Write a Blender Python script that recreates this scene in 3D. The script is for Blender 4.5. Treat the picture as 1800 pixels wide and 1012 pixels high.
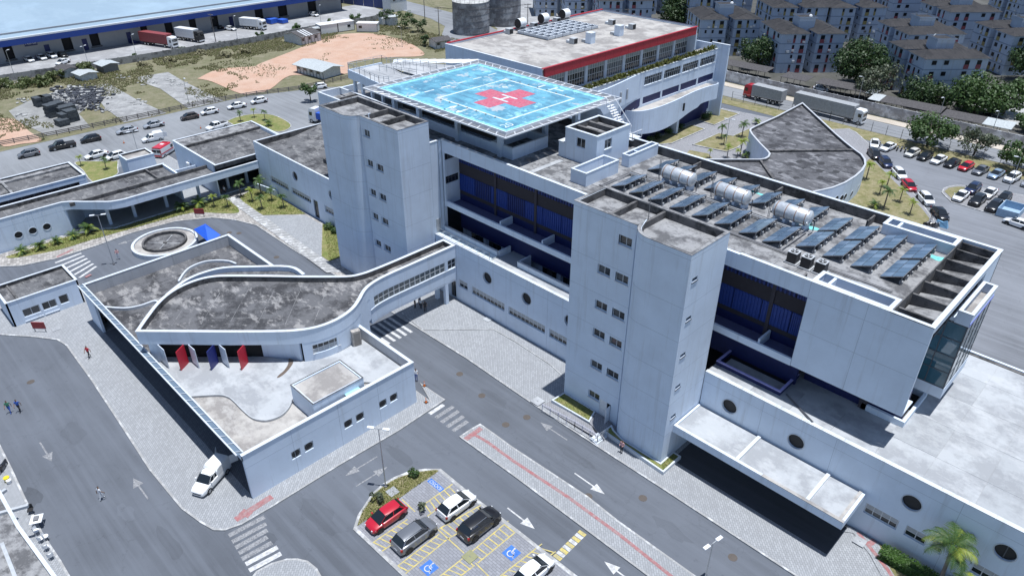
import bpy, bmesh, math, random
from mathutils import Vector, Matrix
random.seed(7)
RAD = math.radians
scene = bpy.context.scene
for o in list(bpy.data.objects): bpy.data.objects.remove(o)
COL = scene.collection

# ------------------------------------------------------------------ camera
CAM_H = 54.0
FOC, PITCH, ROLL, YAW = 1267.919, RAD(31.63456), RAD(-0.18723), RAD(134.80704)
_fw = Vector((math.cos(YAW)*math.cos(PITCH), math.sin(YAW)*math.cos(PITCH), -math.sin(PITCH)))
_rt = Vector((math.sin(YAW), -math.cos(YAW), 0))
_dn = _fw.cross(_rt)
_r = _rt*math.cos(ROLL) + _dn*math.sin(ROLL)
_d = -_rt*math.sin(ROLL) + _dn*math.cos(ROLL)
CPOS = Vector((0, 0, CAM_H))
cd = bpy.data.cameras.new('camera'); cam = bpy.data.objects.new('camera', cd); COL.objects.link(cam)
cam.matrix_world = Matrix(((_r.x, -_d.x, -_fw.x, 0), (_r.y, -_d.y, -_fw.y, 0), (_r.z, -_d.z, -_fw.z, CAM_H), (0, 0, 0, 1)))
cd.lens = 36.0*FOC/1800.0; cd.sensor_width = 36.0; cd.clip_start = 0.5; cd.clip_end = 3000
scene.camera = cam

# ------------------------------------------------------------------ sky, sun, exposure
SUN_DIR = Vector((0.103, 0.045, 1.0)).normalized()       # towards the sun: almost overhead
w = bpy.data.worlds.new('World'); scene.world = w; w.use_nodes = True
nt = w.node_tree; nt.nodes.clear()
_o = nt.nodes.new('ShaderNodeOutputWorld'); _b = nt.nodes.new('ShaderNodeBackground'); _s = nt.nodes.new('ShaderNodeTexSky')
_s.sky_type = 'NISHITA'; _s.sun_disc = False
_s.sun_elevation = math.asin(SUN_DIR.z); _s.sun_rotation = math.atan2(SUN_DIR.x, SUN_DIR.y)
_s.air_density = 1.0; _s.dust_density = 0.4; _s.ozone_density = 2.0
_b.inputs['Strength'].default_value = 0.1
nt.links.new(_s.outputs[0], _b.inputs[0]); nt.links.new(_b.outputs[0], _o.inputs[0])
ld = bpy.data.lights.new('sun', 'SUN'); ld.energy = 5.0; ld.angle = RAD(0.53); ld.color = (0.97, 0.985, 1.0)
sun = bpy.data.objects.new('sun', ld); COL.objects.link(sun)
sun.rotation_euler = (-SUN_DIR).to_track_quat('-Z', 'Y').to_euler(); sun.location = (0, 0, 200)
vs = scene.view_settings
scene.display_settings.display_device = 'sRGB'
vs.view_transform = 'Standard'; vs.look = 'None'; vs.exposure = 0.15; vs.gamma = 1.0; vs.use_curve_mapping = False

# ------------------------------------------------------------------ survey helper: a sighting (u, v) cut with a level plane
def _ray(x, y): return _r*((x-900)/FOC) + _d*((y-506)/FOC) + _fw
def G(x, y, z=0.0):
    d = _ray(x, y); t = (z-CAM_H)/d.z; p = CPOS + d*t
    return (p.x, p.y)
def GV(x, y, z=0.0): p = G(x, y, z); return Vector((p[0], p[1], z))

# ------------------------------------------------------------------ materials
MATS = {}
def _new(name):
    m = bpy.data.materials.new(name); m.use_nodes = True
    n = m.node_tree.nodes; b = n['Principled BSDF']; return m, n, m.node_tree.links, b
def mix_rgb(n, l, fac, a, b, mode='MIX'):
    x = n.new('ShaderNodeMix'); x.data_type = 'RGBA'; x.blend_type = mode
    for k, v in ((0, fac), (6, a), (7, b)):
        if hasattr(v, 'links') or hasattr(v, 'is_output'): l.new(v, x.inputs[k])
        else: x.inputs[k].default_value = v if k == 0 else (*v[:3], 1)
    return x.outputs[2]
def noise(n, l, co, scale, detail=4, rough=.6, w=None):
    x = n.new('ShaderNodeTexNoise'); x.inputs['Scale'].default_value = scale
    x.inputs['Detail'].default_value = detail; x.inputs['Roughness'].default_value = rough
    if co is not None: l.new(co, x.inputs['Vector'])
    return x.outputs[0]
def ramp(n, l, src, stops):
    r = n.new('ShaderNodeValToRGB'); cr = r.color_ramp
    while len(cr.elements) < len(stops): cr.elements.new(0.5)
    for e, (p, c) in zip(cr.elements, stops):
        e.position = p; e.color = (c, c, c, 1) if not hasattr(c, '__len__') else (*c, 1)
    l.new(src, r.inputs[0]); return r.outputs[0]
def pos(n, l, scale=(1, 1, 1), rot=0.0, obj=False):
    if obj:
        g = n.new('ShaderNodeTexCoord').outputs['Object']
    else: g = n.new('ShaderNodeNewGeometry').outputs['Position']
    mp = n.new('ShaderNodeMapping'); l.new(g, mp.inputs[0])
    mp.inputs['Scale'].default_value = scale; mp.inputs['Rotation'].default_value = (0, 0, rot)
    return mp.outputs[0]
def bump(n, l, b, h, strength=.3, dist=.05):
    x = n.new('ShaderNodeBump'); x.inputs['Strength'].default_value = strength; x.inputs['Distance'].default_value = dist
    l.new(h, x.inputs['Height']); l.new(x.outputs[0], b.inputs['Normal'])

def plain(name, col, rough=.6, metal=0, var=.12, scale=3.0, spec=None, coat=0):
    """paint-like surface with a little tonal variation"""
    if name in MATS: return MATS[name]
    m, n, l, b = _new(name)
    v = noise(n, l, pos(n, l, obj=True), scale, 3)
    f = ramp(n, l, v, [(.3, 1-var), (.7, 1+var*.6)])
    c = mix_rgb(n, l, 1.0, col, f, 'MULTIPLY')
    l.new(c, b.inputs['Base Color']); b.inputs['Roughness'].default_value = rough; b.inputs['Metallic'].default_value = metal
    if spec is not None: b.inputs['Specular IOR Level'].default_value = spec
    if coat: b.inputs['Coat Weight'].default_value = coat; b.inputs['Coat Roughness'].default_value = .05
    MATS[name] = m; return m

def white_wall(name='white_wall', col=(.66, .75, .87), stain=.35, streak=True):
    """painted render: faint blotches, rain streaks of its own shape, fine relief"""
    if name in MATS: return MATS[name]
    m, n, l, b = _new(name)
    p = pos(n, l)
    v1 = noise(n, l, p, .35, 5, .6)
    c = mix_rgb(n, l, ramp(n, l, v1, [(.35, 0), (.75, 1)]), col, tuple(x*.88 for x in col))
    v2 = noise(n, l, pos(n, l, (1.6, 1.6, .09)), 1.0, 6, .7)
    s = ramp(n, l, v2, [(.53, 0), (.75, stain)])
    if streak: c = mix_rgb(n, l, s, c, (.33, .34, .35))
    l.new(c, b.inputs['Base Color']); b.inputs['Roughness'].default_value = .75
    bump(n, l, b, noise(n, l, p, 9, 3), .12, .02)
    MATS[name] = m; return m

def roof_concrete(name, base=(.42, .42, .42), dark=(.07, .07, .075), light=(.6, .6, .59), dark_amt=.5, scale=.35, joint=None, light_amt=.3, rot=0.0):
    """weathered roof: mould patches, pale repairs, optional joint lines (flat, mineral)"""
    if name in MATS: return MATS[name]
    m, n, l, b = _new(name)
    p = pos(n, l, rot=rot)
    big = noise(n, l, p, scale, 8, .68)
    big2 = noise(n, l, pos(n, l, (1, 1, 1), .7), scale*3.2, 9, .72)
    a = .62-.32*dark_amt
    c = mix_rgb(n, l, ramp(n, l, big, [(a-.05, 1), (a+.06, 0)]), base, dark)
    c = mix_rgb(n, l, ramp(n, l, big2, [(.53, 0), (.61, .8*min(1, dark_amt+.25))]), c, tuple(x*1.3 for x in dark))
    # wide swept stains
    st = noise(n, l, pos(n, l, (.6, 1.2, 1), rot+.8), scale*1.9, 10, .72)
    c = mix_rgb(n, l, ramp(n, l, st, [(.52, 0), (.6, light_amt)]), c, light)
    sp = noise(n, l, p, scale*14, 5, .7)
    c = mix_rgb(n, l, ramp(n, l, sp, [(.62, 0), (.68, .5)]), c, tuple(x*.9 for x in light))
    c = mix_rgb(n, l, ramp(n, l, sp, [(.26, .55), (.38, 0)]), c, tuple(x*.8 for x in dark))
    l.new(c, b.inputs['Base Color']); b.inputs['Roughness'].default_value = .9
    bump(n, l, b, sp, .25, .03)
    MATS[name] = m; return m

def asphalt(name='asphalt', col=(.093, .103, .122)):
    if name in MATS: return MATS[name]
    m, n, l, b = _new(name)
    p = pos(n, l)
    v = noise(n, l, p, .06, 6, .6); v2 = noise(n, l, p, 1.1, 6, .7); v3 = noise(n, l, p, 28, 2)
    c = mix_rgb(n, l, ramp(n, l, v, [(.35, 0), (.68, 1)]), tuple(x*.74 for x in col), tuple(x*1.26 for x in col))
    tr = noise(n, l, pos(n, l, (.05, 1.1, 1)), 1.0, 5, .6)          # worn wheel tracks along the road
    c = mix_rgb(n, l, ramp(n, l, tr, [(.42, 0), (.62, .55)]), c, tuple(x*1.4 for x in col))
    c = mix_rgb(n, l, ramp(n, l, v2, [(.6, 0), (.72, .55)]), c, tuple(x*.55 for x in col))
    c = mix_rgb(n, l, ramp(n, l, v3, [(.3, 0), (.7, .3)]), c, tuple(x*1.5 for x in col))
    # hairline cracks
    vo = n.new('ShaderNodeTexVoronoi'); vo.feature = 'DISTANCE_TO_EDGE'; vo.inputs['Scale'].default_value = .09
    wp = n.new('ShaderNodeMix'); wp.data_type = 'VECTOR'; wp.inputs[0].default_value = .12
    nn = n.new('ShaderNodeTexNoise'); nn.inputs['Scale'].default_value = .5; nn.inputs['Detail'].default_value = 6
    l.new(p, nn.inputs['Vector']); sc = n.new('ShaderNodeVectorMath'); sc.operation = 'SCALE'; sc.inputs['Scale'].default_value = 30
    l.new(nn.outputs[1], sc.inputs[0]); l.new(p, wp.inputs[4]); l.new(sc.outputs[0], wp.inputs[5]); l.new(wp.outputs[1], vo.inputs['Vector'])
    c = mix_rgb(n, l, ramp(n, l, vo.outputs['Distance'], [(.0, .22), (.004, 0)]), c, tuple(x*.4 for x in col))
    l.new(c, b.inputs['Base Color']); b.inputs['Roughness'].default_value = .88
    bump(n, l, b, v3, .3, .01)
    MATS[name] = m; return m

def pavers(name, col=(.33, .33, .335), size=(.55, .28), rot=0.0, var=.13, joint=.62):
    """interlocking block paving, each block a few pixels at most"""
    if name in MATS: return MATS[name]
    m, n, l, b = _new(name)
    p = pos(n, l, rot=rot)
    t = n.new('ShaderNodeTexBrick'); l.new(p, t.inputs['Vector']); t.inputs['Scale'].default_value = 1.0
    t.inputs['Brick Width'].default_value = size[0]; t.inputs['Row Height'].default_value = size[1]
    t.inputs['Mortar Size'].default_value = .022; t.inputs['Color1'].default_value = (*[x*(1-var) for x in col], 1)
    t.inputs['Color2'].default_value = (*[x*(1+var) for x in col], 1); t.inputs['Mortar'].default_value = (*[x*joint for x in col], 1)
    v = noise(n, l, p, .25, 6, .65); v2 = noise(n, l, p, 1.7, 6, .7)
    c = mix_rgb(n, l, ramp(n, l, v, [(.35, 0), (.7, .45)]), t.outputs[0], tuple(x*.72 for x in col))
    c = mix_rgb(n, l, ramp(n, l, v2, [(.58, 0), (.75, .4)]), c, tuple(min(1, x*1.22) for x in col))
    l.new(c, b.inputs['Base Color']); b.inputs['Roughness'].default_value = .85
    bump(n, l, b, t.outputs[1], -.3, .01)
    MATS[name] = m; return m

def soil(name, cols, scale=.25, rough=.95, bs=.4):
    """earth / grass ground: list of (threshold, colour)"""
    if name in MATS: return MATS[name]
    m, n, l, b = _new(name)
    p = pos(n, l)
    c = cols[0]
    for i, k in enumerate(cols[1:]):
        v = noise(n, l, pos(n, l, (1, 1, 1), i*.9+.3), scale*(1.9**i), 8, .68)
        c = mix_rgb(n, l, ramp(n, l, v, [(.42, 0), (.62, .9)]), c, k)
    f = noise(n, l, p, 4.5, 4, .7)
    c = mix_rgb(n, l, ramp(n, l, f, [(.35, .4), (.6, 0)]), c, tuple(x*.45 for x in cols[0]))
    l.new(c, b.inputs['Base Color']); b.inputs['Roughness'].default_value = rough
    bump(n, l, b, f, bs, .08)
    MATS[name] = m; return m

def glass(name='dark_glass', col=(.02, .025, .03), rough=.08, spec=.6):
    if name in MATS: return MATS[name]
    m, n, l, b = _new(name)
    b.inputs['Base Color'].default_value = (*col, 1); b.inputs['Roughness'].default_value = rough; b.inputs['Specular IOR Level'].default_value = spec
    MATS[name] = m; return m

def foliage(name, c1, c2, c3, scale=.8):
    if name in MATS: return MATS[name]
    m, n, l, b = _new(name)
    p = pos(n, l)
    v = noise(n, l, p, scale, 3); v2 = noise(n, l, p, scale*6, 2)
    c = mix_rgb(n, l, ramp(n, l, v, [(.35, 0), (.65, 1)]), c1, c2)
    c = mix_rgb(n, l, ramp(n, l, v2, [(.5, 0), (.75, .8)]), c, c3)
    l.new(c, b.inputs['Base Color']); b.inputs['Roughness'].default_value = .55
    tr = n.new('ShaderNodeBsdfTranslucent'); l.new(c, tr.inputs[0])
    ms = n.new('ShaderNodeMixShader'); ms.inputs[0].default_value = .25
    l.new(b.outputs[0], ms.inputs[1]); l.new(tr.outputs[0], ms.inputs[2]); l.new(ms.outputs[0], n['Material Output'].inputs[0])
    MATS[name] = m; return m

# ------------------------------------------------------------------ mesh builder
class MB:
    def __init__(s): s.v = []; s.f = []
    def add(s, vs, fs):
        k = len(s.v); s.v += [tuple(p) for p in vs]; s.f += [tuple(i+k for i in f) for f in fs]; return s
    def box(s, x0, y0, z0, x1, y1, z1):
        return s.add([(x0,y0,z0),(x1,y0,z0),(x1,y1,z0),(x0,y1,z0),(x0,y0,z1),(x1,y0,z1),(x1,y1,z1),(x0,y1,z1)],
                     [(0,3,2,1),(4,5,6,7),(0,1,5,4),(1,2,6,5),(2,3,7,6),(3,0,4,7)])
    def obox(s, c, ux, hx, hy, z0, z1):
        """box turned in plan: centre c, unit axis ux, half sizes"""
        u = Vector((ux[0], ux[1])).normalized(); w = Vector((-u.y, u.x)); c = Vector((c[0], c[1]))
        q = [c-u*hx-w*hy, c+u*hx-w*hy, c+u*hx+w*hy, c-u*hx+w*hy]
        return s.add([(p.x,p.y,z0) for p in q]+[(p.x,p.y,z1) for p in q], [(0,3,2,1),(4,5,6,7),(0,1,5,4),(1,2,6,5),(2,3,7,6),(3,0,4,7)])
    def prism(s, poly, z0, z1, bottom=True):
        n = len(poly); k = len(s.v)
        s.v += [(p[0],p[1],z0) for p in poly]+[(p[0],p[1],z1) for p in poly]
        s.f += [(k+i, k+(i+1)%n, k+n+(i+1)%n, k+n+i) for i in range(n)]
        s.sheet(poly, z1)
        if bottom: s.sheet(poly, z0)
        return s
    def sheet(s, poly, z):
        from mathutils.geometry import tessellate_polygon
        tri = tessellate_polygon([[Vector((p[0], p[1], 0)) for p in poly]])
        return s.add([(p[0], p[1], z) for p in poly], [tuple(t) for t in tri])
    def ring(s, poly, wd, z0, z1, closed=True):
        """upstand of width wd that follows the outline on its inside"""
        inn = offset(poly, wd, closed); n = len(poly); k = len(s.v)
        for q, z in ((poly, z0), (poly, z1), (inn, z1), (inn, z0)): s.v += [(p[0], p[1], z) for p in q]
        for i in range(n if closed else n-1):
            j = (i+1) % n
            for a in range(4):
                b = (a+1) % 4; s.f.append((k+a*n+i, k+a*n+j, k+b*n+j, k+b*n+i))
        if not closed:
            s.f.append((k, k+n, k+2*n, k+3*n)); s.f.append((k+n-1, k+2*n-1, k+3*n-1, k+4*n-1))
        return s
    def tube(s, pts, r, n=8, cap=True, r1=None):
        pts = [Vector(p) for p in pts]; k = len(s.v); m = len(pts)
        for i, p in enumerate(pts):
            d = (pts[min(i+1, m-1)]-pts[max(i-1, 0)]).normalized()
            a = d.orthogonal().normalized() if abs(d.z) > .99 else d.cross(Vector((0,0,1))).normalized()
            b = d.cross(a); rr = r if r1 is None else r+(r1-r)*i/(m-1)
            s.v += [tuple(p+(a*math.cos(2*math.pi*j/n)+b*math.sin(2*math.pi*j/n))*rr) for j in range(n)]
        for i in range(m-1):
            s.f += [(k+i*n+j, k+i*n+(j+1)%n, k+(i+1)*n+(j+1)%n, k+(i+1)*n+j) for j in range(n)]
        if cap: s.f.append(tuple(k+j for j in range(n))); s.f.append(tuple(k+(m-1)*n+j for j in range(n)))
        return s
    def cyl(s, c, r, z0, z1, n=16, r1=None):
        r1 = r if r1 is None else r1; k = len(s.v)
        s.v += [(c[0]+r*math.cos(2*math.pi*j/n), c[1]+r*math.sin(2*math.pi*j/n), z0) for j in range(n)]
        s.v += [(c[0]+r1*math.cos(2*math.pi*j/n), c[1]+r1*math.sin(2*math.pi*j/n), z1) for j in range(n)]
        s.f += [(k+j, k+(j+1)%n, k+n+(j+1)%n, k+n+j) for j in range(n)]
        s.f.append(tuple(k+j for j in range(n))); s.f.append(tuple(k+n+j for j in range(n))); return s
    def bar(s, a, b, w, h=None):
        """square bar between two points"""
        return s.tube([a, b], w*.7071, 4)
    def wall(s, path, z0, z1, th, holes=(), circles=(), closed=False):
        """upright wall along a plan path (outside on the right hand), with real openings.
        holes: (u0,u1,v0,v1) along the path and in height; circles: (u, v, r)"""
        P = [Vector((p[0], p[1])) for p in path]
        if closed: P = P+[P[0]]
        L = [0.0]
        for a, b in zip(P, P[1:]): L.append(L[-1]+(b-a).length)
        nrm = []
        for i in range(len(P)):
            ds = []
            if i > 0: ds.append((P[i]-P[i-1]).normalized())
            elif closed: ds.append((P[-1]-P[-2]).normalized())
            if i < len(P)-1: ds.append((P[i+1]-P[i]).normalized())
            elif closed: ds.append((P[1]-P[0]).normalized())
            ns = [Vector((-d.y, d.x)) for d in ds]; q = sum(ns, Vector((0, 0))).normalized()
            nrm.append(q/max(.3, q.dot(ns[0])))
        def at(u, t):
            i = 0
            while i < len(L)-2 and u > L[i+1]+1e-6: i += 1
            k = (u-L[i])/(L[i+1]-L[i]); k = min(1, max(0, k))
            return P[i].lerp(P[i+1], k)+nrm[i].lerp(nrm[i+1], k)*t
        us = set(L); vs_ = {z0, z1}
        for h in holes: us |= {h[0], h[1]}; vs_ |= {max(h[2], z0), min(h[3], z1)}
        for c in circles: us |= {c[0]-c[2]*1.15, c[0]+c[2]*1.15}; vs_ |= {c[1]-c[2]*1.15, c[1]+c[2]*1.15}
        us = sorted(u for u in us if -1e-6 <= u <= L[-1]+1e-6); vs_ = sorted(vs_)
        us = [us[0]]+[b for a, b in zip(us, us[1:]) if b-a > 1e-4]
        nu, nv = len(us)-1, len(vs_)-1
        def kind(i, j):
            if i < 0 or j < 0 or i >= nu or j >= nv: return 0
            um = (us[i]+us[i+1])/2; vm = (vs_[j]+vs_[j+1])/2
            for h in holes:
                if h[0] < um < h[1] and h[2] < vm < h[3]: return 0
            for c in circles:
                if abs(um-c[0]) < c[2]*1.14 and abs(vm-c[1]) < c[2]*1.14: return 2
            return 1
        def q(u, v, t): p = at(u, t); return (p.x, p.y, v)
        K = [[kind(i, j) for j in range(nv)] for i in range(nu)]
        gk = lambda i, j: K[i][j] if 0 <= i < nu and 0 <= j < nv else 0
        for i in range(nu):
            for j in range(nv):
                if K[i][j] != 1: continue
                a, b, c, d = us[i], us[i+1], vs_[j], vs_[j+1]
                for t in (0, th): s.add([q(a,c,t), q(b,c,t), q(b,d,t), q(a,d,t)], [(0,1,2,3)])
                if closed and i == 0: pass
                elif not gk(i-1, j): s.add([q(a,c,0), q(a,d,0), q(a,d,th), q(a,c,th)], [(0,1,2,3)])
                if closed and i == nu-1: pass
                elif not gk(i+1, j): s.add([q(b,c,0), q(b,d,0), q(b,d,th), q(b,c,th)], [(0,1,2,3)])
                if not gk(i, j-1): s.add([q(a,c,0), q(b,c,0), q(b,c,th), q(a,c,th)], [(0,1,2,3)])
                if not gk(i, j+1): s.add([q(a,d,0), q(b,d,0), q(b,d,th), q(a,d,th)], [(0,1,2,3)])
        for (u, v, r) in circles:
            n = 24; R = r*1.15
            cs = [(math.cos(2*math.pi*k/n), math.sin(2*math.pi*k/n)) for k in range(n)]
            sq = [(x/max(abs(x), abs(y)), y/max(abs(x), abs(y))) for x, y in cs]
            # keep the square's corners on the outline
            sq = [(round(x) if abs(abs(x)-abs(y)) < .3 and abs(x) > .9 and abs(y) > .9 else x, round(y) if abs(x) > .9 and abs(y) > .9 else y) for x, y in sq]
            for t in (0, th):
                k0 = len(s.v); s.v += [q(u+x*r, v+y*r, t) for x, y in cs]+[q(u+x*R, v+y*R, t) for x, y in sq]
                s.f += [(k0+k, k0+(k+1)%n, k0+n+(k+1)%n, k0+n+k) for k in range(n)]
            k0 = len(s.v); s.v += [q(u+x*r, v+y*r, 0) for x, y in cs]+[q(u+x*r, v+y*r, th) for x, y in cs]
            s.f += [(k0+k, k0+(k+1)%n, k0+n+(k+1)%n, k0+n+k) for k in range(n)]
        return s
    def mesh(s, name, off=(0, 0, 0)):
        me = bpy.data.meshes.new(name)
        me.from_pydata([(a-off[0], b-off[1], c-off[2]) for a, b, c in s.v] if off != (0, 0, 0) else s.v, [], s.f); me.update(); return me
    def build(s, name, mat, parent=None, label=None, smooth=False, kind=None):
        off = (0, 0, 0)
        if parent is not None: off = tuple(wloc(parent))
        me = s.mesh(name, off); o = bpy.data.objects.new(name, me); COL.objects.link(o)
        if mat is not None: me.materials.append(mat)
        if parent is not None: o.parent = parent
        if smooth:
            for p in me.polygons: p.use_smooth = True
        if label: o['label'] = label
        if kind: o['kind'] = kind
        return o
def wloc(o):
    p = Vector((0, 0, 0))
    while o is not None: p += Vector(o.location); o = o.parent
    return p
def offset(poly, d, closed=True):
    """shift an outline towards its left-hand side by d"""
    P = [Vector((p[0], p[1])) for p in poly]; n = len(P); out = []
    for i in range(n):
        a = P[i-1] if (closed or i > 0) else None; c = P[(i+1) % n] if (closed or i < n-1) else None
        ns = []
        if a is not None and (P[i]-a).length > 1e-6: e = (P[i]-a).normalized(); ns.append(Vector((-e.y, e.x)))
        if c is not None and (c-P[i]).length > 1e-6: e = (c-P[i]).normalized(); ns.append(Vector((-e.y, e.x)))
        q = sum(ns, Vector((0, 0))).normalized(); out.append(P[i]+q*(d/max(.35, q.dot(ns[0]))))
    return [(p.x, p.y) for p in out]
def ccw(poly):
    a = sum(p[0]*q[1]-q[0]*p[1] for p, q in zip(poly, poly[1:]+poly[:1]))
    return list(poly) if a > 0 else list(reversed(poly))
def smoothpath(pts, n=4):
    """Catmull-Rom through plan points"""
    P = [Vector((p[0], p[1])) for p in pts]; out = []
    for i in range(len(P)-1):
        a, b, c, d = P[max(i-1, 0)], P[i], P[i+1], P[min(i+2, len(P)-1)]
        for k in range(n):
            t = k/n
            out.append(.5*((2*b)+(c-a)*t+(2*a-5*b+4*c-d)*t*t+(3*b-a-3*c+d)*t**3))
    out.append(P[-1]); return [(p.x, p.y) for p in out]
def arc(cx, cy, r, a0, a1, n=10):
    return [(cx+r*math.cos(RAD(a0+(a1-a0)*i/n)), cy+r*math.sin(RAD(a0+(a1-a0)*i/n))) for i in range(n+1)]

def thing(name, label, cat, loc=(0, 0, 0), group=None, rotz=0.0, kind=None):
    o = bpy.data.objects.new(name, None); COL.objects.link(o); o.location = loc; o.rotation_euler = (0, 0, rotz)
    o.empty_display_size = .3; o['label'] = label; o['category'] = cat
    if group: o['group'] = group
    if kind: o['kind'] = kind
    return o
def tag(o, label, cat, group=None):
    o['label'] = label; o['category'] = cat
    if group: o['group'] = group
    return o
def struct(o): o['kind'] = 'structure'; return o
_KIDS = {}
def copy_tree(o, loc=None, rotz=None, label=None, parent=None, scale=None, group=None):
    c = o.copy(); COL.objects.link(c); c.parent = parent
    if loc is not None: c.location = loc
    if rotz is not None: c.rotation_euler = (0, 0, rotz)
    if scale is not None: c.scale = scale if hasattr(scale, '__len__') else (scale,)*3
    if label: c['label'] = label
    if group: c['group'] = group
    if o.name not in _KIDS: _KIDS[o.name] = list(o.children)
    for ch in _KIDS[o.name]: copy_tree(ch, parent=c)
    return c
def place(me, name, parent, loc, rotz=0.0, scale=None):
    """another object on shared mesh data"""
    o = bpy.data.objects.new(name, me); COL.objects.link(o); o.parent = parent; o.location = loc; o.rotation_euler = (0, 0, rotz)
    if scale: o.scale = scale
    return o
# ================================================================== ground, roads, pavements
M_ASPH = asphalt()
M_ASPH2 = asphalt('asphalt_street', (.18, .188, .2))
M_PAVE = pavers('block_paving', (.31, .32, .335), (.42, .21), .8)
M_PAVE2 = pavers('block_paving_dark', (.27, .27, .285), (.42, .21), .8)
M_PARK = pavers('block_paving_bay', (.25, .255, .28), (.5, .25), .0)
M_COBBLE = pavers('cobble_paving', (.34, .32, .30), (.5, .4), .3, .4)
M_KERB = roof_concrete('kerb_concrete', (.56, .565, .57), (.3, .3, .3), (.66, .66, .65), .15, .8)
M_CONC = roof_concrete('yard_concrete', (.38, .385, .39), (.27, .27, .275), (.46, .46, .46), .2, .12)
M_GRASS = soil('lawn_grass', [(.13, .165, .04), (.21, .215, .07), (.165, .19, .05), (.27, .235, .105)], .22)
M_DRY = soil('dry_lawn', [(.17, .16, .065), (.25, .215, .11), (.15, .155, .055), (.29, .25, .15)], .2)
M_WILD = soil('wild_ground', [(.15, .145, .075), (.2, .175, .105), (.1, .115, .045), (.27, .24, .175), (.125, .13, .06), (.21, .19, .12)], .06)
M_DIRT = soil('red_earth', [(.5, .31, .22), (.44, .27, .19), (.55, .4, .31), (.5, .34, .26)], .09, bs=.25)
M_RUBBLE = soil('rubble_slab', [(.34, .34, .34), (.26, .26, .26), (.42, .42, .41), (.2, .2, .2)], .12)
M_CONDO_G = soil('estate_ground', [(.085, .082, .075), (.13, .125, .115), (.06, .062, .05)], .1)  # ground tones lowered to stand in for cloud shade over the estate
M_PAINT = soil('road_paint', [(.66, .66, .65), (.56, .56, .56), (.34, .34, .35)], 1.3)
M_PAINT_W = soil('road_paint_worn', [(.17, .178, .195), (.33, .33, .34), (.12, .125, .14), (.38, .38, .385)], 1.9)
M_YEL = soil('yellow_paint', [(.62, .5, .14), (.5, .42, .17), (.36, .33, .22)], .9)
M_REDTILE = soil('red_tactile_tile', [(.36, .14, .145), (.3, .16, .16), (.32, .25, .25)], 1.3)
M_BLUEP = plain('blue_paint', (.045, .16, .52), .7, var=.25)
M_COVER = plain('iron_cover', (.09, .075, .065), .7)

def sheet(name, poly, z, mat, parent=None):
    o = MB().sheet(ccw(poly), z).build(name, mat, parent)
    return struct(o) if parent is None else o
def gp(pts, z=0.0): return [G(x, y, z) for x, y in pts]
def pavement(name, poly, mat, h=.12, kw=.2, z0=-.03):
    poly = ccw(poly)
    o = MB().prism(offset(poly, kw), z0, h, False).build(name, mat); struct(o)
    MB().ring(poly, kw, z0, h+.012).build('kerb', M_KERB, o)
    return o

ground = sheet('ground', [(-900, -500), (500, -500), (500, 900), (-900, 900)], -.06, M_WILD)
road = sheet('road', [(-173, -60), (60, -60), (60, 159.6), (-88, 159.6), (-100, 152), (-120, 150), (-150, 118), (-166, 98), (-173, 80)], 0.0, M_ASPH)
yard = sheet('warehouse_yard', [(-252, -40), (-228, -40), (-226, 72), (-224, 109), (-224.5, 152), (-232, 168), (-254, 172)], .0, M_CONC)
street = sheet('street', [(-254, 176), (-232, 174.5), (-213, 172.5), (-200, 168), (-187, 155), (-176, 153), (-168, 160), (-182, 176), (-200, 184), (-256, 188)], .004, M_ASPH2)
sheet('street', [(-172.8, -50), (-147.5, -50), (-147.5, 52), (-140, 66), (-128, 80), (-120, 100), (-120, 148), (-150, 117.5), (-165.8, 97.6), (-172.8, 79.8)], .004, M_ASPH2)
sheet('car_park', [(-24, 92), (59, 92), (59, 159), (-58, 159), (-46, 152), (-30, 134)], .004, asphalt('asphalt_car_park', (.15, .158, .175)))
street2 = sheet('street', [(-160, 166), (40, 164.5), (40, 172.6), (-160, 173.5)], .0, M_ASPH2)
sheet('verge', [(-160, 173.7), (40, 172.8), (40, 176.2), (-160, 176.6)], .01, soil('pale_verge', [(.5, .43, .35), (.42, .38, .32), (.55, .5, .44)], .1))
sheet('tank_yard', [(-175, 160), (-184, 178), (-200, 186), (-330, 250), (-260, 330), (-165, 230), (-150, 176)], -.02, M_CONC)
sheet('estate_ground', [(-160, 177), (60, 177), (60, 420), (-240, 420), (-165, 230)], -.01, M_CONDO_G)
sheet('estate_road', gp([(1600, 150), (1690, 175), (1800, 225), (1900, 250), (1900, 190), (1760, 160), (1690, 140)]), .01, soil('pale_road', [(.4, .4, .39), (.33, .33, .33), (.47, .47, .46)], .1))
sheet('grass_strip', [(-88, 159.8), (40, 157.2), (40, 162.6), (-62, 165.4), (-88, 163)], .02, M_DRY)
T1 = lambda *q: [(x/3.893, y/3.893) for x, y in q]
T2 = lambda *q: [(450+x/3.893, y/3.893) for x, y in q]
sheet('concrete_slab', gp(T1((610, 595), (745, 572), (930, 680), (1140, 775), (850, 840), (720, 740), (640, 640))), .03, M_RUBBLE)
sheet('concrete_slab', gp(T1((935, 530), (1150, 495), (1260, 560), (1530, 690), (1290, 745), (1100, 610), (960, 560))), .03, M_RUBBLE)
sheet('gravel_patch', gp(T1((60, 760), (200, 690), (560, 600), (640, 700), (540, 780), (620, 870), (330, 930), (120, 830))), .015, soil('grey_gravel', [(.33, .33, .32), (.26, .26, .25), (.2, .2, .2)], .2))
sheet('red_earth_lot', smoothpath(gp(T1((1350, 540), (1500, 475), (1752, 455))+T2((20, 440), (300, 330), (420, 270), (600, 235), (800, 232), (1000, 275), (1130, 345), (1130, 385), (900, 395), (640, 430), (640, 500), (420, 520), (230, 520), (100, 610), (0, 640))+T1((1640, 640), (1450, 560), (1350, 540)))), .03, M_DIRT)
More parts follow.
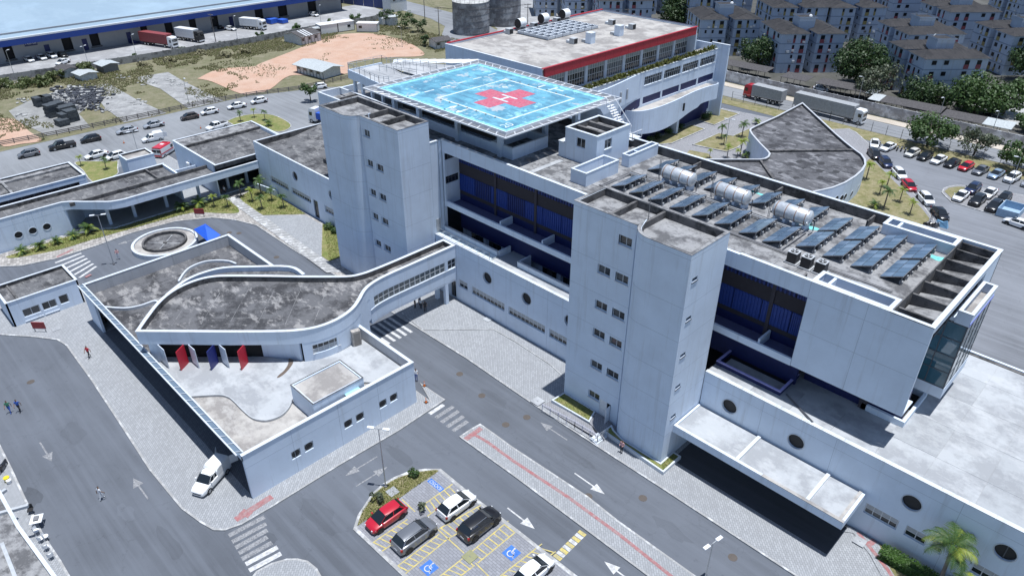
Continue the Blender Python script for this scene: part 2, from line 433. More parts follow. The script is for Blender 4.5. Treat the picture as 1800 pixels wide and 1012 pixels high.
sheet('red_earth_patch', smoothpath(gp(T1((0, 810), (110, 820), (200, 900), (290, 960), (150, 985), (0, 990), (0, 810)))), .03, M_DIRT)

# --- emergency pavilion pavement
pav = pavement('pavement', gp([(-40, 580), (0, 588), (60, 592), (100, 597), (116, 607), (160, 668), (215, 752), (262, 825), (318, 893), (352, 918), (375, 931), (395, 931.5), (425, 921), (480, 889), (600, 815), (700, 757), (783, 702), (738, 672)], .12)
      + [(-51.0, 38.2), (-61, 38.2), (-64, 37.6), (-94, 37.8), (-97.5, 33), (-98.2, 24), (-99, 19), (-107.5, 18.8), (-108.5, 8)], M_PAVE)
# --- the long strip between the two roads
med = pavement('median_strip', gp([(807, 767), (826, 754), (844, 744), (870, 762), (900, 784), (1034, 872), (1088, 915), (1220, 1009), (1420, 1152), (1300, 1140), (1139, 1012), (900, 834)], .12), M_PAVE, .13)
# --- pavement along the main building
pavR = pavement('pavement', [(-69.9, 46.1)]+gp([(741, 581), (820, 630), (900, 685), (981, 740), (1165, 859), (1350, 980), (1560, 1118)], .12)+[(18, 36), (24, 54.4), (-26, 54.4), (-69.9, 54.4)], M_PAVE, .127)
sheet('canopy_shade_sheet', [(-26.3, 49.9), (-9.9, 49.9), (-9.9, 54.35), (-26.3, 54.35)], .142, asphalt('asphalt_canopy_shade', (.05, .052, .06)))  # dark sheet on the paving, painted as the canopy's shadow
plaza = sheet('raised_paving', gp([(743, 580), (867, 578.6), (905, 600), (966, 640)], .2)+[(-40.5, 51.5), (-40.5, 54.4), (-66, 54.4), (-67.5, 52), (-67.5, 46.9)], .2, M_PAVE)
MB().ring(ccw(gp([(743, 580), (867, 578.6), (905, 600), (966, 640)], .2)+[(-40.5, 51.5), (-40.5, 54.4), (-66, 54.4), (-67.5, 52), (-67.5, 46.9)]), .1, .1, .215).build('kerb', M_KERB, plaza)
strip = sheet('raised_paving', gp([(1480, 933), (1500, 936), (1530, 975), (1560, 1030), (1600, 1090)], .2)+[(0, 43), (6, 54.4), (-9.6, 54.4)], .2, M_PAVE)
# --- pavement of the long western wing and inner road
pavW = pavement('pavement', gp([(-60, 462), (0, 468.6), (38, 467), (98, 454.5), (167, 432.6), (231, 409.5), (308, 389), (372, 382.6), (411, 386.4), (450, 396), (509, 435), (586, 482), (632, 512)], .12)
      + [(-70, 46.1), (-70, 54.4), (-119.6, 54.4), (-121, 54), (-121, 24), (-124, 22), (-124, 3)], M_COBBLE)
lawn1 = sheet('lawn', smoothpath(gp([(10, 451), (51, 438), (121, 415), (180, 404), (308, 369), (385, 348), (402, 349), (421, 371), (400, 375), (341, 373.5), (290, 385), (231, 402), (164, 420), (103, 439), (26, 453), (10, 451)], .15), 3), .16, M_GRASS)
lawn2 = sheet('lawn', gp([(420, 346), (458, 326), (537, 376), (463, 378), (434, 362)], .16), .165, M_GRASS)
lawn3 = sheet('lawn', gp([(567, 393), (592, 402), (598, 452), (579, 459), (565.5, 449.6)], .16), .165, M_GRASS)
path = MB(); _a = GV(405, 348, .16); _b = GV(588, 479, .16)
walk = struct(sheet('footpath', gp([(397, 349), (414, 345), (602, 478), (574, 479)], .15), .15, M_KERB))
for i in range(34):                                   # precast slabs of the footpath
    t0, t1 = i/34+.0025, (i+1)/34-.0025
    L0, L1 = GV(397, 349, .16), GV(574, 479, .16); R0, R1 = GV(414, 345, .16), GV(602, 478, .16)
    MB().prism([tuple(L0.lerp(L1, t0))[:2], tuple(R0.lerp(R1, t0))[:2], tuple(R0.lerp(R1, t1))[:2], tuple(L0.lerp(L1, t1))[:2]], .152, .19+random.uniform(0, .01), False).build('slab', M_KERB, walk)
light_pave = sheet('paved_apron', gp([(452, 379), (536, 378), (566, 395), (564.5, 450), (560, 452)], .16), .16, M_PAVE)
# --- disabled parking island at the front
isl_px = [(620.7, 929.5), (628.8, 904), (638, 890.5), (654, 866), (673, 849), (692, 838), (719, 827), (746, 823), (775, 823), (834, 872), (900, 922), (1016, 1012), (1110, 1085), (800, 1095), (708, 1012)]
park = pavement('parking_island', gp(isl_px, .12), M_PARK, .1, .36)
lawnP = sheet('lawn', smoothpath(gp([(628, 924), (634, 905), (645, 888), (660, 866), (680, 850), (700, 839), (725, 831), (748, 827), (771, 827), (735, 851), (705, 873), (660, 902), (628, 924)], .11), 3), .125, M_DRY)
isl2 = pavement('traffic_island', gp([(430, 1030), (450, 1003), (477, 988.6), (504, 981), (522.6, 980.6), (541, 984.6), (557.5, 998), (575, 1030)], .12), M_PAVE, .12)
# --- bottom left pavement
pavBL = pavement('pavement', gp([(-60, 690), (0, 780), (20, 820), (44, 872), (75, 935), (108, 985), (140, 1040), (60, 1080), (-160, 900)], .12), M_PAVE, .12)
# --- car park on the right
pavC = pavement('pavement', gp([(1492, 226), (1505, 232), (1545, 268), (1590, 320), (1618, 352), (1650, 398), (1660, 420)], .12)+[(-24, 100), (-30, 78), (-66, 78), (-84, 82), (-84, 156), (-60, 158.8)], M_PAVE2, .12)
lawnC = sheet('lawn', smoothpath(gp([(1518, 300), (1524, 284), (1534, 282), (1575, 322), (1634, 384), (1600, 396), (1560, 388), (1480, 372), (1490, 350), (1518, 300)], .15), 3), .16, M_DRY)
isl3 = pavement('parking_island', gp([(1655, 338), (1658, 331), (1668, 327), (1683, 325), (1702, 326), (1800, 343), (1860, 356), (1860, 425), (1770, 384), (1672, 355)], .12), M_PAVE2, .12)
lawnI = sheet('lawn', gp([(1660, 336), (1668, 330), (1684, 328), (1697, 329), (1690, 335), (1675, 351)], .15), .16, M_DRY)
ZB = lambda *q: [(1080+x/5.058, 60+y/5.058) for x, y in q]
for q in ((730, 765, 940, 665, 1115, 710, 890, 812), (300, 940, 680, 805, 810, 845, 510, 975, 330, 990), (690, 985, 925, 880, 1050, 905, 1195, 840, 1290, 870, 1100, 1010, 1000, 1050)):
    pp = gp(ZB(*zip(q[::2], q[1::2])), .2)
    g = struct(MB().prism(offset(ccw(pp), .25), .1, .24, False).build('lawn', M_DRY)); MB().ring(ccw(pp), .25, .1, .3).build('kerb', M_KERB, g)
gl = sheet('lawn', gp([(1195, 282), (1212, 264), (1245, 270), (1252, 278)], .15), .16, M_DRY)
# --- verge in front of the northern low buildings
for q in ([(160, 283), (200, 283), (208, 281), (208, 296), (207, 306), (180, 318), (160, 319), (145, 300), (130, 285)], [(398, 213), (418, 205), (450, 200), (480, 202), (505, 213), (512, 223), (490, 232), (440, 225), (415, 222)]):
    pp = ccw(smoothpath(gp(q+[q[0]], .12), 3)[:-1])
    g = struct(MB().prism(offset(pp, .2), -.03, .12, False).build('lawn', M_GRASS)); MB().ring(pp, .2, -.03, .14).build('kerb', M_KERB, g)
pavement('pavement', [(-147, 43), (-147, 49), (-136, 49), (-136, 42), (-139, 42)], M_PAVE, .1)

# --- painted markings: children of the road or of the paved island they lie on
def quad(name, parent, pts, z, mat): return MB().sheet(ccw(pts), z).build(name, mat, parent)
def line_w(name, parent, a, b, wd, z, mat):
    a, b = Vector(a), Vector(b); d = (b-a).normalized(); n = Vector((-d.y, d.x))*wd/2
    return quad(name, parent, [tuple(a-n), tuple(b-n), tuple(b+n), tuple(a+n)], z, mat)
def arrow(parent, tail, head, mat, hw=.5, hl=1.4, sw=.15, z=.008):
    a, b = Vector(G(*tail)), Vector(G(*head)); d = (b-a).normalized(); n = Vector((-d.y, d.x)); c = b-d*hl
    pts = [a-n*sw/2, c-n*sw/2, c-n*hw, b, c+n*hw, c+n*sw/2, a+n*sw/2]
    return MB().sheet([tuple(p) for p in pts], z).build('arrow_marking', mat, parent)
for t, h, m in (((70, 777), (91, 810), M_PAINT_W), (((260, 876)), (234, 840), M_PAINT_W), ((1010, 831), (1063, 868), M_PAINT), ((892, 892), (940, 929), M_PAINT), ((1105, 1018), (1062, 986), M_PAINT),
                ((663, 802), (607, 836), M_PAINT_W), ((626, 854), (681, 820), M_PAINT_W), ((250, 417), (206, 430), M_PAINT_W), ((997, 773), (950, 742), M_PAINT_W)):
    arrow(road, t, h, m)
for i in range(6):                                    # zebra by the booth
    x0, y0, x1, y1 = 97+i*8.5, 462+i*5.2, 143+i*5.2, 445+i*4.6
    line_w('crossing_stripe', road, G(x0, y0), G(x1, y1), .42, .008, M_PAINT)
for a, b in (((755, 727), (780, 711)), ((766, 734), (797, 714)), ((776, 742), (806, 722)), ((786, 750), (815, 731)), ((796, 757), (822, 740))):   # worn zebra
    line_w('crossing_stripe', road, G(*a), G(*b), .5, .008, M_PAINT if a[0] < 760 else M_PAINT_W)
for a, b, m in (((438, 1002), (494, 972), M_PAINT), ((432, 991), (488, 961), M_PAINT), ((425, 982), (478, 953), M_PAINT_W), ((420, 972), (470, 943), M_PAINT_W), ((414, 962), (470, 931), M_PAINT_W), ((408, 952), (468, 920), M_PAINT_W), ((402, 941), (465, 908), M_PAINT_W)):
    line_w('crossing_stripe', road, G(*a), G(*b), .5, .008, m)
for k in range(8): line_w('crossing_stripe', road, (-68.0, 38.9+k*.9), (-63.2, 38.9+k*.9), .4, .008, M_PAINT)   # zebra below the bridge
for i in range(9):                                    # yellow and white bar across the lane
    t0, t1 = i/9, (i+.86)/9
    a, b = Vector(G(978, 981)), Vector(G(1026, 934)); p, q = a.lerp(b, t0), a.lerp(b, t1)
    line_w('hatched_bar', road, tuple(p), tuple(q), .8, .008, M_YEL if i % 2 == 0 else M_PAINT)
# tactile tile lines on the pavements
def tact(parent, pts, z, wd=.35):
    w_ = [G(x, y, z) for x, y in pts]
    for a, b in zip(w_, w_[1:]): line_w('tactile_strip', parent, a, b, wd, z+.006, M_REDTILE)
tact(med, [(833, 763), (855, 775), (900, 808), (1000, 874), (1090, 940), (1190, 1020)], .135); tact(med, [(818, 772), (846, 752)], .139, .6)
tact(pav, [(414, 913), (478, 872)], .125, .7); tact(pav, [(424, 898), (440, 905)], .129, .7)
tact(strip, [(1508, 935), (1530, 962), (1560, 1000), (1580, 1030)], .206); tact(pavW, [(100, 452), (128, 438)], .125, .5); tact(pav, [(150, 487), (160, 482)], .125, .5)
line_w('tactile_strip', strip, G(1524, 958, .2), G(1538, 949, .2), .5, .208, M_REDTILE)
# parking bays
Zp = .107
def pl(a, b, wd=.12): line_w('bay_line', park, G(*a, Zp), G(*b, Zp), wd, Zp, M_YEL)
def c6(x, y): return (450+x/3.72, 740+y/3.72)
def hatch(p0, p1, q0, q1, n):
    """band between the lines p0-p1 and q0-q1, filled with slanting yellow bars"""
    P0, P1, Q0, Q1 = [Vector(G(*c6(*p), Zp)) for p in (p0, p1, q0, q1)]
    line_w('bay_line', park, tuple(P0), tuple(P1), .12, Zp, M_YEL); line_w('bay_line', park, tuple(Q0), tuple(Q1), .12, Zp, M_YEL)
    for i in range(n):
        t = (i+.2)/n; line_w('bay_hatch', park, tuple(P0.lerp(P1, t)), tuple(Q0.lerp(Q1, min(1, t+.55/n))), .12, Zp+.002, M_YEL)
hatch((1095, 545), (1285, 410), (1120, 620), (1320, 470), 6)
hatch((760, 795), (990, 640), (820, 850), (1060, 690), 6)
hatch((1200, 700), (1475, 545), (1250, 770), (1530, 610), 7)
hatch((920, 950), (1200, 735), (970, 1000), (1245, 775), 8)
hatch((1400, 860), (1650, 650), (1450, 925), (1700, 720), 7)
hatch((1180, 1030), (1390, 865), (1270, 1060), (1430, 940), 6)
hatch((1560, 1040), (1870, 800), (1640, 1080), (1960, 850), 8)
for a, b in (((955, 510), (1040, 590)), ((1150, 670), (1360, 860)), ((1435, 925), (1560, 1050)), ((1160, 560), (1220, 620))): pl(c6(*a), c6(*b))
# blue plates with wheelchair emblem and the seniors' lettering
def plate(cx, cy, w_, h_, ang):
    c = Vector(G(cx, cy, Zp)); u = Vector((math.cos(ang), math.sin(ang))); v = Vector((-u.y, u.x))
    return c, u, v, quad('blue_plate', park, [tuple(c-u*w_-v*h_), tuple(c+u*w_-v*h_), tuple(c+u*w_+v*h_), tuple(c-u*w_+v*h_)], Zp+.003, M_BLUEP)
def wheelchair(c, u, v, s):
    def p(x, y): q = c+u*x*s+v*y*s; return (q.x, q.y)
    mb = MB(); z = Zp+.006
    a = arc(0, 0, .42, 130, 380, 14); r = [p(x, y-.12) for x, y in a]; r2 = [p(x*.74, y*.74-.12) for x, y in a]
    for i in range(14): mb.sheet([r[i], r[i+1], r2[i+1], r2[i]], z)
    hd = [p(-.12+.11*math.cos(t*.7854), .62+.11*math.sin(t*.7854)) for t in range(8)]; mb.sheet(hd, z)
    for x0, y0, x1, y1, w_ in ((-.12, .5, -.05, .05, .12), (-.08, .28, .25, .22, .08), (-.05, .06, .3, .06, .11), (.3, .06, .5, -.4, .1), (.46, -.38, .62, -.34, .09)):
        A, B = Vector((x0, y0)), Vector((x1, y1)); d = (B-A).normalized(); n = Vector((-d.y, d.x))*w_/2
        mb.sheet([p(*(A-n)), p(*(B-n)), p(*(B+n)), p(*(A+n))], z)
    mb.build('wheelchair_emblem', M_PAINT, park)
for cx, cy in ((754, 997), (899, 971)):
    c, u, v, o = plate(cx, cy, .62, .62, 0.0); wheelchair(c, u, v, .85)
def text_sheet(name, body, loc, ang, size, mat, parent, ext=.002):
    cu = bpy.data.curves.new(name, 'FONT'); cu.body = body; cu.size = size; cu.align_x = 'CENTER'; cu.align_y = 'CENTER'; cu.extrude = ext
    t = bpy.data.objects.new(name, cu); COL.objects.link(t)
    dg = bpy.context.evaluated_depsgraph_get(); me = bpy.data.meshes.new_from_object(t.evaluated_get(dg))
    bpy.data.objects.remove(t); bpy.data.curves.remove(cu)
    o = bpy.data.objects.new(name, me); COL.objects.link(o); me.materials.append(mat)
    if parent is not None: o.parent = parent; loc = Vector(loc)-wloc(parent)
    o.location = loc; o.rotation_euler = ang if hasattr(ang, '__len__') else (0, 0, ang); return o
c, u, v, o = plate(766, 852, 1.0, .28, RAD(180)); text_sheet('lettering', 'IDOSO', (c.x, c.y, Zp+.006), RAD(180), .55, M_PAINT, park)
# repair patches and oil stains of their own shape
_pr = random.Random(21)
for x, y, sx, sy, m in ((57, 872, 1.6, .9, .5), (300, 955, 2.6, .7, .75), (560, 905, 3.2, 1.1, .8), (700, 800, 2.0, .8, .72), (1010, 800, 3.0, .6, .78), (1180, 930, 2.4, .7, .75), (870, 700, 2.2, .9, .78), (130, 760, 2.4, 1.2, .82), (340, 420, 2.0, .9, .75), (930, 965, 1.8, .6, .8), (475, 945, 1.0, .5, .6), (220, 900, 1.4, .7, 1.2), (640, 870, 2.2, .8, 1.18)):
    c = G(x, y); n = 14; MB().sheet([(c[0]+sx*_pr.uniform(.7, 1.15)*math.cos(2*math.pi*k/n), c[1]+sy*_pr.uniform(.6, 1.2)*math.sin(2*math.pi*k/n)) for k in range(n)], .004).build('asphalt_stain', asphalt('asphalt_stain_%d' % (m*100), (.093*(.45+.55*m), .103*(.45+.55*m), .122*(.45+.55*m))), road)
# iron covers
for x, y in ((895, 653), (926, 733), (889, 746), (808, 657), (847, 695), (925, 994), (1130, 875), (1288, 979), (54, 671), (606, 789), (420, 410), (403, 409), (486, 452), (1034, 872)):
    p = G(x, y); MB().cyl(p, .42, .002, .012, 16).build('manhole_cover', M_COVER, road)
# ================================================================== building kit
M_WALL = white_wall()
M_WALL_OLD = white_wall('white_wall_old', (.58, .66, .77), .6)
M_COPE = white_wall('white_coping', (.57, .61, .66), .8)
M_ROOF = roof_concrete('roof_grey', (.27, .27, .275), (.1, .1, .105), (.4, .4, .4), .42, .5)
M_ROOF_D = roof_concrete('roof_dark', (.115, .115, .122), (.04, .04, .044), (.34, .33, .325), .5, .3, light_amt=.65)
M_ROOF_M = roof_concrete('roof_mould', (.12, .12, .125), (.042, .042, .046), (.33, .325, .32), .55, .35, light_amt=.4)
M_ROOF_L = roof_concrete('roof_light', (.4, .415, .43), (.29, .3, .315), (.48, .49, .5), .38, .22, light_amt=.45)
M_ROOF_L2 = roof_concrete('roof_light_grey', (.35, .365, .38), (.27, .28, .295), (.43, .44, .45), .4, .25, light_amt=.45)
M_ROOF_B = roof_concrete('roof_buff', (.41, .39, .365), (.25, .235, .225), (.5, .485, .465), .35, .2, light_amt=.45)
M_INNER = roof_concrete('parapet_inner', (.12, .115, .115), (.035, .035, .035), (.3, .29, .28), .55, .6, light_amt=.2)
M_FRAME = plain('window_frame', (.62, .64, .66), .5)
M_FRAME_D = plain('window_frame_dark', (.08, .085, .1), .45)
M_GLASS = glass(); M_GLASS_C = glass('curtained_glass', (.075, .08, .085), .12); M_GLASS_B = glass('blue_glass', (.045, .12, .16), .04, .9)
M_PANEL_G = plain('grey_panel', (.42, .44, .46), .6)
M_NAVY = plain('navy_paint', (.01, .018, .10), .55, var=.2)
M_BLUE = plain('blue_louvre', (.018, .055, .28), .5, var=.2)
M_BROWN = pavers('brown_tile', (.062, .054, .066), (.5, .25), .0)
M_BLUE2 = plain('blue_louvre_dark', (.016, .04, .2), .5, var=.2)
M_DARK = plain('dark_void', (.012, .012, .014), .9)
M_RED = plain('red_paint', (.42, .028, .045), .5, var=.2)
M_STEEL = plain('galvanised', (.5, .52, .54), .4, .7)
M_JOINT = plain('joint_sealant', (.38, .44, .52), .8)
M_METAL_W = plain('white_metal', (.75, .77, .8), .4)
M_VENT = plain('black_vent', (.02, .02, .022), .7)

class Face:
    """a flat piece of wall: u along it, v up, t into it"""
    def __init__(s, O, ux): s.O = Vector((O[0], O[1])); s.u = Vector((ux[0], ux[1])).normalized(); s.i = Vector((-s.u.y, s.u.x))
    def p(s, u, v, t=0.0): q = s.O+s.u*u+s.i*t; return (q.x, q.y, v)
    def slab(s, mb, u0, u1, v0, v1, t0, t1):
        q = [s.p(u0, v0, t0), s.p(u1, v0, t0), s.p(u1, v0, t1), s.p(u0, v0, t1), s.p(u0, v1, t0), s.p(u1, v1, t0), s.p(u1, v1, t1), s.p(u0, v1, t1)]
        return mb.add(q, [(0,3,2,1),(4,5,6,7),(0,1,5,4),(1,2,6,5),(2,3,7,6),(3,0,4,7)])
_wr = random.Random(77)
def window(parent, F, u0, u1, v0, v1, rec=.15, cols=2, rows=(1,), gm=None, fm=None, fw=.06, sill=0.0, name='window', upper=None, label=None):
    """frame with bars, one pane per light; `upper`: material of the panes of the top row"""
    gm = gm or M_GLASS; fm = fm or M_FRAME
    mb = MB(); t0, t1 = rec, rec+.08
    us = [u0+(u1-u0)*i/cols for i in range(cols+1)]; tot = sum(rows); vsx = [v0]
    for r in rows: vsx.append(vsx[-1]+(v1-v0)*r/tot)
    for i, u in enumerate(us):
        a = u if i == 0 else u-fw/2; a = a-fw if i == cols else a; F.slab(mb, a, a+fw, v0, v1, t0, t1)
    for j, v in enumerate(vsx):
        a = v if j == 0 else v-fw/2; a = a-fw if j == len(vsx)-1 else a; F.slab(mb, u0+fw*.5, u1-fw*.5, a, a+fw, t0+.004, t1-.004)
    if sill: F.slab(mb, u0-.06, u1+.06, v0-.09, v0-.004, -.06, rec)
    w = mb.build(name, fm, parent, label)
    for j in range(len(rows)):
        for i in range(cols):
            g = upper if (upper is not None and j == len(rows)-1) else gm
            if g is M_GLASS and _wr.random() < .3: g = M_GLASS_C
            _pane(F, us[i]+fw*.55, us[i+1]-fw*.55, vsx[j]+fw*.55, vsx[j+1]-fw*.55, t0+.03, t0+.05, g, w)
    return w
def _pane(F, a, b, c, d, t0, t1, g, w):
    mb = MB(); F.slab(mb, a, b, c, d, t0, t1); return mb.build('pane', g, w)
def porthole(parent, F, u, v, r, rec=.18, bar=False):
    mb = MB(); n = 24
    a = [(u+r*1.09*math.cos(2*math.pi*k/n), v+r*1.09*math.sin(2*math.pi*k/n)) for k in range(n)]; b = [(u+r*.985*math.cos(2*math.pi*k/n), v+r*.985*math.sin(2*math.pi*k/n)) for k in range(n)]
    k0 = 0
    for (q, t) in ((a, -.04), (a, .0), (b, .0), (b, -.04)): mb.v += [F.p(x, y, t) for x, y in q]
    for e in range(4):
        h = (e+1) % 4; mb.f += [(e*n+k, e*n+(k+1) % n, h*n+(k+1) % n, h*n+k) for k in range(n)]
    w = mb.build('round_window', M_COPE, parent)
    pm = MB(); pm.add([F.p(x, y, rec) for x, y in b], [tuple(range(n))]); pm.build('pane', M_VENT, w)
    if bar: br = MB(); F.slab(br, u-.04, u+.04, v-r, v+r, rec-.06, rec-.02); br.build('bar', M_FRAME_D, w)
    return w
def joints(parent, F, hs=(), vs_=(), u0=0, u1=1, v0=0, v1=1):
    """shadow joints in the render, thin sunk-looking sealant lines 2 mm proud"""
    for v in hs: mb = MB(); F.slab(mb, u0, u1, v-.015, v+.015, -.003, .01); mb.build('joint', M_JOINT, parent)
    for u in vs_: mb = MB(); F.slab(mb, u-.015, u+.015, v0, v1, -.004, .01); mb.build('joint', M_JOINT, parent)
def coping(parent, poly, wd, z, h=.08, over=.05, mat=None, closed=True):
    return MB().ring(offset(poly, -over, closed), wd+2*over, z, z+h, closed).build('coping', mat or M_COPE, parent)
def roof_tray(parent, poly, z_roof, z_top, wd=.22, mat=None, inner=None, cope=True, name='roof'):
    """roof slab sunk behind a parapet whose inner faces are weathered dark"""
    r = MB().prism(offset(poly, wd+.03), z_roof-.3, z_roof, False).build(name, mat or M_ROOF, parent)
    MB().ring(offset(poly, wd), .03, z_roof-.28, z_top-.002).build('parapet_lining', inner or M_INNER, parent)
    if cope: coping(parent, poly, wd, z_top)
    return r
def pieces(parent, name, mat, x0, y0, x1, y1, z, nx, ny, gap=.05, th=.04, jit=.012):
    """roof screed bays, each its own slab with open joints"""
    dx, dy = (x1-x0)/nx, (y1-y0)/ny
    for i in range(nx):
        for j in range(ny):
            MB().box(x0+i*dx+gap/2, y0+j*dy+gap/2, z-.02, x0+(i+1)*dx-gap/2, y0+(j+1)*dy-gap/2, z+th+random.uniform(-jit, jit)).build(name, mat, parent)

# ================================================================== the two stair towers
def tower(label, mirror, X0, X1, xr, wins, slots):
    """X0..X1 long; the outer bay (rounded) stands 1.35 m proud. mirror=-1: rounded bay at the left"""
    YF, YR, YB, top, r = 49.8, 48.42, 54.61, 24.45, 2.2
    t = thing('stair_tower', label, 'building', ((X0+X1)/2, 51.5, 0), 'white stair towers of the main block')
    if mirror > 0:   # proud bay at the right (X1 side), its left corner rounded
        path = [(X0, YB), (X0, YF), (xr, YF)]+[(xr+r-r*math.cos(a), YR+r-r*math.sin(a)) for a in [RAD(8+82*i/9) for i in range(10)]]+[(X1, YR), (X1, YB)]
        uf = Face((X0, YF), (1, 0)); us0 = X0
    else:
        path = [(X0, YB), (X0, YR)]+[(xr-r+r*math.sin(a), YR+r-r*math.cos(a)) for a in [RAD(82*i/9) for i in range(10)]]+[(xr, YF), (X1, YF), (X1, YB)]
        uf = Face((X0, YF), (1, 0)); us0 = X0
    L = [0]
    for a, b in zip(path, path[1:]): L.append(L[-1]+math.dist(a, b))
    # u offset of the recessed face on the path
    k = [i for i, p in enumerate(path) if abs(p[1]-YF) < 1e-6][0]
    holes = []
    for (x, z) in wins: u = L[k]+(x-path[k][0]); holes.append((u-.78, u+.78, z-.5, z+.5))
    ks = len(path)-2
    for (y, z) in slots: u = L[ks]+(y-path[ks][1]); holes.append((u-.42, u+.42, z-.2, z+.2))
    if mirror > 0: u = L[k]+(-35.9-path[k][0]); holes.append((u, u+1.5, -.1, 2.55))
    MB().wall(path, -.1, top, .35, holes).build('wall', M_WALL, t)
    MB().wall([(X1-.36, YB-.001), (X0+.36, YB-.001)], -.1, top, .3).build('back_wall', M_WALL, t)
    for (x, z) in wins: window(t, Face((x-.78, YF), (1, 0)), 0, 1.56, z-.5, z+.5, .2, 2, (1,), sill=.1)
    for (y, z) in slots: window(t, Face((X1, y-.42), (0, 1)), 0, .84, z-.2, z+.2, .16, 1, (1,), fm=M_FRAME_D, sill=.1)
    for z in (3.95, 7.92, 11.42, 15.42, 19.08, 23.98):
        pj = [p for p in path[1:-1]] ; pj = [path[0]]+pj+[path[-1]]
        MB().wall(offset(pj, -.004, False), z-.015, z+.015, .02).build('joint', M_JOINT, t)
    if mirror < 0: Fv = Face((X1, 49.8), (0, 1))
    core = path
    full = ccw(core)
    roof = MB().prism(offset(full, .38), top-1.0, top-.75, False).build('roof', M_ROOF, t)
    MB().ring(offset(full, .355), .03, top-.95, top-.002).build('parapet_lining', M_INNER, t)
    coping(t, full, .3, top, .05, .015, M_ROOF)
    for xd in ((xr, ), (xr+3.6 if mirror < 0 else xr-3.3,)):
        MB().box(xd[0]-.14, 49.9, top-.8, xd[0]+.14, YB-.4, top-.08).build('roof_divider', M_INNER, t)
    MB().box(X0+1.5, YB+.02, 0, X1-3.6, 56.4, 21).build('link_core', M_WALL, t)
    return t
tw2 = tower('white stair tower with rounded bay beside the entrance canopy, nearer the camera', 1, -41.0, -26.75, -33.45,
      [(-34.56, 22.36), (-36.78, 18.3), (-34.56, 18.3), (-36.78, 14.15), (-34.56, 14.15), (-36.78, 10.67), (-34.56, 10.67), (-36.78, 6.59), (-34.56, 6.59), (-36.78, 2.45)],
      [(49.55, 21.68), (49.55, 17.54), (49.55, 13.44), (49.55, 9.68), (49.55, 5.92)])
tw1 = tower('white stair tower with rounded bay next to the helipad and the bridge', -1, -84.2, -69.05, -76.9,
      [(-75.82, 22.4), (-75.82, 18.35), (-73.56, 18.35), (-75.82, 14.22), (-73.58, 14.22), (-75.86, 10.68), (-73.6, 10.68), (-75.86, 6.56), (-73.65, 6.56)], [])
# open white door at the foot of the near tower
MB().box(-35.9, 49.84, .3, -34.95, 49.9, 2.5).build('door', M_METAL_W, tw2)
MB().obox((-34.42, 49.35), (.12, -1), .45, .03, .3, 2.45).build('door_leaf', M_METAL_W, tw2)
MB().box(-34.9, 50.3, .25, -34.4, 50.4, 2.5).build('doorway', M_DARK, tw2)
# lower return wall between tower 1 and the block, with grey service door
MB().wall([(-69.05, 54.63), (-69.05, 57.0)], 8.8, 21.6, .3).build('return_wall', M_WALL, tw1)
MB().box(-69.06, 54.95, 8.95, -69.0, 55.7, 10.8).build('service_door', M_PANEL_G, tw1)
for y in (55.9, 56.45): MB().box(-69.08, y-.06, 8.9, -69.02, y+.06, 21.5).build('downpipe', M_JOINT, tw1)
coping(tw1, [(-69.05, 54.63), (-69.05, 57.0)], .3, 21.6, .07, .03, closed=False)

# ================================================================== podium
pod = thing('hospital_podium', 'long white podium with round windows under the main block', 'building', (-40, 60, 0))
PY, PT = 54.6, 8.75
F0 = Face((0, PY), (1, 0))
def pod_wall(x0, x1, wins, rounds, doors=()):
    P = [(x0, PY), (x1, PY)]
    MB().wall(P, 0, PT, .3, [(a-x0, b-x0, c, d) for a, b, c, d in wins+list(doors)], [(x-x0, z, .8) for x, z in rounds]).build('wall', M_WALL, pod)
    for a, b, c, d in wins:
        n = max(1, round((b-a)/.72)); window(pod, F0, a, b, c, d, .16, n, (1, 1.15), upper=M_PANEL_G, fw=.07)
    for i, (x, z) in enumerate(rounds): porthole(pod, F0, x, z, .8, .2, x > 0)
    joints(pod, F0, (PT-1.15,), [x for x in (-55.3, -48.2, -41.5, -20.2, -13.1, -2.6, 4.2, -110, -103) if x0 < x < x1], x0, x1, 0, PT-.01)
pod_wall(-69.0, -41.05, [(-64.5, -62.7, 2.4, 3.6), (-61.85, -55.6, 2.4, 3.6), (-54.88, -48.5, 2.4, 3.6), (-47.8, -41.6, 2.4, 3.6)], [(-58.73, 6.13), (-51.7, 6.13), (-44.65, 6.13)], [(-66.2, -65.1, .2, 2.85)])
pod_wall(-26.7, 26, [(-9.18, -6.31, 2.4, 3.6), (-5.65, -3.9, 2.4, 3.6), (-3.47, -2.6, 2.4, 3.6), (-2.03, -.9, 2.4, 3.6), (-.3, 2.8, 2.4, 3.6), (3.4, 6.4, 2.4, 3.6)], [(-23.5, 6.1), (-16.46, 6.1), (-5.97, 6.1), (1.19, 6.1), (8.3, 6.1)])
pod_wall(-119.3, -84.15, [(-115.1, -109, 2.4, 3.6), (-107.9, -101.8, 2.4, 3.6), (-97.5, -91.5, 2.4, 3.6)], [(-105.87, 6.15), (-94.8, 6.15)], [(-101.05, -99.65, .2, 3.5)])
window(pod, F0, -101.05, -99.65, .2, 3.5, .16, 2, (2.2, .8), fm=M_FRAME_D, name='door')
window(pod, F0, -66.2, -65.1, .2, 2.85, .16, 2, (1,), fm=M_FRAME_D, name='door')
MB().box(-119.3, PY+.3, 0, -119.0, 68.6, PT).build('side_wall', M_WALL, pod)
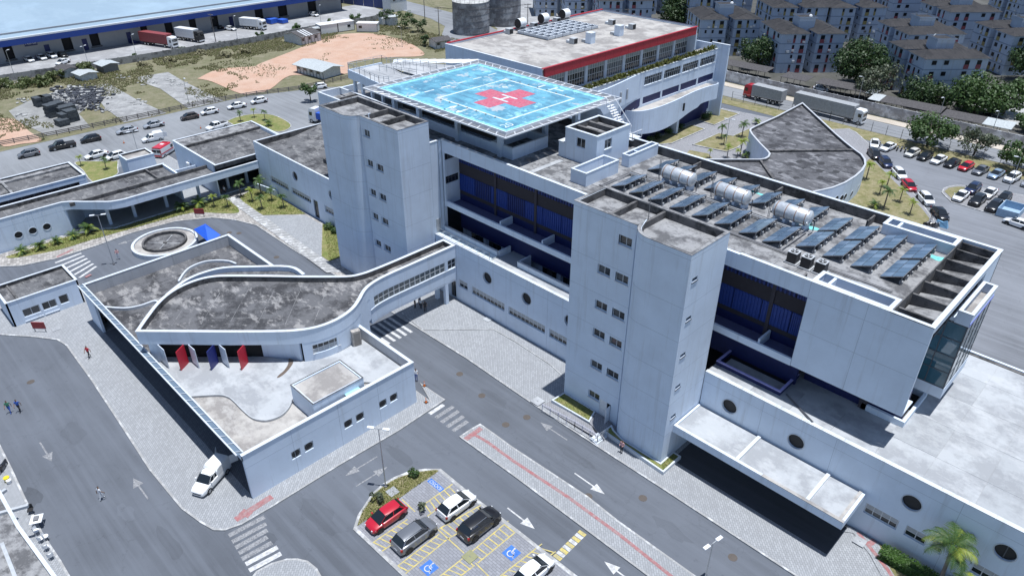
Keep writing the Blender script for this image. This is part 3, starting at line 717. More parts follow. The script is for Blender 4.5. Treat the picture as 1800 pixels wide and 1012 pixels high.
# right roof: wide pale deck with kerb coping; bays of screed
MB().box(-69, PY+.32, PT-.35, -41, 56.25, PT-.03).build('roof_slab', M_ROOF_L, pod)
MB().box(-26.7, PY+.32, PT-.35, 26, 77.0, PT-.05).build('roof_slab', M_ROOF_L, pod)
for i, x in enumerate(range(-26, 26, 4)):
    for j, (ya, yb) in enumerate(((55.05, 58.4), (58.4, 63.2), (63.2, 68.0), (68.0, 72.6), (72.6, 76.6))):
        if x+4 <= -8 and j >= 1: continue
        MB().box(x+.012, ya+.012, PT-.05, x+3.988, yb-.012, PT-.005+random.uniform(0, .01)).build('roof_panel', random.choice((M_ROOF_L, M_ROOF_L, M_ROOF_L2)), pod)
for x0, x1 in ((-69, -41.05), (-26.7, 26)):
    n = int((x1-x0)/2); d = (x1-x0)/n
    for i in range(n): MB().box(x0+i*d+.012, PY-.04, PT+.002, x0+(i+1)*d-.012, PY+.42, PT+.085+random.uniform(0, .01)).build('coping', M_COPE, pod)
MB().box(-9, 77.02, 0, 26, 77.3, PT+.15).build('back_wall', M_WALL, pod)
MB().box(-9, 76.6, PT+.0, 26, 77.0, PT+.06).build('gutter', M_INNER, pod)
# low patio walls between the towers
for x0, x1 in ((-68.9, -58.6), (-54.9, -41.1)):
    MB().box(x0, 56.2, PT-.06, x1, 56.42, 9.42).build('patio_wall', M_WALL, pod)
    MB().box(x0, 56.14, 9.42, x1, 56.48, 9.5).build('coping', M_COPE, pod)
for x in (-58.55, -54.9): MB().box(x-.1, 56.5, 7.2, x+.12, 58.6, 9.42).build('patio_wall', M_WALL, pod)
MB().box(-58.4, 56.3, 8.3, -55.05, 59.6, 8.55).build('patio_floor', M_ROOF_L, pod)
MB().box(-69, 56.5, 5.6, -41, 60.2, 5.8).build('court_floor', M_ROOF, pod)
MB().box(-69, 59.65, 5.8, -41, 59.9, 8.6).build('court_wall', M_WALL, pod)
for x in (-66, -62.5, -59.5, -52.5, -49, -45.5):
    window(pod, Face((x-1.2, 59.65), (1, 0)), 0, 2.4, 6.4, 7.9, -.04, 3, (1,), fm=M_FRAME_D)
for x in (-64.2, -50.5): MB().box(x-.15, 59.3, 5.8, x+.15, 59.6, 11.9).build('column', M_WALL, pod)
# glazed strip roof beside the bridge
gs = MB().box(-69, 54.75, PT+.03, -58.4, 56.1, PT+.06).build('skylight', plain('skylight_glass', (.62, .7, .74), .2), pod)
for i in range(9): MB().box(-68.9+i*1.3, 54.76, PT+.06, -68.84+i*1.3, 56.1, PT+.11).build('glazing_bar', M_STEEL, gs)
for x in (-58.5,): MB().bar((x, 54.8, PT), (x, 54.8, PT+1.1), .05).build('post', M_STEEL, gs)
MB().bar((-69, 54.78, PT+1.08), (-58.5, 54.78, PT+1.08), .04).build('rail', M_STEEL, gs)
# court by the right-hand recess: violet-blue kerb
crt = MB().ring(ccw([(-26.6, 56.4), (-19.6, 56.4), (-19.6, 60.4), (-26.6, 60.4)]), .22, PT-.06, 9.15).build('court_kerb', M_NAVY, pod)
MB().ring(ccw([(-26.62, 56.38), (-19.58, 56.38), (-19.58, 60.42), (-26.62, 60.42)]), .26, 9.15, 9.22).build('coping', plain('lilac_coping', (.42, .4, .75), .5), pod)
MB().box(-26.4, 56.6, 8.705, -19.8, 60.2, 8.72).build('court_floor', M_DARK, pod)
for x in (-24.6, -21.4):
    window(pod, Face((x-1.3, 59.9), (1, 0)), 0, 2.6, 8.9, 10.2, 0, 4, (1,), fm=M_FRAME_D)
# low well in front of the glass box
MB().ring(ccw([(-13.4, 60.2), (-9.5, 60.2), (-9.5, 66.2), (-13.4, 66.2)]), .28, PT-.06, 9.35).build('light_well', M_WALL, pod)
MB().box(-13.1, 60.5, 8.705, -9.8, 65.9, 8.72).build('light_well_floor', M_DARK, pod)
br_ = MB().bar((-19.2, 57.0, PT+.07), (-15.6, 54.95, PT+.12), .16).build('drain_pipe', M_FRAME_D, pod)
# western roof: stepped weathered slabs behind the parapet
roof_w = MB().box(-119.0, PY+.32, 7.6, -84, 68.4, 7.8).build('roof_slab', M_ROOF_M, pod)
MB().add([(-119, 62.5, 7.82), (-84, 62.5, 7.82), (-84, 68.3, 8.72), (-119, 68.3, 8.72)], [(0, 1, 2, 3)]).build('roof_apron', M_ROOF_M, pod)
MB().ring(ccw([(-119.3, 54.6), (-84.15, 54.6), (-84.15, 68.6), (-119.3, 68.6)]), .3, PT, PT+.08).build('coping', M_COPE, pod)
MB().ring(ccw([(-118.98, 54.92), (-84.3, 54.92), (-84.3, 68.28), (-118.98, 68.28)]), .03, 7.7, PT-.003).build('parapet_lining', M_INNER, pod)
MB().box(-119.3, 68.3, 0, -84, 68.6, PT-.004).build('back_wall', M_WALL, pod)
for a in ((-104, 59.2, -97.2, 62.0), (-96, 56.4, -88, 58.8)):
    MB().ring(ccw([(a[0], a[1]), (a[2], a[1]), (a[2], a[3]), (a[0], a[3])]), .2, 7.75, 8.55).build('roof_kerb', M_INNER, pod)
MB().ring(ccw([(-97, 57), (-93.5, 57), (-93.5, 59.5), (-97, 59.5)]), .2, 7.75, 8.9).build('roof_hatch', M_WALL, pod)
MB().box(-96.8, 57.2, 8.2, -93.7, 59.3, 8.25).build('roof_hatch_cover', M_NAVY, pod)
# low ramp wall at the foot of the western facade
MB().wall([(-119.3, 53.2), (-113, 54.3)], 0, 1.3, .2).build('ramp_wall', M_WALL, pod)

# ================================================================== main block
mb_ = thing('main_block', 'white main hospital block with solar roof between the stair towers and the glass end', 'building', (-38, 65, 0))
MY, MX1, MT, RZ = 56.5, -9.3, 21.6, 20.55
FM = Face((0, MY), (1, 0))
# front fascia, beam and big blind panel
MB().box(-69.0, MY, 20.0, -41.0, MY+.3, MT).build('fascia', M_WALL, mb_)
MB().box(-30.5, MY, 20.0, -19.4, MY+.3, MT).build('fascia', M_WALL, mb_)
MB().box(-41, MY+.02, 9, -30.5, MY+.3, MT).build('front_wall', M_WALL, mb_)
pn = MB().box(-19.4, MY, 12.5, MX1, MY+.28, MT).build('blind_panel', M_WALL, mb_)
joints(mb_, FM, (20.0, 16.6), (-19.38, -14.4), -19.38, MX1, 12.5, MT)
joints(mb_, FM, (), (-55, -48), -69, -41, 20.0, MT)
for x0, x1 in ((-68.6, -41.05), (-30.4, -19.42)):
    MB().box(x0, MY-.02, 12.46, x1, MY+.25, 13.2).build('beam', M_WALL, mb_)
    MB().box(x0, MY+.26, 12.3, x1, 59.0, 12.6).build('balcony_floor', plain('balcony_floor', (.09, .1, .2), .7), mb_)
for x in (-58.5, -51.3, -22.9): MB().box(x-.1, MY+.25, 12.6, x+.1, 58.9, 13.6).build('balcony_divider', M_WALL, mb_)
# recessed wall: bands of navy, brown tile and louvres
def recess(x0, x1, first):
    YB = 59.0
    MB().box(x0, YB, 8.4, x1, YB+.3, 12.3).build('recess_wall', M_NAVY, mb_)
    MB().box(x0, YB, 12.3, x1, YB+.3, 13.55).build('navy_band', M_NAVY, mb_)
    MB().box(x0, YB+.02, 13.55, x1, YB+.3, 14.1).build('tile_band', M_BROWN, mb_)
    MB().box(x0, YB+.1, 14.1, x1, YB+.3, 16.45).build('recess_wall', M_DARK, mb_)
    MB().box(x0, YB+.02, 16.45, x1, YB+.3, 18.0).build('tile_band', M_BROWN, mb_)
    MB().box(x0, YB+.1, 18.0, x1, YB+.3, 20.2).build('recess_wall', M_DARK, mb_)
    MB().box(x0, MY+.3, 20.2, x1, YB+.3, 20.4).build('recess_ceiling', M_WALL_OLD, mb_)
    x = x0; k = first
    while x < x1-.3:
        e = min(x+3.05, x1); blue = k % 2 == 0 or x > -56.5
        pl_ = MB().box(x+.04, YB-.02, 14.1, e-.04, YB+.06, 16.45).build('louvre_panel', M_BLUE if blue else M_NAVY, mb_)
        n = 9
        for i in range(n):
            xx = x+.15+(e-x-.3)*i/(n-1)
            MB().box(xx-.06, YB-.1, 14.12, xx+.06, YB-.02, 16.43).build('slat', M_BLUE if blue else M_BLUE2, pl_)
        p2 = MB().box(x+.04, YB-.0, 18.05, e-.04, YB+.06, 20.1).build('louvre_panel', M_NAVY, mb_)
        for i in range(7):
            xx = x+.2+(e-x-.4)*i/6; MB().box(xx-.09, YB-.1, 18.07, xx+.09, YB-.0, 20.08).build('slat', M_BLUE2, p2)
        x = e; k += 1
    for xc in (x0+7.0, x0+14.1):
        if xc < x1: MB().box(xc-.18, YB-.14, 12.6, xc+.18, YB+.02, 20.2).build('pilaster', M_BROWN, mb_)
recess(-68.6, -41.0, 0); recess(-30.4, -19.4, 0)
MB().box(-19.4, MY+.3, 12.52, MX1, 59.0, 12.7).build('soffit', M_WALL, mb_)
for x in (-20.0, -13.3): MB().box(x-.35, 60.2, PT-.06, x+.35, 60.7, 12.5).build('column', M_BROWN, mb_)
MB().box(-19.2, 60.6, PT-.06, -9.9, 60.9, 12.5).build('recess_wall', M_NAVY, mb_)
MB().box(MX1-.3, 70.6, 8.7, MX1, 74.79, MT).build('end_wall', M_WALL, mb_)
MB().box(MX1-.3, MY+.29, 20.95, MX1, 70.59, MT).build('edge_beam', M_WALL, mb_)
MB().box(-12.6, MY+.3, 12.7, -12.3, 74.4, 19.2).build('inner_wall', M_WALL, mb_)
MB().box(-69, 74.5, 0, MX1, 74.8, MT).build('back_wall', M_WALL, mb_)
# left return wall of the recess with two window strips
MB().wall([(-68.6, MY), (-68.6, 59.0)], 12.3, 20, .3, [(.1, 2.4, 15.55, 16.6), (.1, 2.4, 18.9, 19.8)]).build('return_wall', M_WALL, mb_)
FL = Face((-68.6, MY), (0, 1))
window(mb_, FL, .1, 2.4, 15.55, 16.6, .1, 4, (1, .5), fm=M_FRAME_D); window(mb_, FL, .1, 2.4, 18.9, 19.8, .1, 4, (1,), fm=M_FRAME_D)
# roof deck
MB().box(-98, MY, 8.0, -84.3, MY+.3, MT).build('front_wall', M_WALL, mb_)
MB().box(-84.3, MY+.01, 8.0, -69.4, MY+.3, 21.0).build('front_wall', M_WALL, mb_)
MB().box(-98, MY+.3, 7.0, -97.7, 74.8, MT).build('side_wall', M_WALL, mb_)
MB().box(-97.7, 74.5, 0, -69.02, 74.8, MT).build('back_wall', M_WALL, mb_)
MB().box(-97.7, MY+.33, RZ-.3, -69.02, 74.47, RZ).build('roof_slab', M_ROOF, mb_)
MB().ring(ccw([(-98, MY), (-84.4, MY), (-84.4, MY+4), (-98, MY+4)]), .3, MT+.002, MT+.08).build('coping', M_COPE, mb_)
MB().box(-93.5, MY+.3, RZ, -93.2, 60.5, MT-.003).build('parapet_rib', M_INNER, mb_)
MB().box(-69, MY+.33, RZ-.3, -12.8, 74.47, RZ).build('roof_slab', M_ROOF, mb_)
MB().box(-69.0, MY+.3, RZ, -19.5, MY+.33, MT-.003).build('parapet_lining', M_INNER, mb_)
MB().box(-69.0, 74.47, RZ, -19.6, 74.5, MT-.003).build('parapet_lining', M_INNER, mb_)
for i in range(28):
    x0 = -69+i*59.7/28; MB().box(x0+.01, MY-.03, MT+.002, x0+59.7/28-.01, MY+.36, MT+.075).build('coping', M_COPE, mb_) if not (-43 < x0 < -27.5) else None
    MB().box(x0+.01, 74.44, MT+.002, x0+59.7/28-.01, 74.84, MT+.075).build('coping', M_COPE, mb_)
for x in (-60.5, -33.5, -20.5): MB().box(x-.08, MY+.34, RZ+.02, x+.08, MY+1.5, MT-.2).build('parapet_rib', M_INNER, mb_)
for x in (-52.5, -41.8, -31.2, -21): MB().box(x-.09, 72.6, RZ+.02, x+.09, 74.46, MT-.25).build('parapet_rib', M_INNER, mb_)
# gutter channel and screed bays of the front half
for x0, x1 in ((-68, -55.6), (-54.8, -42), (-26, -19.8)): MB().box(x0, MY+.36, RZ+.004, x1, MY+1.35, RZ+.03).build('gutter', M_INNER, mb_)
pieces(mb_, 'roof_panel', M_ROOF, -26, 58.0, -19.8, 59.6, RZ, 3, 1); pieces(mb_, 'roof_panel', M_ROOF, -54.6, 58.0, -45, 64.2, RZ, 2, 2); pieces(mb_, 'roof_panel', M_ROOF, -19.2, 59.4, -13.2, 61.0, RZ, 3, 1); pieces(mb_, 'roof_panel', M_ROOF, -41, 56.9, -27, 59.6, RZ, 7, 1)
MB().box(-55.55, 57.9, RZ+.002, -54.85, 64.2, RZ+.06).build('walkway', M_ROOF_L, mb_)
for x in (-30.4, -33.1): MB().box(x-.12, 57.0, RZ+.06, x+.12, 59.4, RZ+.16).build('roof_sleeper', M_COPE, mb_)
for q in ((-16.9, 72.9, -13.2, 73.9),): pass
for (x, y, sx, sy) in ((-14.4, 71.0, 1.6, 1.0), (-24.2, 68.6, 1.7, .7), (-29.0, 71.6, 1.2, .8), (-33.5, 72.5, 1.6, .5)):
    MB().prism(smoothpath([(x-sx, y-sy*.3), (x-sx*.4, y+sy*.6), (x+sx*.4, y+sy*.35), (x+sx, y+sy*.7), (x+sx*.7, y-sy*.5), (x, y-sy*.25), (x-sx*.5, y-sy*.8), (x-sx, y-sy*.3)], 3)[:-1], RZ+.002, RZ+.012, False).build('membrane_patch', plain('turquoise_membrane', (.2, .62, .6), .5, var=.3), mb_)
MB().prism([(-17.4, 60.3), (-15.5, 60.2), (-15.2, 61.2), (-16.4, 61.5), (-17.6, 61.1)], RZ+.06, RZ+.07, False).build('roof_patch', M_ROOF_L, mb_)
# light wells with white walls, front and rear
for (y0, y1) in ((56.82, 59.0), (72.4, 74.44)):
    MB().ring(ccw([(-19.45, y0), (-12.75, y0), (-12.75, y1), (-19.45, y1)]), .3, RZ-2.2, MT-.002).build('light_well', M_WALL, mb_)
    MB().ring(ccw([(-19.5, y0-.04), (-12.7, y0-.04), (-12.7, y1+.04), (-19.5, y1+.04)]), .38, MT+.003, MT+.08).build('coping', M_COPE, mb_)
    MB().box(-19.1, y0+.3, 19.05, -13.05, y1-.3, 19.1).build('light_well_floor', M_WALL, mb_)
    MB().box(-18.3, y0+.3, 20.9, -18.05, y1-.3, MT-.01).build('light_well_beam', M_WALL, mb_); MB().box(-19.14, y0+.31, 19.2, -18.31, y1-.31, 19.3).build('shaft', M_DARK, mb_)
# saw-tooth concrete roof over the end
ys = [57.0, 58.3, 61.4, 64.2, 67.0, 69.9, 72.6, 74.45]
MB().box(-12.7, MY+.35, 19.2, MX1-.32, 74.4, 19.3).build('roof_slab', M_INNER, mb_)
MB().box(-12.72, MY+.34, 19.3, -12.62, 74.4, MT-.02).build('parapet_lining', M_INNER, mb_)
for a, b in zip(ys, ys[1:]):
    MB().add([(-12.55, a+.1, 20.2), (MX1-.34, a+.1, 20.7), (MX1-.34, b-.1, 20.75), (-12.55, b-.1, 20.25)], [(0, 1, 2, 3)]).build('sloped_slab', M_ROOF, mb_)
    MB().add([(-12.55, b-.14, 19.3), (MX1-.34, b-.14, 20.7), (MX1-.34, b-.14, 21.35), (-12.55, b-.14, 21.35), (-12.55, b+.06, 19.3), (MX1-.34, b+.06, 20.7), (MX1-.34, b+.06, 21.35), (-12.55, b+.06, 21.35)], [(0,1,2,3),(4,5,6,7),(3,2,6,7),(0,1,5,4),(0,3,7,4),(1,2,6,5)]).build('roof_beam', M_INNER, mb_)
MB().box(MX1-.36, MY+.38, MT+.002, MX1+.04, 74.8, MT+.08).build('coping', M_COPE, mb_)
MB().box(-12.75, MY-.03, MT+.003, MX1+.04, MY+.36, MT+.079).build('coping', M_COPE, mb_)
# glass bay at the end
gb = thing('glass_bay', 'blue glass box projecting from the right end of the main block', 'building', (-8.7, 67, 10))
GX0, GX1, GY0, GY1 = -9.28, -8.1, 63.7, 70.5
MB().box(-11.6, GY0, 10.9, GX1, GY1, 12.0).build('base_slab', M_WALL, gb)
MB().ring(ccw([(GX0-.0, GY0), (GX1, GY0), (GX1, GY1), (GX0, GY1)]), .2, 18.8, 20.0).build('parapet', M_WALL, gb)
MB().box(GX0+.2, GY0+.2, 18.85, GX1-.2, GY1-.2, 19.1).build('roof', M_ROOF_B, gb)
MB().ring(ccw([(GX0, GY0-.05), (GX1+.05, GY0-.05), (GX1+.05, GY1+.05), (GX0, GY1+.05)]), .3, 20.002, 20.08).build('coping', M_COPE, gb)
MB().box(GX1+.002, GY0, 18.8, GX1+.03, GY1, 19.15).build('trim', plain('lilac_trim', (.25, .3, .7), .5), gb)
MB().box(-11.4, GY0+.9, 12.0, GX1-.5, GY1-.15, 18.8).build('interior', plain('interior_blue', (.05, .10, .13), .7, var=.6, scale=.8), gb)
MB().box(-11.5, GY0+.12, 18.8, GX0, GY1, 19.2).build('ceiling', M_WALL, gb)
gf, ge = Face((-11.5, GY0), (1, 0)), Face((GX1, GY0), (0, 1))
window(gb, gf, 0, GX1+11.5, 12.0, 18.8, .02, 2, (1, 1, 1, 1), gm=M_GLASS_B, fm=M_FRAME_D, fw=.08, name='glass_wall')
window(gb, ge, 0, GY1-GY0, 12.0, 18.8, .02, 4, (1, 1, 1, 1), gm=M_GLASS_B, fm=M_FRAME_D, fw=.07, name='glass_wall')
# ================================================================== roof plant on the main block
M_PV = glass('solar_cell', (.085, .135, .205), .16, .8); M_PV2 = glass('solar_cell_pale', (.14, .2, .285), .16, .8)
M_ALU = plain('aluminium', (.6, .62, .64), .3, .8)
M_GREYST = plain('grey_steel', (.22, .22, .23), .6, .3)
M_RUST = plain('rusty_strap', (.28, .17, .12), .8)
def solar_array(x, y, L, nx, ny, label, grp):
    """tilted array: low edge at x, high edge 1.85 m further; ny modules along y"""
    t = thing('solar_array', label, 'solar panel', (x, y, RZ), grp)
    W, H = 1.85, .72
    fr = MB()
    for i in range(5):
        yy = y+.05+(L-.1)*i/4
        fr.bar((x+W-.05, yy, RZ), (x+W-.05, yy, RZ+.18+H-.05), .09); fr.bar((x+.05, yy, RZ), (x+.05, yy, RZ+.16), .09); fr.bar((x+.05, yy, RZ+.14), (x+W-.05, yy, RZ+.14+H-.02), .06)
    for yy in (y+.03, y+L-.03): fr.bar((x+W-.05, yy, RZ+.05), (x+W-.05, yy, RZ+H), .06)
    fr.bar((x+W-.05, y, RZ+.1+H), (x+W-.05, y+L, RZ+.1+H), .07)
    fr.build('support_frame', M_GREYST, t)
    for i in range(4): MB().box(x+W-.2, y+.1+i*(L-.5)/3, RZ, x+W+.06, y+.36+i*(L-.5)/3, RZ+.32+.1*(i % 2)).build('ballast_block', M_ROOF_L, t)
    e = .025
    for i in range(nx):
        for j in range(ny):
            x0, x1 = x+W*i/nx+e, x+W*(i+1)/nx-e; y0, y1 = y+L*j/ny+e, y+L*(j+1)/ny-e
            zz = lambda q: RZ+.2+(q-x)/W*H
            m = MB().add([(x0, y0, zz(x0)), (x1, y0, zz(x1)), (x1, y1, zz(x1)), (x0, y1, zz(x0))]+[(x0, y0, zz(x0)-.05), (x1, y0, zz(x1)-.05), (x1, y1, zz(x1)-.05), (x0, y1, zz(x0)-.05)], [(0,1,2,3),(7,6,5,4),(0,4,5,1),(1,5,6,2),(2,6,7,3),(3,7,4,0)]).build('panel', M_PV if (i+j) % 3 else M_PV2, t)
    MB().add([(x-.02, y-.02, RZ+.12), (x+W+.02, y-.02, RZ+.12+H), (x+W+.02, y+L+.02, RZ+.12+H), (x-.02, y+L+.02, RZ+.12)], [(0, 1, 2, 3)]).build('panel_frame', M_ALU, t)
    return t
ordn = ['first', 'second', 'third', 'fourth', 'fifth', 'sixth', 'seventh', 'eighth']
for i, x in enumerate((-45.7, -43.2, -40.6, -37.8, -35.0, -32.3, -29.5, -26.9)):
    solar_array(x, 62.0, 4.3, 2, 3, 'dark tilted solar array, %s from the roof stair house in the row before the tanks' % ordn[i], 'solar arrays before the tanks')
for i, x in enumerate((-45.7, -43.2, -40.5, -37.9, -35.0, -32.3, -29.7, -27.0)):
    solar_array(x, 69.0, 3.9, 2, 3, 'dark tilted solar array, %s from the left in the row behind the steel tanks' % ordn[i], 'solar arrays behind the tanks')
for i, x in enumerate((-24.1, -21.4, -18.7, -16.0)):
    solar_array(x, 63.4, 4.2, 2, 4, 'blue solar array, %s right of the tanks in the row nearer the condenser units' % ordn[i], 'front solar arrays right of the tanks')
    solar_array(x, 68.15, 3.9, 2, 4, 'blue solar array, %s right of the tanks in the row along the rear parapet' % ordn[i], 'rear solar arrays right of the tanks')
def hot_tank(x0, x1, y, label):
    t = thing('hot_water_tank', label, 'tank', ((x0+x1)/2, y, RZ), 'steel tanks on the solar roof')
    n = 24; r = .8; zc = RZ+1.4; mb = MB()
    pr = [(x0-.22, .12), (x0-.18, .4), (x0-.1, .62), (x0, .74), (x0+.05, r), ((x0+x1)/2, r), (x1-.05, r), (x1, .74), (x1+.1, .62), (x1+.18, .4), (x1+.22, .12)]
    for (x, q) in pr: mb.v += [(x, y+q*math.cos(2*math.pi*k/n), zc+q*math.sin(2*math.pi*k/n)) for k in range(n)]
    for i in range(len(pr)-1): mb.f += [(i*n+k, i*n+(k+1) % n, (i+1)*n+(k+1) % n, (i+1)*n+k) for k in range(n)]
    mb.f += [tuple(range(n)), tuple((len(pr)-1)*n+k for k in range(n))]
    mb.build('shell', plain('brushed_steel', (.66, .68, .7), .38, .45, var=.25), t, smooth=True)
    for i in range(4):
        x = x0+.25+(x1-x0-.5)*i/3; s = MB()
        for k in range(n):
            a0, a1 = 2*math.pi*k/n, 2*math.pi*(k+1)/n
            s.add([(x+dx, y+(r+dr)*math.cos(a), zc+(r+dr)*math.sin(a)) for dx in (-.04, .04) for dr in (.002, .022) for a in (a0, a1)], [(2, 3, 7, 6), (0, 1, 3, 2), (4, 5, 7, 6)])
        s.build('strap', M_RUST, t)
        MB().box(x-.14, y-.62, RZ, x+.14, y+.62, RZ+.72).build('saddle', M_WALL_OLD, t)
    MB().box(x0, y-.5, RZ+.0, x1, y+.5, RZ+.12).build('plinth', M_ROOF_L, t)
    p = MB()
    for dx in (-.55, -.4):
        p.tube([(x0+dx, y-.3, RZ), (x0+dx, y-.3, RZ+2.7)], .03, 6)
    for k in range(6): p.tube([(x0-.55, y-.3, RZ+.4+k*.4), (x0-.4, y-.3, RZ+.4+k*.4)], .02, 5)
    p.build('ladder', M_GREYST, t)
    q = MB().tube([(x1+.2, y, zc), (x1+.55, y, zc), (x1+.55, y, RZ+.2), (x1+.55, y-1.0, RZ+.2)], .06, 8).build('outlet_pipe', M_GREYST, t)
    return t
hot_tank(-42.4, -38.6, 67.6, 'steel hot water tank nearest the roof stair house')
hot_tank(-35.5, -31.8, 67.6, 'steel hot water tank in the middle of the three on the roof')
hot_tank(-28.6, -24.9, 67.6, 'steel hot water tank farthest right, beside the bluer solar arrays')
pipes = thing('roof_pipework', 'run of grey insulated pipes crossing the solar roof below the tanks', 'pipes', (-35, 66.6, RZ))
for k, yy in enumerate((66.35, 66.6, 66.85)): MB().tube([(-46.5, yy, RZ+.25+.04*k), (-24.9, yy, RZ+.25+.04*k)], .07, 8).build('pipe', M_GREYST if k != 1 else M_STEEL, pipes)
for yy in (61.4, 61.6): MB().tube([(-47, yy, RZ+.16), (-14.2, yy, RZ+.16)], .06, 8).build('pipe', M_GREYST, pipes)
for xx in (-46.7, -46.4): MB().tube([(xx, 61.4, RZ+.2), (xx, 66.8, RZ+.2)], .06, 8).build('pipe', M_GREYST, pipes)
MB().tube([(-24.7, 61.5, RZ+.2), (-24.7, 67, RZ+.2)], .06, 8).build('pipe', M_GREYST, pipes)
for i in range(16): MB().box(-46+i*1.35, 66.2, RZ, -45.9+i*1.35, 67, RZ+.2).build('pipe_rest', M_ROOF_L, pipes)
def condenser(x, y, label):
    t = thing('condenser_unit', label, 'air conditioner', (x, y, RZ), 'condensers by the front parapet')
    MB().box(x-.62, y-.62, RZ, x+.62, y+.62, RZ+.12).build('plinth', M_ROOF_L, t)
    MB().box(x-.45, y-.45, RZ+.14, x+.45, y+.45, RZ+1.12).build('cabinet', plain('black_cabinet', (.025, .025, .027), .5), t)
    g = MB()
    for k in range(9): g.box(x-.46, y-.4+k*.1, RZ+.25, x+.46, y-.37+k*.1, RZ+1.0)
    g.build('grille', M_GREYST, t)
    MB().box(x-.47, y-.47, RZ+1.12, x+.47, y+.47, RZ+1.17).build('top_plate', M_PANEL_G, t)
    f = MB().cyl((x, y), .36, RZ+1.17, RZ+1.22, 20).build('fan_guard', M_VENT, t)
    b = MB()
    for k in range(4):
        a = k*math.pi/2+.4; c, s_ = math.cos(a), math.sin(a)
        b.add([(x, y, RZ+1.235), (x+.32*c-.1*s_, y+.32*s_+.1*c, RZ+1.235), (x+.32*c+.1*s_, y+.32*s_-.1*c, RZ+1.235)], [(0, 1, 2)])
    b.build('fan_blade', M_PANEL_G, f)
for i, x in enumerate((-22.95, -21.6, -20.25)): condenser(x, 60.5, 'black condenser unit, %s of the three behind the front parapet' % ('left one', 'middle one', 'right one')[i])
yl = thing('tarpaulin', 'crumpled yellow tarpaulin lying between two solar arrays', 'tarpaulin', (-42.2, 60.9, RZ))
tm = MB(); nn = 9
for i in range(nn):
    for j in range(5): tm.v.append((-43.2+i*.24, 60.6+j*.14+.05*math.sin(i), RZ+.05+.14*abs(math.sin(i*1.7+j*2.3))))
tm.f += [(i*5+j, i*5+j+1, (i+1)*5+j+1, (i+1)*5+j) for i in range(nn-1) for j in range(4)]
tm.build('sheet', plain('yellow_tarp', (.72, .62, .05), .6), yl)
def rod(x, y, z0, z1, label):
    t = thing('lightning_rod', label, 'lightning rod', (x, y, z0), 'lightning rods')
    MB().tube([(x, y, z0), (x, y, z1)], .035, 6).build('rod', M_GREYST, t); MB().cyl((x, y), .14, z0, z0+.1, 8).build('foot', M_ROOF_L, t)
rod(-33.5, 51.6, 23.4, 26.6, 'thin lightning rod on the roof of the nearer stair tower')

# ------------------------------------------------------------------ roof stair house
ph = thing('roof_stair_house', 'white stair house with two windows on the roof beside the helipad', 'building', (-53, 69, RZ))
PX0, PX1, PY0, PY1, PZ = -55.6, -50.6, 65.2, 71.6, 24.45
pw = ccw([(PX0, PY0), (PX1, PY0), (PX1, PY1), (PX0, PY1)])
MB().wall(pw, RZ-.05, PZ, .25, [(1.8, 3.2, 22.5, 23.7), (5+1.5, 5+2.9, 22.5, 23.7)], closed=True).build('wall', M_WALL, ph)
window(ph, Face((PX0, PY0), (1, 0)), 1.8, 3.2, 22.5, 23.7, .1, 2, (1,)); window(ph, Face((PX1, PY0), (0, 1)), 1.5, 2.9, 22.5, 23.7, .1, 2, (1,), sill=.1)
roof_tray(ph, pw, PZ-.7, PZ, .25, M_ROOF)
for y in (67.2, 69.4): MB().box(PX0+.3, y-.22, PZ-.7, PX1-.3, y+.22, PZ-.12).build('roof_beam', M_INNER, ph)
MB().box(PX0-1.0, PY0-.6+.6, RZ, PX0-.02, PY0+1.6, RZ+1.9).build('annex', M_WALL, ph)
MB().box(PX0-1.1, PY0-.05, RZ+1.9, PX0-.02, PY0+1.7, RZ+2.0).build('coping', M_COPE, ph)
def tub(x0, y0, x1, y1, h, label, div=None, mat=None):
    t = thing('roof_planter_box', label, 'roof box', ((x0+x1)/2, (y0+y1)/2, RZ), 'white walled boxes on the roof')
    p = ccw([(x0, y0), (x1, y0), (x1, y1), (x0, y1)])
    MB().ring(p, .22, RZ, RZ+h).build('wall', M_WALL, t); MB().ring(offset(p, -.03), .28, RZ+h+.002, RZ+h+.07).build('coping', M_COPE, t)
    MB().box(x0+.22, y0+.22, RZ, x1-.22, y1-.22, RZ+.4).build('floor', mat or M_ROOF_L, t)
    if div: MB().box(x0+.22, div-.1, RZ+.4, x1-.22, div+.1, RZ+h-.01).build('partition', M_WALL, t)
tub(-50.1, 60.0, -47.8, 66.0, 1.6, 'long open white box in front of the stair house, nearest the tower')
tub(-49.0, 68.2, -47.9, 74.2, 1.45, 'narrow open white box along the rear parapet by the stair house', 70.3)
tub(-63.3, 59.9, -59.5, 66.4, 1.5, 'grey-white open box below the front corner of the helipad', None, M_ROOF_M)

# ------------------------------------------------------------------ helipad
hp = thing('helipad', 'turquoise helipad with red cross and white H on the roof', 'helipad', (-71, 67, 25))
HZ = 25.0; HX0, HX1, HY0, HY1 = -83.5, -58.3, 57.6, 76.4
m, n_, l_, b_ = _new('helipad_paint'); MATS['helipad_paint'] = m
p_ = pos(n_, l_); v1 = noise(n_, l_, p_, .28, 8, .65); v2 = noise(n_, l_, pos(n_, l_, (.35, 1.2, 1), .9), .8, 8, .7); v3 = noise(n_, l_, p_, .5, 8, .7)
c_ = mix_rgb(n_, l_, ramp(n_, l_, v1, [(.38, 0), (.62, 1)]), (.15, .41, .53), (.065, .2, .3))
c_ = mix_rgb(n_, l_, ramp(n_, l_, v2, [(.5, 0), (.64, .85)]), c_, (.06, .16, .25))
c_ = mix_rgb(n_, l_, ramp(n_, l_, v3, [(.58, 0), (.63, .9)]), c_, (.28, .56, .66))
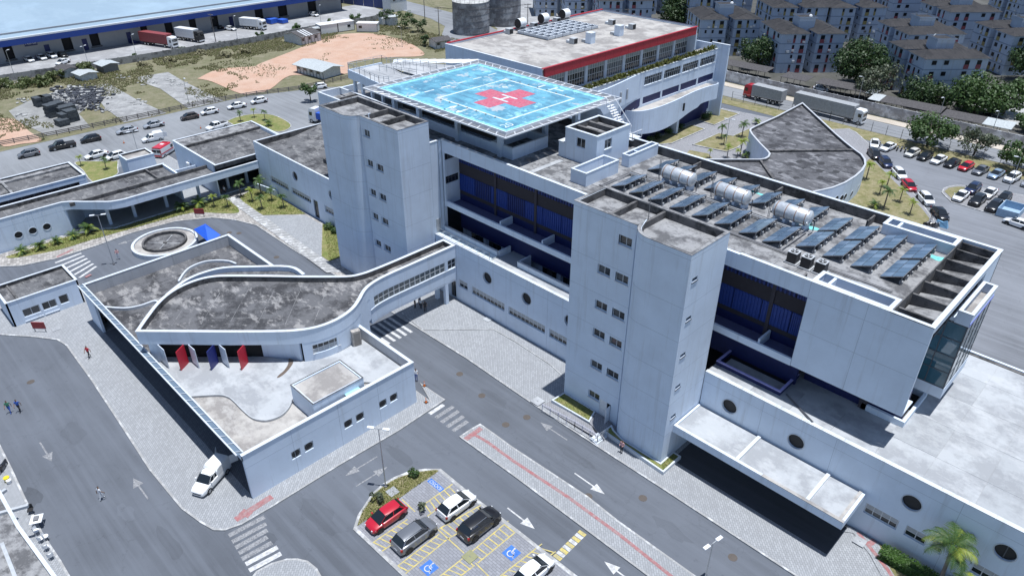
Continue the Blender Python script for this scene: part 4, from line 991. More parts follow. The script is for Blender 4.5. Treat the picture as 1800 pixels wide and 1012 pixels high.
v4 = noise(n_, l_, pos(n_, l_, (1, 1, 1), 2), .33, 9, .75); c_ = mix_rgb(n_, l_, ramp(n_, l_, v4, [(.56, 0), (.6, .8)]), c_, (.42, .46, .48))
l_.new(c_, b_.inputs['Base Color']); b_.inputs['Roughness'].default_value = .6
M_HWHITE = soil('helipad_white', [(.72, .76, .78), (.6, .68, .72), (.3, .5, .6)], .8)
M_HRED = soil('helipad_red', [(.55, .07, .13), (.46, .09, .15), (.38, .14, .19), (.5, .17, .22)], .6)
deck = MB().box(HX0, HY0, HZ-.5, HX1, HY1, HZ).build('deck', MATS['helipad_paint'], hp)
cx, cy = -67.95, 66.95
zf = HZ+.004
def hline(x0, y0, x1, y1, wd=.3, mat=None, nm='marking_line', z=zf): return line_w(nm, deck, (x0, y0), (x1, y1), wd, z, mat or M_HWHITE)
IX0, IX1, IY0, IY1 = -74.3, -61.35, 60.75, 73.35
for a in ((IX0, IY0-.15, IX0, IY1+.15), (IX1, IY0-.15, IX1, IY1+.15)): hline(*a)
for a in ((IX0+.16, IY0, IX1-.16, IY0), (IX0+.16, IY1, IX1-.16, IY1)): hline(*a)
for i in range(6): hline(-77.6, 58.0+i*3.0, -77.6, 59.7+i*3.0, .3)        # dashed line
for a in ((HX0+.35, HY0+.35, HX1-.3, HY0+.35), (HX0+.35, HY1-.35, HX1-.3, HY1-.35), (HX0+.4, HY0+.75, HX0+.4, HY1-.75), (HX1-.4, HY0+.75, HX1-.4, HY1-.75)): hline(*a, .7, plain('pale_aqua', (.24, .6, .7), .6, var=.5, scale=1.5))
a_, w_ = 4.3, 1.55
MB().sheet([(cx-w_, cy-a_), (cx+w_, cy-a_), (cx+w_, cy-w_), (cx+a_, cy-w_), (cx+a_, cy+w_), (cx+w_, cy+w_), (cx+w_, cy+a_), (cx-w_, cy+a_), (cx-w_, cy+w_), (cx-a_, cy+w_), (cx-a_, cy-w_), (cx-w_, cy-w_)], zf).build('red_cross', M_HRED, deck)
hh = MB()
for (x0, x1, y0, y1) in ((-1.4, 1.4, -1.05, -.7), (-1.4, 1.4, .7, 1.05), (-.2, .2, -.7, .7)): hh.sheet([(cx+x0, cy+y0), (cx+x1, cy+y0), (cx+x1, cy+y1), (cx+x0, cy+y1)], zf+.004)
hh.build('letter_h', M_HWHITE, deck)
text_sheet('number', '4 t', (-71.6, 71.0, zf+.003), RAD(90), 1.7, M_HWHITE, deck); text_sheet('number', '20', (-60.0, 59.5, zf+.003), RAD(90), 1.7, M_HWHITE, deck)
for x, s in ((-70.0, 1), (-68.0, -1)):
    q = [(-.14, -1.2), (.14, -1.2), (.14, .1), (.5, .1), (0, 1.2), (-.5, .1), (-.14, .1)]; MB().sheet([(x+u*s, 59.2+v*s) for u, v in q], zf).build('arrow_marking', M_HWHITE, deck)
for a in ((-66.3, 73.8, -66.3, 76.0), (-68.3, 73.8, -68.3, 75.3), (-66.1, 74.9, -64.6, 74.9)): hline(*a, .35)
for i in range(16):
    t = i/15; mbx = MB()
    for (x, y) in ((IX0+(IX1-IX0)*t, IY0-.3), (IX0+(IX1-IX0)*t, IY1+.3)):
        if 0 < i < 15 and i % 2: MB().cyl((x, y), .12, HZ+.002, HZ+.09, 8).build('light', M_GREYST, deck)
# safety net frame all round
NX0, NX1, NY0, NY1 = -85.0, -56.85, 56.05, 77.95
net = MB()
out_ = [(NX0, NY0), (NX1, NY0), (NX1, NY1), (NX0, NY1)]; inn_ = [(HX0, HY0), (HX1, HY0), (HX1, HY1), (HX0, HY1)]
MB().ring([(HX0-.12, HY0-.12), (HX1+.12, HY0-.12), (HX1+.12, HY1+.12), (HX0-.12, HY1+.12)], .1, HZ-.45, HZ+.12).build('deck_kerb', M_METAL_W, hp)
fr_ = MB().ring(out_, .12, HZ-.08, HZ+.1).build('net_frame', M_METAL_W, hp)
for k in range(4):
    a, b = Vector(out_[k]), Vector(out_[(k+1) % 4]); c, d = Vector(inn_[k]), Vector(inn_[(k+1) % 4]); q = 17 if k % 2 == 0 else 13
    for i in range(q+1):
        t = i/q; P, Q = a.lerp(b, t), c.lerp(d, t); MB().bar((P.x, P.y, HZ), (Q.x, Q.y, HZ-.25), .09).build('net_arm', M_METAL_W, hp)
    for i in range(q):
        t0, t1 = (i+.06)/q, (i+.94)/q
        P0, P1, Q0, Q1 = a.lerp(b, t0), a.lerp(b, t1), c.lerp(d, t0), c.lerp(d, t1)
        MB().add([(P0.x, P0.y, HZ-.03), (P1.x, P1.y, HZ-.03), (Q1.x, Q1.y, HZ-.27), (Q0.x, Q0.y, HZ-.27)], [(0, 1, 2, 3)]).build('net', plain('safety_mesh', (.16, .17, .19), .7, .0, var=.4, scale=9), hp)
MB().box(NX0+2.2, NY0+2.2, HZ-1.1, NX1-2.2, NY1-2.2, HZ-.52).build('under_slab', M_WALL_OLD, hp)
for (x, y) in ((-61.5, 59.8), (-61.5, 68.0), (-61.5, 74), (-69.5, 59.8), (-77.5, 59.8), (-83, 59.8), (-83, 68), (-83, 74)):
    MB().box(x-.3, y-.3, RZ, x+.3, y+.3, HZ-.55).build('column', M_WALL, hp)
MB().box(-80, 62.5, RZ, -66, 62.8, HZ-1.32).build('plant_room_wall', M_WALL_OLD, hp); MB().box(-66.3, 62.8, RZ, -66, 74, HZ-1.32).build('plant_room_wall', M_WALL_OLD, hp)
MB().box(-82.5, 60.0, RZ, -62, 60.25, RZ+1.3).build('low_wall', M_WALL, hp); MB().box(-81.8, 60.3, RZ+1.6, -63, 60.4, RZ+2.8).build('dark_opening', M_DARK, hp)
# escape stair at the right corner
st = MB()
for i in range(13): st.box(-56.6+i*.26, 74.3, HZ-.3-i*.26, -56.3+i*.26, 75.7, HZ-.22-i*.26)
st.build('stair', M_METAL_W, hp)
for y in (74.25, 75.75):
    r_ = MB(); r_.bar((-56.6, y, HZ+.9), (-53.3, y, HZ-2.4), .06)
    for i in range(6): r_.bar((-56.5+i*.62, y, HZ-.2-i*.62), (-56.5+i*.62, y, HZ+.85-i*.62), .05)
    r_.build('stair_rail', M_METAL_W, hp)
MB().box(-53.4, 74.0, HZ-3.6, -51.8, 76, HZ-3.5).build('landing', M_METAL_W, hp); MB().add([(-60.5, 73.9, HZ-.6), (-57.2, 73.9, HZ-.6), (-54.6, 73.9, HZ-3.6), (-60.5, 73.9, HZ-3.6)], [(0, 1, 2, 3)]).build('stair_wall', M_WALL, hp)
rl = MB()
for (a, b) in (((-53.4, 74.0), (-51.8, 74.0)), ((-51.8, 74.0), (-51.8, 76))):
    rl.bar((*a, HZ-2.5), (*b, HZ-2.5), .05)
    for t in (0, .5, 1): p = Vector(a).lerp(Vector(b), t); rl.bar((p.x, p.y, HZ-3.5), (p.x, p.y, HZ-2.5), .05)
rl.build('landing_rail', M_METAL_W, hp)

# ------------------------------------------------------------------ access ramp of the helipad
rp = thing('helipad_ramp', 'white railed access ramp on columns left of the helipad', 'ramp', (-91, 64, RZ))
top_ = [(-84.9, 60.4, 24.7), (-87.5, 60.5, 24.3), (-90.2, 60.9, 24.25), (-92.6, 60.7, 24.6), (-94.8, 60.3, 24.9)]
bm = MB()
for i in range(len(top_)-1):
    a, b = top_[i], top_[i+1]
    bm.add([(a[0], a[1], a[2]-1.3), (b[0], b[1], b[2]-1.3), (b[0], b[1], b[2]), (a[0], a[1], a[2]), (a[0], a[1]+.2, a[2]-1.3), (b[0], b[1]+.2, b[2]-1.3), (b[0], b[1]+.2, b[2]), (a[0], a[1]+.2, a[2])], [(0,1,2,3),(4,5,6,7),(3,2,6,7),(0,1,5,4)])
bm.build('fascia', M_WALL, rp)
dk = MB()
for i in range(len(top_)-1):
    a, b = top_[i], top_[i+1]; w0 = 6.3
    dk.add([(a[0], a[1]+.2, a[2]-.2), (b[0], b[1]+.2, b[2]-.2), (b[0], b[1]+w0, b[2]-.2), (a[0], a[1]+w0, a[2]-.2)], [(0, 1, 2, 3)])
dk.build('deck', M_ROOF_L, rp)
MB().box(-95.0, 60.3, 23.6, -94.8, 66.6, 24.9).build('fascia', M_WALL, rp)
def rail(parent, pts, h=1.05, sp=1.4, mat=None, name='railing', bars=2):
    r_ = MB(); mat = mat or M_STEEL
    for a, b in zip(pts, pts[1:]):
        a, b = Vector(a), Vector(b); n = max(1, round((b-a).length/sp))
        for i in range(n+1): p = a.lerp(b, i/n); r_.bar(tuple(p), (p.x, p.y, p.z+h), .05)
        for k in range(bars): zz = h*(1-k*.5/bars*1.0); r_.bar((a.x, a.y, a.z+zz), (b.x, b.y, b.z+zz), .045)
    return r_.build(name, mat, parent)
rail(rp, [(x, y+.1, z) for x, y, z in top_]); rail(rp, [(-94.9, 60.4, 24.9), (-94.9, 66.6, 24.9), (-90, 66.6, 24.6)])
rail(rp, [(-92, 64, 24.5), (-85, 65.6, 24.7)]); rail(rp, [(-92, 68.5, 24.2), (-85, 69.5, 24.6)]); rail(rp, [(-96, 69, 24.0), (-85, 72.5, 24.4)])
MB().add([(-96, 66.8, 24.3), (-85.1, 66.8, 24.5), (-85.1, 76, 24.3), (-97, 72.5, 23.6)], [(0, 1, 2, 3)]).build('lower_deck', M_ROOF_L, rp)
MB().box(-97.5, 66.9, 22.8, -85.2, 67.1, 24.0).build('fascia', M_WALL, rp)
for (x, y) in ((-94.4, 61.0), (-92.6, 61.1), (-94.4, 65.8), (-90.5, 61.3), (-88, 61.4), (-94.4, 71), (-89, 70)): MB().box(x-.2, y-.2, RZ, x+.2, y+.2, 23.5).build('column', M_WALL, rp)
cnp = MB(); q = [(-97.5, 70.5), (-87.5, 80.5), (-90.5, 83.0), (-100.5, 73)]
for i in range(10):
    t0, t1 = i/10, (i+1)/10; a, b, c, d = [Vector(v) for v in q]
    P0, P1, Q0, Q1 = a.lerp(b, t0), a.lerp(b, t1), d.lerp(c, t0), d.lerp(c, t1)
    cnp.add([(P0.x, P0.y, 23.6), (P1.x, P1.y, 23.66 if i % 2 else 23.6), (Q1.x, Q1.y, 23.3), (Q0.x, Q0.y, 23.24)], [(0, 1, 2, 3)])
cnp.build('canopy_sheet', plain('white_sheet', (.72, .74, .76), .5), rp)
# ================================================================== emergency pavilion (lower roof, curved upper floor, bridge)
er = thing('emergency_pavilion', 'low white emergency pavilion with curved dark roof and coloured fins', 'building', (-73, 27, 0))
EX0, EX1, EY0, EY1, EZ, EF = -94.65, -51.9, 16.9, 37.0, 5.7, 4.15
def sc(pts, k): return [(x*k, y*k) for x, y in pts]
FE = Face((EX1, EY0), (0, 1))
fans = [(22.0, 2.5), (23.45, 2.5), (28.13, 2.53), (29.6, 2.53), (32.56, 2.54), (34.0, 2.54)]
hw = .5
MB().wall([(EX1, EY0), (EX1, EY1)], 0, EZ, .3, [(y-EY0-hw, y-EY0+hw, z-hw, z+hw) for y, z in fans]).build('front_wall', M_WALL, er)
for y, z in fans:
    f = MB(); u = y-EY0
    FE.slab(f, u-hw, u+hw, z-hw, z+hw, .1, .14)
    v = f.build('extractor_fan', M_PANEL_G, er)
    g = MB(); n = 18; g.add([FE.p(u+.42*math.cos(2*math.pi*k/n), z+.42*math.sin(2*math.pi*k/n), .09) for k in range(n)], [tuple(range(n))]); g.build('fan_mouth', M_VENT, v)
    r_ = MB()
    for k in range(n):
        a0, a1 = 2*math.pi*k/n, 2*math.pi*(k+1)/n
        for (q0, q1, t) in ((.42, .46, .06), (.26, .28, .07)):
            r_.add([FE.p(u+q*math.cos(a), z+q*math.sin(a), t) for q in (q0, q1) for a in (a0, a1)], [(0, 1, 3, 2)])
    r_.build('fan_ring', M_GREYST, v)
joints(er, FE, (4.1,), (5.0, 10.3, 15.2), 0, EY1-EY0, 0, EZ-.02)
MB().box(EX0, EY1-.3, 0, EX1-.3, EY1, EZ).build('side_wall', M_WALL, er)
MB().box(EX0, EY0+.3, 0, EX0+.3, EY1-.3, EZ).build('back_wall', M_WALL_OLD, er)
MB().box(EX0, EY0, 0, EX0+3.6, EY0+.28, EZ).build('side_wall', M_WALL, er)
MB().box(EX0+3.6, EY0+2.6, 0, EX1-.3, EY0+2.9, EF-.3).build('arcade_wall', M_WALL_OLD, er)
MB().box(EX0+3.6, EY0, EZ-.75, EX1-.001, EY0+.28, EZ).build('arcade_beam', M_WALL, er)
MB().box(EX0+3.7, EY0+.1, .125, EX1-.35, EY0+2.6, .14).build('arcade_floor', pavers('arcade_shade_paving', (.13, .135, .15), (.42, .21), .8), er)  # floor coloured darker than the paving to deepen the arcade's shade
for x in (-86, -80.5, -75, -69.5, -64, -58.5): MB().box(x-.15, EY0+2.2, 0, x+.15, EY0+2.5, EF-.28).build('column', M_WALL, er)
for x in (-83, -77.6, -72.2, -66.8, -61.4): MB().box(x-.8, EY0+2.5, 1.0, x+.8, EY0+2.58, 2.4).build('arcade_window', M_GLASS, er)
MB().box(EX0+.3, EY0+.31, EF-.25, EX1-.31, EY1-.31, EF-.02).build('roof_slab', M_ROOF_D, er)
ep = ccw([(EX0, EY0), (EX1, EY0), (EX1, EY1), (EX0, EY1)])
MB().ring(offset(ep, .31), .03, EF-.2, EZ-.003).build('parapet_lining', white_wall('parapet_lining_pale', (.5, .51, .53), .9), er)
MB().box(EX1-.36, EY0-.05, EZ+.002, EX1+.06, EY1+.05, EZ+.07).build('coping', M_COPE, er)
MB().box(EX0-.05, EY1-.34, EZ+.003, EX1-.37, EY1+.05, EZ+.071).build('coping', M_COPE, er)
MB().box(EX0-.05, EY0+.5, EZ+.002, EX0+.36, EY1-.35, EZ+.07).build('coping', M_COPE, er)
# steel gutter rail along the road side: two white runners with cross bars
for y in (EY0-.32, EY0+.3): MB().box(EX0, y-.07, EZ+.02, EX1-.37, y+.07, EZ+.14).build('gutter_runner', M_COPE, er)
MB().box(EX0, EY0-.26, EZ-.04, EX1-.37, EY0+.24, EZ+.012).build('gutter_tray', plain('gutter_blue', (.13, .18, .24), .5), er)
for i in range(29): x = EX0+.6+i*1.47; MB().bar((x, EY0-.3, EZ+.1), (x+.45, EY0+.28, EZ+.1), .05).build('gutter_bar', M_COPE, er)
# lower-left roof screed bays (weathered) and kerbs on it
pieces(er, 'roof_panel', M_ROOF_D, EX0+.4, EY0+.5, -81, EY1-.4, EF, 4, 5, .06, .02, .004)
def curb(parent, pts, z0, z1, wd, mat, name):
    P = smoothpath(sc(pts, 1.02), 5); return MB().ring(P, wd, z0, z1, False).build(name, mat, parent)
curb(er, [(-87.4, 26.3), (-88.9, 27.6), (-89.9, 29.0), (-90.1, 30.9), (-89.3, 32.4), (-87.85, 33.6), (-86.4, 34.0)], EF, EF+.35, -.25, M_COPE, 'roof_kerb')
curb(er, [(-87.9, 17.3), (-85.75, 19.04), (-85.0, 20.6), (-84.7, 22.4), (-82.5, 22.5)], EF, EF+.4, -.25, M_COPE, 'roof_kerb')
# ---- upper floor outline (plan) at 8.6 m
UZ, UF = 8.6, 7.95
front = [(-74.4, 16.75), (-67.2, 23.8), (-64.1, 26.95), (-62.3, 29.0), (-61.25, 30.8), (-60.85, 32.6), (-60.95, 34.45), (-61.55, 36.3), (-62.6, 37.9), (-63.45, 38.95), (-64.15, 40.1), (-64.6, 41.6), (-64.8, 43.7), (-64.8, 46.9), (-64.8, 50.1), (-64.8, 54.55)]
back = [(-67.2, 54.55), (-67.2, 46.8), (-67.3, 43.1), (-67.55, 41.25), (-68.3, 39.8), (-71.5, 36.5), (-75.2, 33.0), (-78.7, 29.55), (-79.9, 28.0), (-80.4, 26.4), (-80.35, 24.5), (-79.7, 22.5), (-78.3, 20.5), (-76.0, 18.2)]
fs = smoothpath(front, 4); bs = smoothpath(back, 4)
up = fs+bs
MB().ring(up, .3, 6.95, UZ).build('upper_fascia', M_WALL, er)
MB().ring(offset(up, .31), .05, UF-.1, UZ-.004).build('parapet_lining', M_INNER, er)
MB().prism(offset(up, .37), UF-.3, UF, True).build('upper_roof', M_ROOF_D, er)
MB().ring(offset(up, -.05), .42, UZ+.002, UZ+.08).build('coping', M_COPE, er)
# joint ridges on the upper roof
for k in range(7):
    t = k*3.1; a = Vector((-77.5+t*.72, 19.3+t*.72)); b = a+Vector((-4.9, 4.9))*(.5+.12*min(k, 3))
    MB().box(0, 0, 0, 0, 0, 0) if False else line_w('roof_seam', er, tuple(a+Vector((1.2, -1.0))), tuple(b), .05, UF+.006, M_ROOF)
for (a, b) in (((-74.5, 22.0), (-67, 29.4)), ((-77.3, 24.2), (-68.5, 33.2))): line_w('roof_seam', er, a, b, .05, UF+.007, M_ROOF)
# lower crescent roof behind the upper floor
cres = smoothpath([(-79.8, 22.3), (-81.15, 24.6), (-81.7, 26.2), (-81.75, 27.8), (-81.45, 29.4), (-80.6, 30.9), (-79.2, 32.45), (-75.5, 36.2), (-72.4, 36.5)], 4)
cp = ccw(cres+[(-72.4, 36.0), (-75.2, 33.3), (-78.6, 29.8), (-80.0, 28.1), (-80.1, 24.5)])
MB().prism(cp, EF-.02, 7.9, False).build('crescent_wall', M_ROOF_M, er)
MB().ring(list(reversed(cres)), .3, EF-.02, UZ-.1, False).build('crescent_parapet', M_WALL, er)
MB().ring(offset(list(reversed(cres)), -.05, False), .42, UZ-.1, UZ-.02, False).build('coping', M_COPE, er)
# enclosing wall under the upper floor (set back along the fins, flush round the bend)
bend = [p for p in fs if p[1] > 29.2 and p[1] < 40.2]
L = [0]
for a, b in zip(bend, bend[1:]): L.append(L[-1]+math.dist(a, b))
wu = next(i for i, p in enumerate(bend) if p[1] > 30.2); wu = L[wu]
MB().wall(offset(bend, .02, False), EF-.05, 6.95, .28, [(wu, wu+2.9, 5.3, 6.5)]).build('bend_wall', M_WALL, er)
i0 = next(i for i, l in enumerate(L) if l >= wu); i1 = next(i for i, l in enumerate(L) if l >= wu+2.9)
A_, B_ = bend[i0], bend[i1]; Fb = Face(A_, (B_[0]-A_[0], B_[1]-A_[1]))
window(er, Fb, 0, math.dist(A_, B_), 5.3, 6.5, .0, 5, (1, 1), upper=M_GLASS, gm=M_PANEL_G, sill=.1)
dc = G(440+895/5.06, 560+215/5.06, 6.0); dc = (-60.6, 35.5)
db = MB().obox(dc, (.25, 1), .5, .3, EF-.02, 6.4).build('service_cabinet', plain('rusty_grey', (.4, .37, .34), .7, var=.4), er)
MB().obox((dc[0]+.31, dc[1]-.06), (.25, 1), .36, .02, EF+.35, 6.2).build('cabinet_door', plain('cabinet_inside', (.24, .22, .2), .8), db)
rw = [(-74.6, 18.2), (-66.2, 26.7), (-63.4, 29.0), (-62.4, 29.3)]
MB().wall(rw[:2], EF-.05, 7.0, .25).build('recess_wall', M_DARK, er); MB().wall(rw[1:], EF-.05, 7.0, .25).build('recess_wall', M_WALL, er)
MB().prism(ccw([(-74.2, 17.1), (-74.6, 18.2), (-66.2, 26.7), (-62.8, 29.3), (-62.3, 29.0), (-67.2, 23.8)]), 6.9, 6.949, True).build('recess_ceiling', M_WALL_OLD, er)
MB().obox((-73.75, 17.9), (1, -1), .12, .5, EF-.02, 6.9).build('column', M_WALL, er)
# coloured fins standing in front of the recess
M_FINB = plain('fin_blue', (.02, .028, .17), .4); M_FINR = plain('fin_red', (.5, .02, .04), .4); M_FINW = plain('fin_white', (.66, .72, .8), .4)
for k, (mt, dx) in enumerate(((M_FINW, 0), (M_FINR, 1), (M_FINW, 0), (M_FINB, 1), (M_FINW, 0), (M_FINR, 1))):
    o_ = Vector((2.32, 2.38))*(k//2)
    a, b, c, d = [Vector(q)+o_ for q in (((-73.0, 18.1), (-71.5, 18.15), (-73.0, 18.1), (-71.5, 18.15)) if not dx else ((-71.05, 20.15), (-70.2, 18.9), (-71.05, 20.15), (-70.2, 18.9)))]
    n_ = Vector((-(b-a).y, (b-a).x)).normalized()*.07; z1, z0 = 6.94, EF+.27
    MB().add([(*a, z1), (*b, z1), (*d, z0), (*c, z0), (*(a+n_), z1), (*(b+n_), z1), (*(d+n_), z0), (*(c+n_), z0)], [(0,1,2,3),(4,5,6,7),(0,1,5,4),(1,2,6,5),(2,3,7,6),(3,0,4,7)]).build('fin', mt, er)
# terrace floor, its S-curved step, and the pale lower deck
MB().box(-72.5, EY0+.35, EF-.02, EX1-.35, EY1-.35, EF+.012).build('lower_deck', M_ROOF_B, er)
ter = smoothpath(sc([(-64.7, 17.0), (-62.6, 19.55), (-61.6, 20.2), (-60.6, 20.35), (-58.6, 20.33), (-57.0, 20.4), (-56.1, 20.7), (-55.4, 21.3), (-55.1, 22.2), (-55.2, 23.0), (-55.7, 23.9), (-56.7, 24.9)], 1.016), 4)
tp = ccw(ter+[(-56.85, 25.3), (-56.85, 31.2), (-55.2, 31.2), (-52.4, 33.9), (-52.4, 36.5), (-61, 36.5), (-60.8, 33), (-62.3, 29.1), (-66.2, 26.6), (-74.4, 18.2), (-73.4, 17.3)])
MB().prism(tp, EF+.0, EF+.27, False).build('terrace', M_ROOF_L, er)
MB().ring(list(reversed(ter)), .1, EF+.02, EF+.282, False).build('terrace_edge', M_PANEL_G, er)
# stain left by a leak
MB().sheet(smoothpath(sc([(-63.2, 28.2), (-62.3, 27.6), (-61.6, 26.7), (-61.3, 25.9), (-61.0, 25.5), (-60.9, 25.9), (-61.2, 26.8), (-61.9, 27.9), (-62.6, 28.4), (-63.2, 28.2)], 1.01), 3)[:-1], EF+.276).build('leak_stain', plain('wet_stain', (.12, .09, .07), .6), er)
# machine room box on the terrace
bx = ccw([(-56.9, 25.0), (-52.6, 25.0), (-52.6, 31.0), (-56.9, 31.0)])
MB().ring(bx, .2, EF, 6.6).build('machine_room', M_WALL, er); MB().prism(offset(bx, .21), 6.2, 6.45, False).build('machine_room_roof', M_ROOF_B, er)
MB().ring(offset(bx, -.03), .12, 6.602, 6.64).build('roof_flashing', M_INNER, er)
MB().box(-52.6, 28.6, 5.72, -52.15, 30.3, 5.76).build('awning', plain('aqua_sheet', (.35, .66, .74), .4), er); MB().box(-52.55, 28.65, 5.3, -52.5, 30.25, 5.72).build('vent', M_VENT, er)

# ------------------------------------------------------------------ connecting bridge
bg = thing('connecting_bridge', 'white enclosed footbridge with glazed side linking pavilion and podium', 'bridge', (-66, 47, 0))
BX0, BX1 = -67.2, -64.8
bpath = [p for p in fs if p[1] >= 40.0]; bpath = offset(bpath, .31, False); bpath = [p for p in bpath]
bp2 = [p for p in fs if p[1] >= 40.0]
Lb = [0]
for a, b in zip(bp2, bp2[1:]): Lb.append(Lb[-1]+math.dist(a, b))
def ub(y): return next(Lb[i]+(y-bp2[i][1]) for i in range(len(bp2)) if bp2[i][1] >= y-1e-6 or i == len(bp2)-1)
ub0, ub1, ub2, ub3 = ub(40.9), ub(52.6), ub(53.1), ub(54.5)
MB().wall(offset(bp2, .0, False), 3.5, 6.948, .28, [(ub0, ub1, 5.4, 6.8), (ub2, ub3, 5.4, 6.8)]).build('side_wall', M_WALL, bg)
def pth(u, t=0):
    i = 0
    while i < len(Lb)-2 and u > Lb[i+1]: i += 1
    a, b = Vector(bp2[i]), Vector(bp2[i+1]); d = (b-a).normalized(); q = a+d*(u-Lb[i])+Vector((-d.y, d.x))*t; return (q.x, q.y)
nw = 14
for k in range(nw):
    a, b = pth(ub0+(ub1-ub0)*k/nw, .0), pth(ub0+(ub1-ub0)*(k+1)/nw, .0); window(bg, Face(a, (b[0]-a[0], b[1]-a[1])), 0, math.dist(a, b), 5.4, 6.8, .05, 1, (1, 1), gm=glass('bridge_glass', (.12, .14, .15), .15))
a, b = pth(ub2), pth(ub3); window(bg, Face(a, (b[0]-a[0], b[1]-a[1])), 0, math.dist(a, b), 5.4, 6.8, .08, 2, (1, 1))
sl = MB()
for k in range(nw+1):
    pass
MB().ring(offset(bp2, -.07, False), .2, 5.28, 5.38, False).build('sill', M_COPE, bg)
MB().box(BX0, 40, 3.5, BX0+.28, 54.55, 6.948).build('side_wall', M_WALL, bg)
MB().prism(ccw([p for p in fs if p[1] >= 40]+[(BX0+.29, 54.5), (BX0+.29, 41.5), (-67.6, 40.2)]), 3.3, 3.55).build('floor_slab', M_WALL_OLD, bg)
for (x, y) in ((-65.05, 52.75), (-66.95, 52.75)): MB().box(x-.25, y-.25, .1, x+.25, y+.25, 3.3).build('column', M_WALL, bg)
for (x, y) in ((-64.3, 39.2), (-67.2, 39.2)): MB().box(x-.2, y-.2, .1, x+.2, y+.2, 3.3).build('column', M_WALL, bg)
MB().wall([p for p in fs if 37.2 < p[1] < 39.6], 0, 6.948, .28).build('pier_wall', M_WALL, bg)

# ================================================================== booth beside the pavilion
bt = thing('guard_booth', 'small white flat roofed booth with dark windows at the left edge', 'building', (-103.5, 13.6, 0))
bq = ccw([(-106.3, 3.0), (-100.5, 3.0), (-100.5, 17.8), (-106.3, 17.8)])
BZ = 3.65
FB = Face((-100.5, 9.2), (0, 1)) ; O0 = 9.2-3.0
bw = [(1.4, 3.4, .95, 2.1), (3.7, 5.4, .95, 2.1), (5.8, 6.9, .95, 2.25)]
bq = ccw([(-106.3, 9.2), (-100.5, 9.2), (-100.5, 17.8), (-106.3, 17.8)])
MB().wall([(-100.5, 9.2), (-100.5, 17.8)], .1, BZ, .2, bw).build('front_wall', M_WALL, bt)
for a, b, c, d in bw: window(bt, FB, a, b, c, d, .1, 2 if b-a > 1.2 else 1, (1,), sill=.0)
for a, b in ((1.3, 3.5), (3.65, 5.45)): mb = MB(); FB.slab(mb, a, b, .35, .42, -.12, .02); mb.build('ledge', M_COPE, bt)
MB().wall([(-106.3, 9.2), (-100.5, 9.2)], .1, BZ, .2).build('side_wall', M_WALL, bt); MB().wall([(-100.5, 17.8), (-106.3, 17.8), (-106.3, 9.2)], .1, BZ, .2).build('back_wall', M_WALL, bt)
roof_tray(bt, bq, BZ-.45, BZ, .2, M_ROOF_D); MB().box(-106, 10.6, BZ-.45, -100.8, 10.8, BZ-.2).build('roof_divider', M_INNER, bt)
pieces(bt, 'roof_panel', M_ROOF_M, -106, 10.9, -100.8, 17.5, BZ-.45, 2, 4, .06, .02, .004)

# ================================================================== western wing with colonnade
ww = thing('colonnade_wing', 'long white low wing with colonnade and three portholes', 'building', (-123, 34, 0))
WZ = 5.25
wf = [(-124.4, -4), (-124.4, 24.3), (-122.6, 26.0), (-120.6, 28.0), (-119.0, 29.5), (-118.6, 31.2), (-118.6, 54.5)]
wfs = [(-124.4, -4), (-124.4, 23.6)]+smoothpath([(-124.4, 23.6), (-123.8, 24.6), (-122.4, 26.0), (-120.6, 27.8), (-119.2, 29.3), (-118.6, 31.2)], 4)[1:]+[(-118.6, 54.5)]
MB().wall(wfs, 3.95, WZ, .25).build('fascia', M_WALL, ww)
MB().ring(offset(wfs, -.05, False), .36, WZ, WZ+.07, False).build('coping', M_COPE, ww)
MB().wall([(-124.4, -4), (-124.4, 23.9)], 0, 3.949, .25, circles=[(y+4, 2.1, .55) for y in (16.6, 18.6, 20.6)]).build('wall', M_WALL, ww)
for y in (16.6, 18.6, 20.6): porthole(ww, Face((-124.4, y), (0, 1)), 0, 2.1, .55, .15)
joints(ww, Face((-124.4, -4), (0, 1)), (3.9,), (17.0, 23.2), 0, 27.9, 0, WZ)
MB().wall([(-124.4, 24.0), (-128, 27.0)], 0, 3.949, .25).build('wall', M_WALL_OLD, ww)
MB().box(-128.2, 27, 0, -128, 54.4, 3.949).build('rear_wall', M_WALL_OLD, ww)
for k, y in enumerate((29.2, 33.2, 38.6, 44.4, 49.9, 53.6)): MB().box(-122.9, y-.22, .12, -122.45, y+.22, 3.95).build('column', M_WALL, ww)
for y in (35.5, 36.5, 51.5): MB().box(-128.0, y-.4, .13, -127.9, y+.4, 2.4).build('door', M_DARK, ww)
MB().prism(ccw([(-128, 27), (-124.3, 24.2), (-120.3, 28.6), (-120.3, 54.3), (-128, 54.3)]), .1, .17, False).build('floor', plain('colonnade_floor', (.3, .31, .32), .5), ww)
MB().ring([(-120.5, 54.3), (-120.5, 28.9), (-122, 27), (-124.6, 25.2)], -.22, .1, .3, False).build('edge_kerb', M_COPE, ww)
rpl = ccw(offset(wfs, .27, False)+[(-123.2, 54.4), (-123.2, 42), (-129.2, 42), (-129.2, -4)])
MB().prism(rpl, WZ-.85, WZ-.6, True).build('roof', M_ROOF_M, ww)
for i in range(22):
    y = -2+i*2.05
    line_w('roof_seam', ww, (-129, y), (-119.4 if y > 31 else -124.2, y), .06, WZ-.594, M_ROOF)
MB().box(-123.5, 24.5, WZ-.6, -123.2, 54.3, WZ+.0).build('roof_upstand', M_INNER, ww)
MB().box(-129.5, -4, 0, -129.2, 42, WZ).build('back_wall', M_WALL, ww); MB().box(-129.56, -4, WZ+.002, -129.14, 42.05, WZ+.07).build('coping', M_COPE, ww)
MB().box(-129.17, -4, WZ-.6, -129.14, 41.9, WZ-.004).build('parapet_lining', M_INNER, ww)
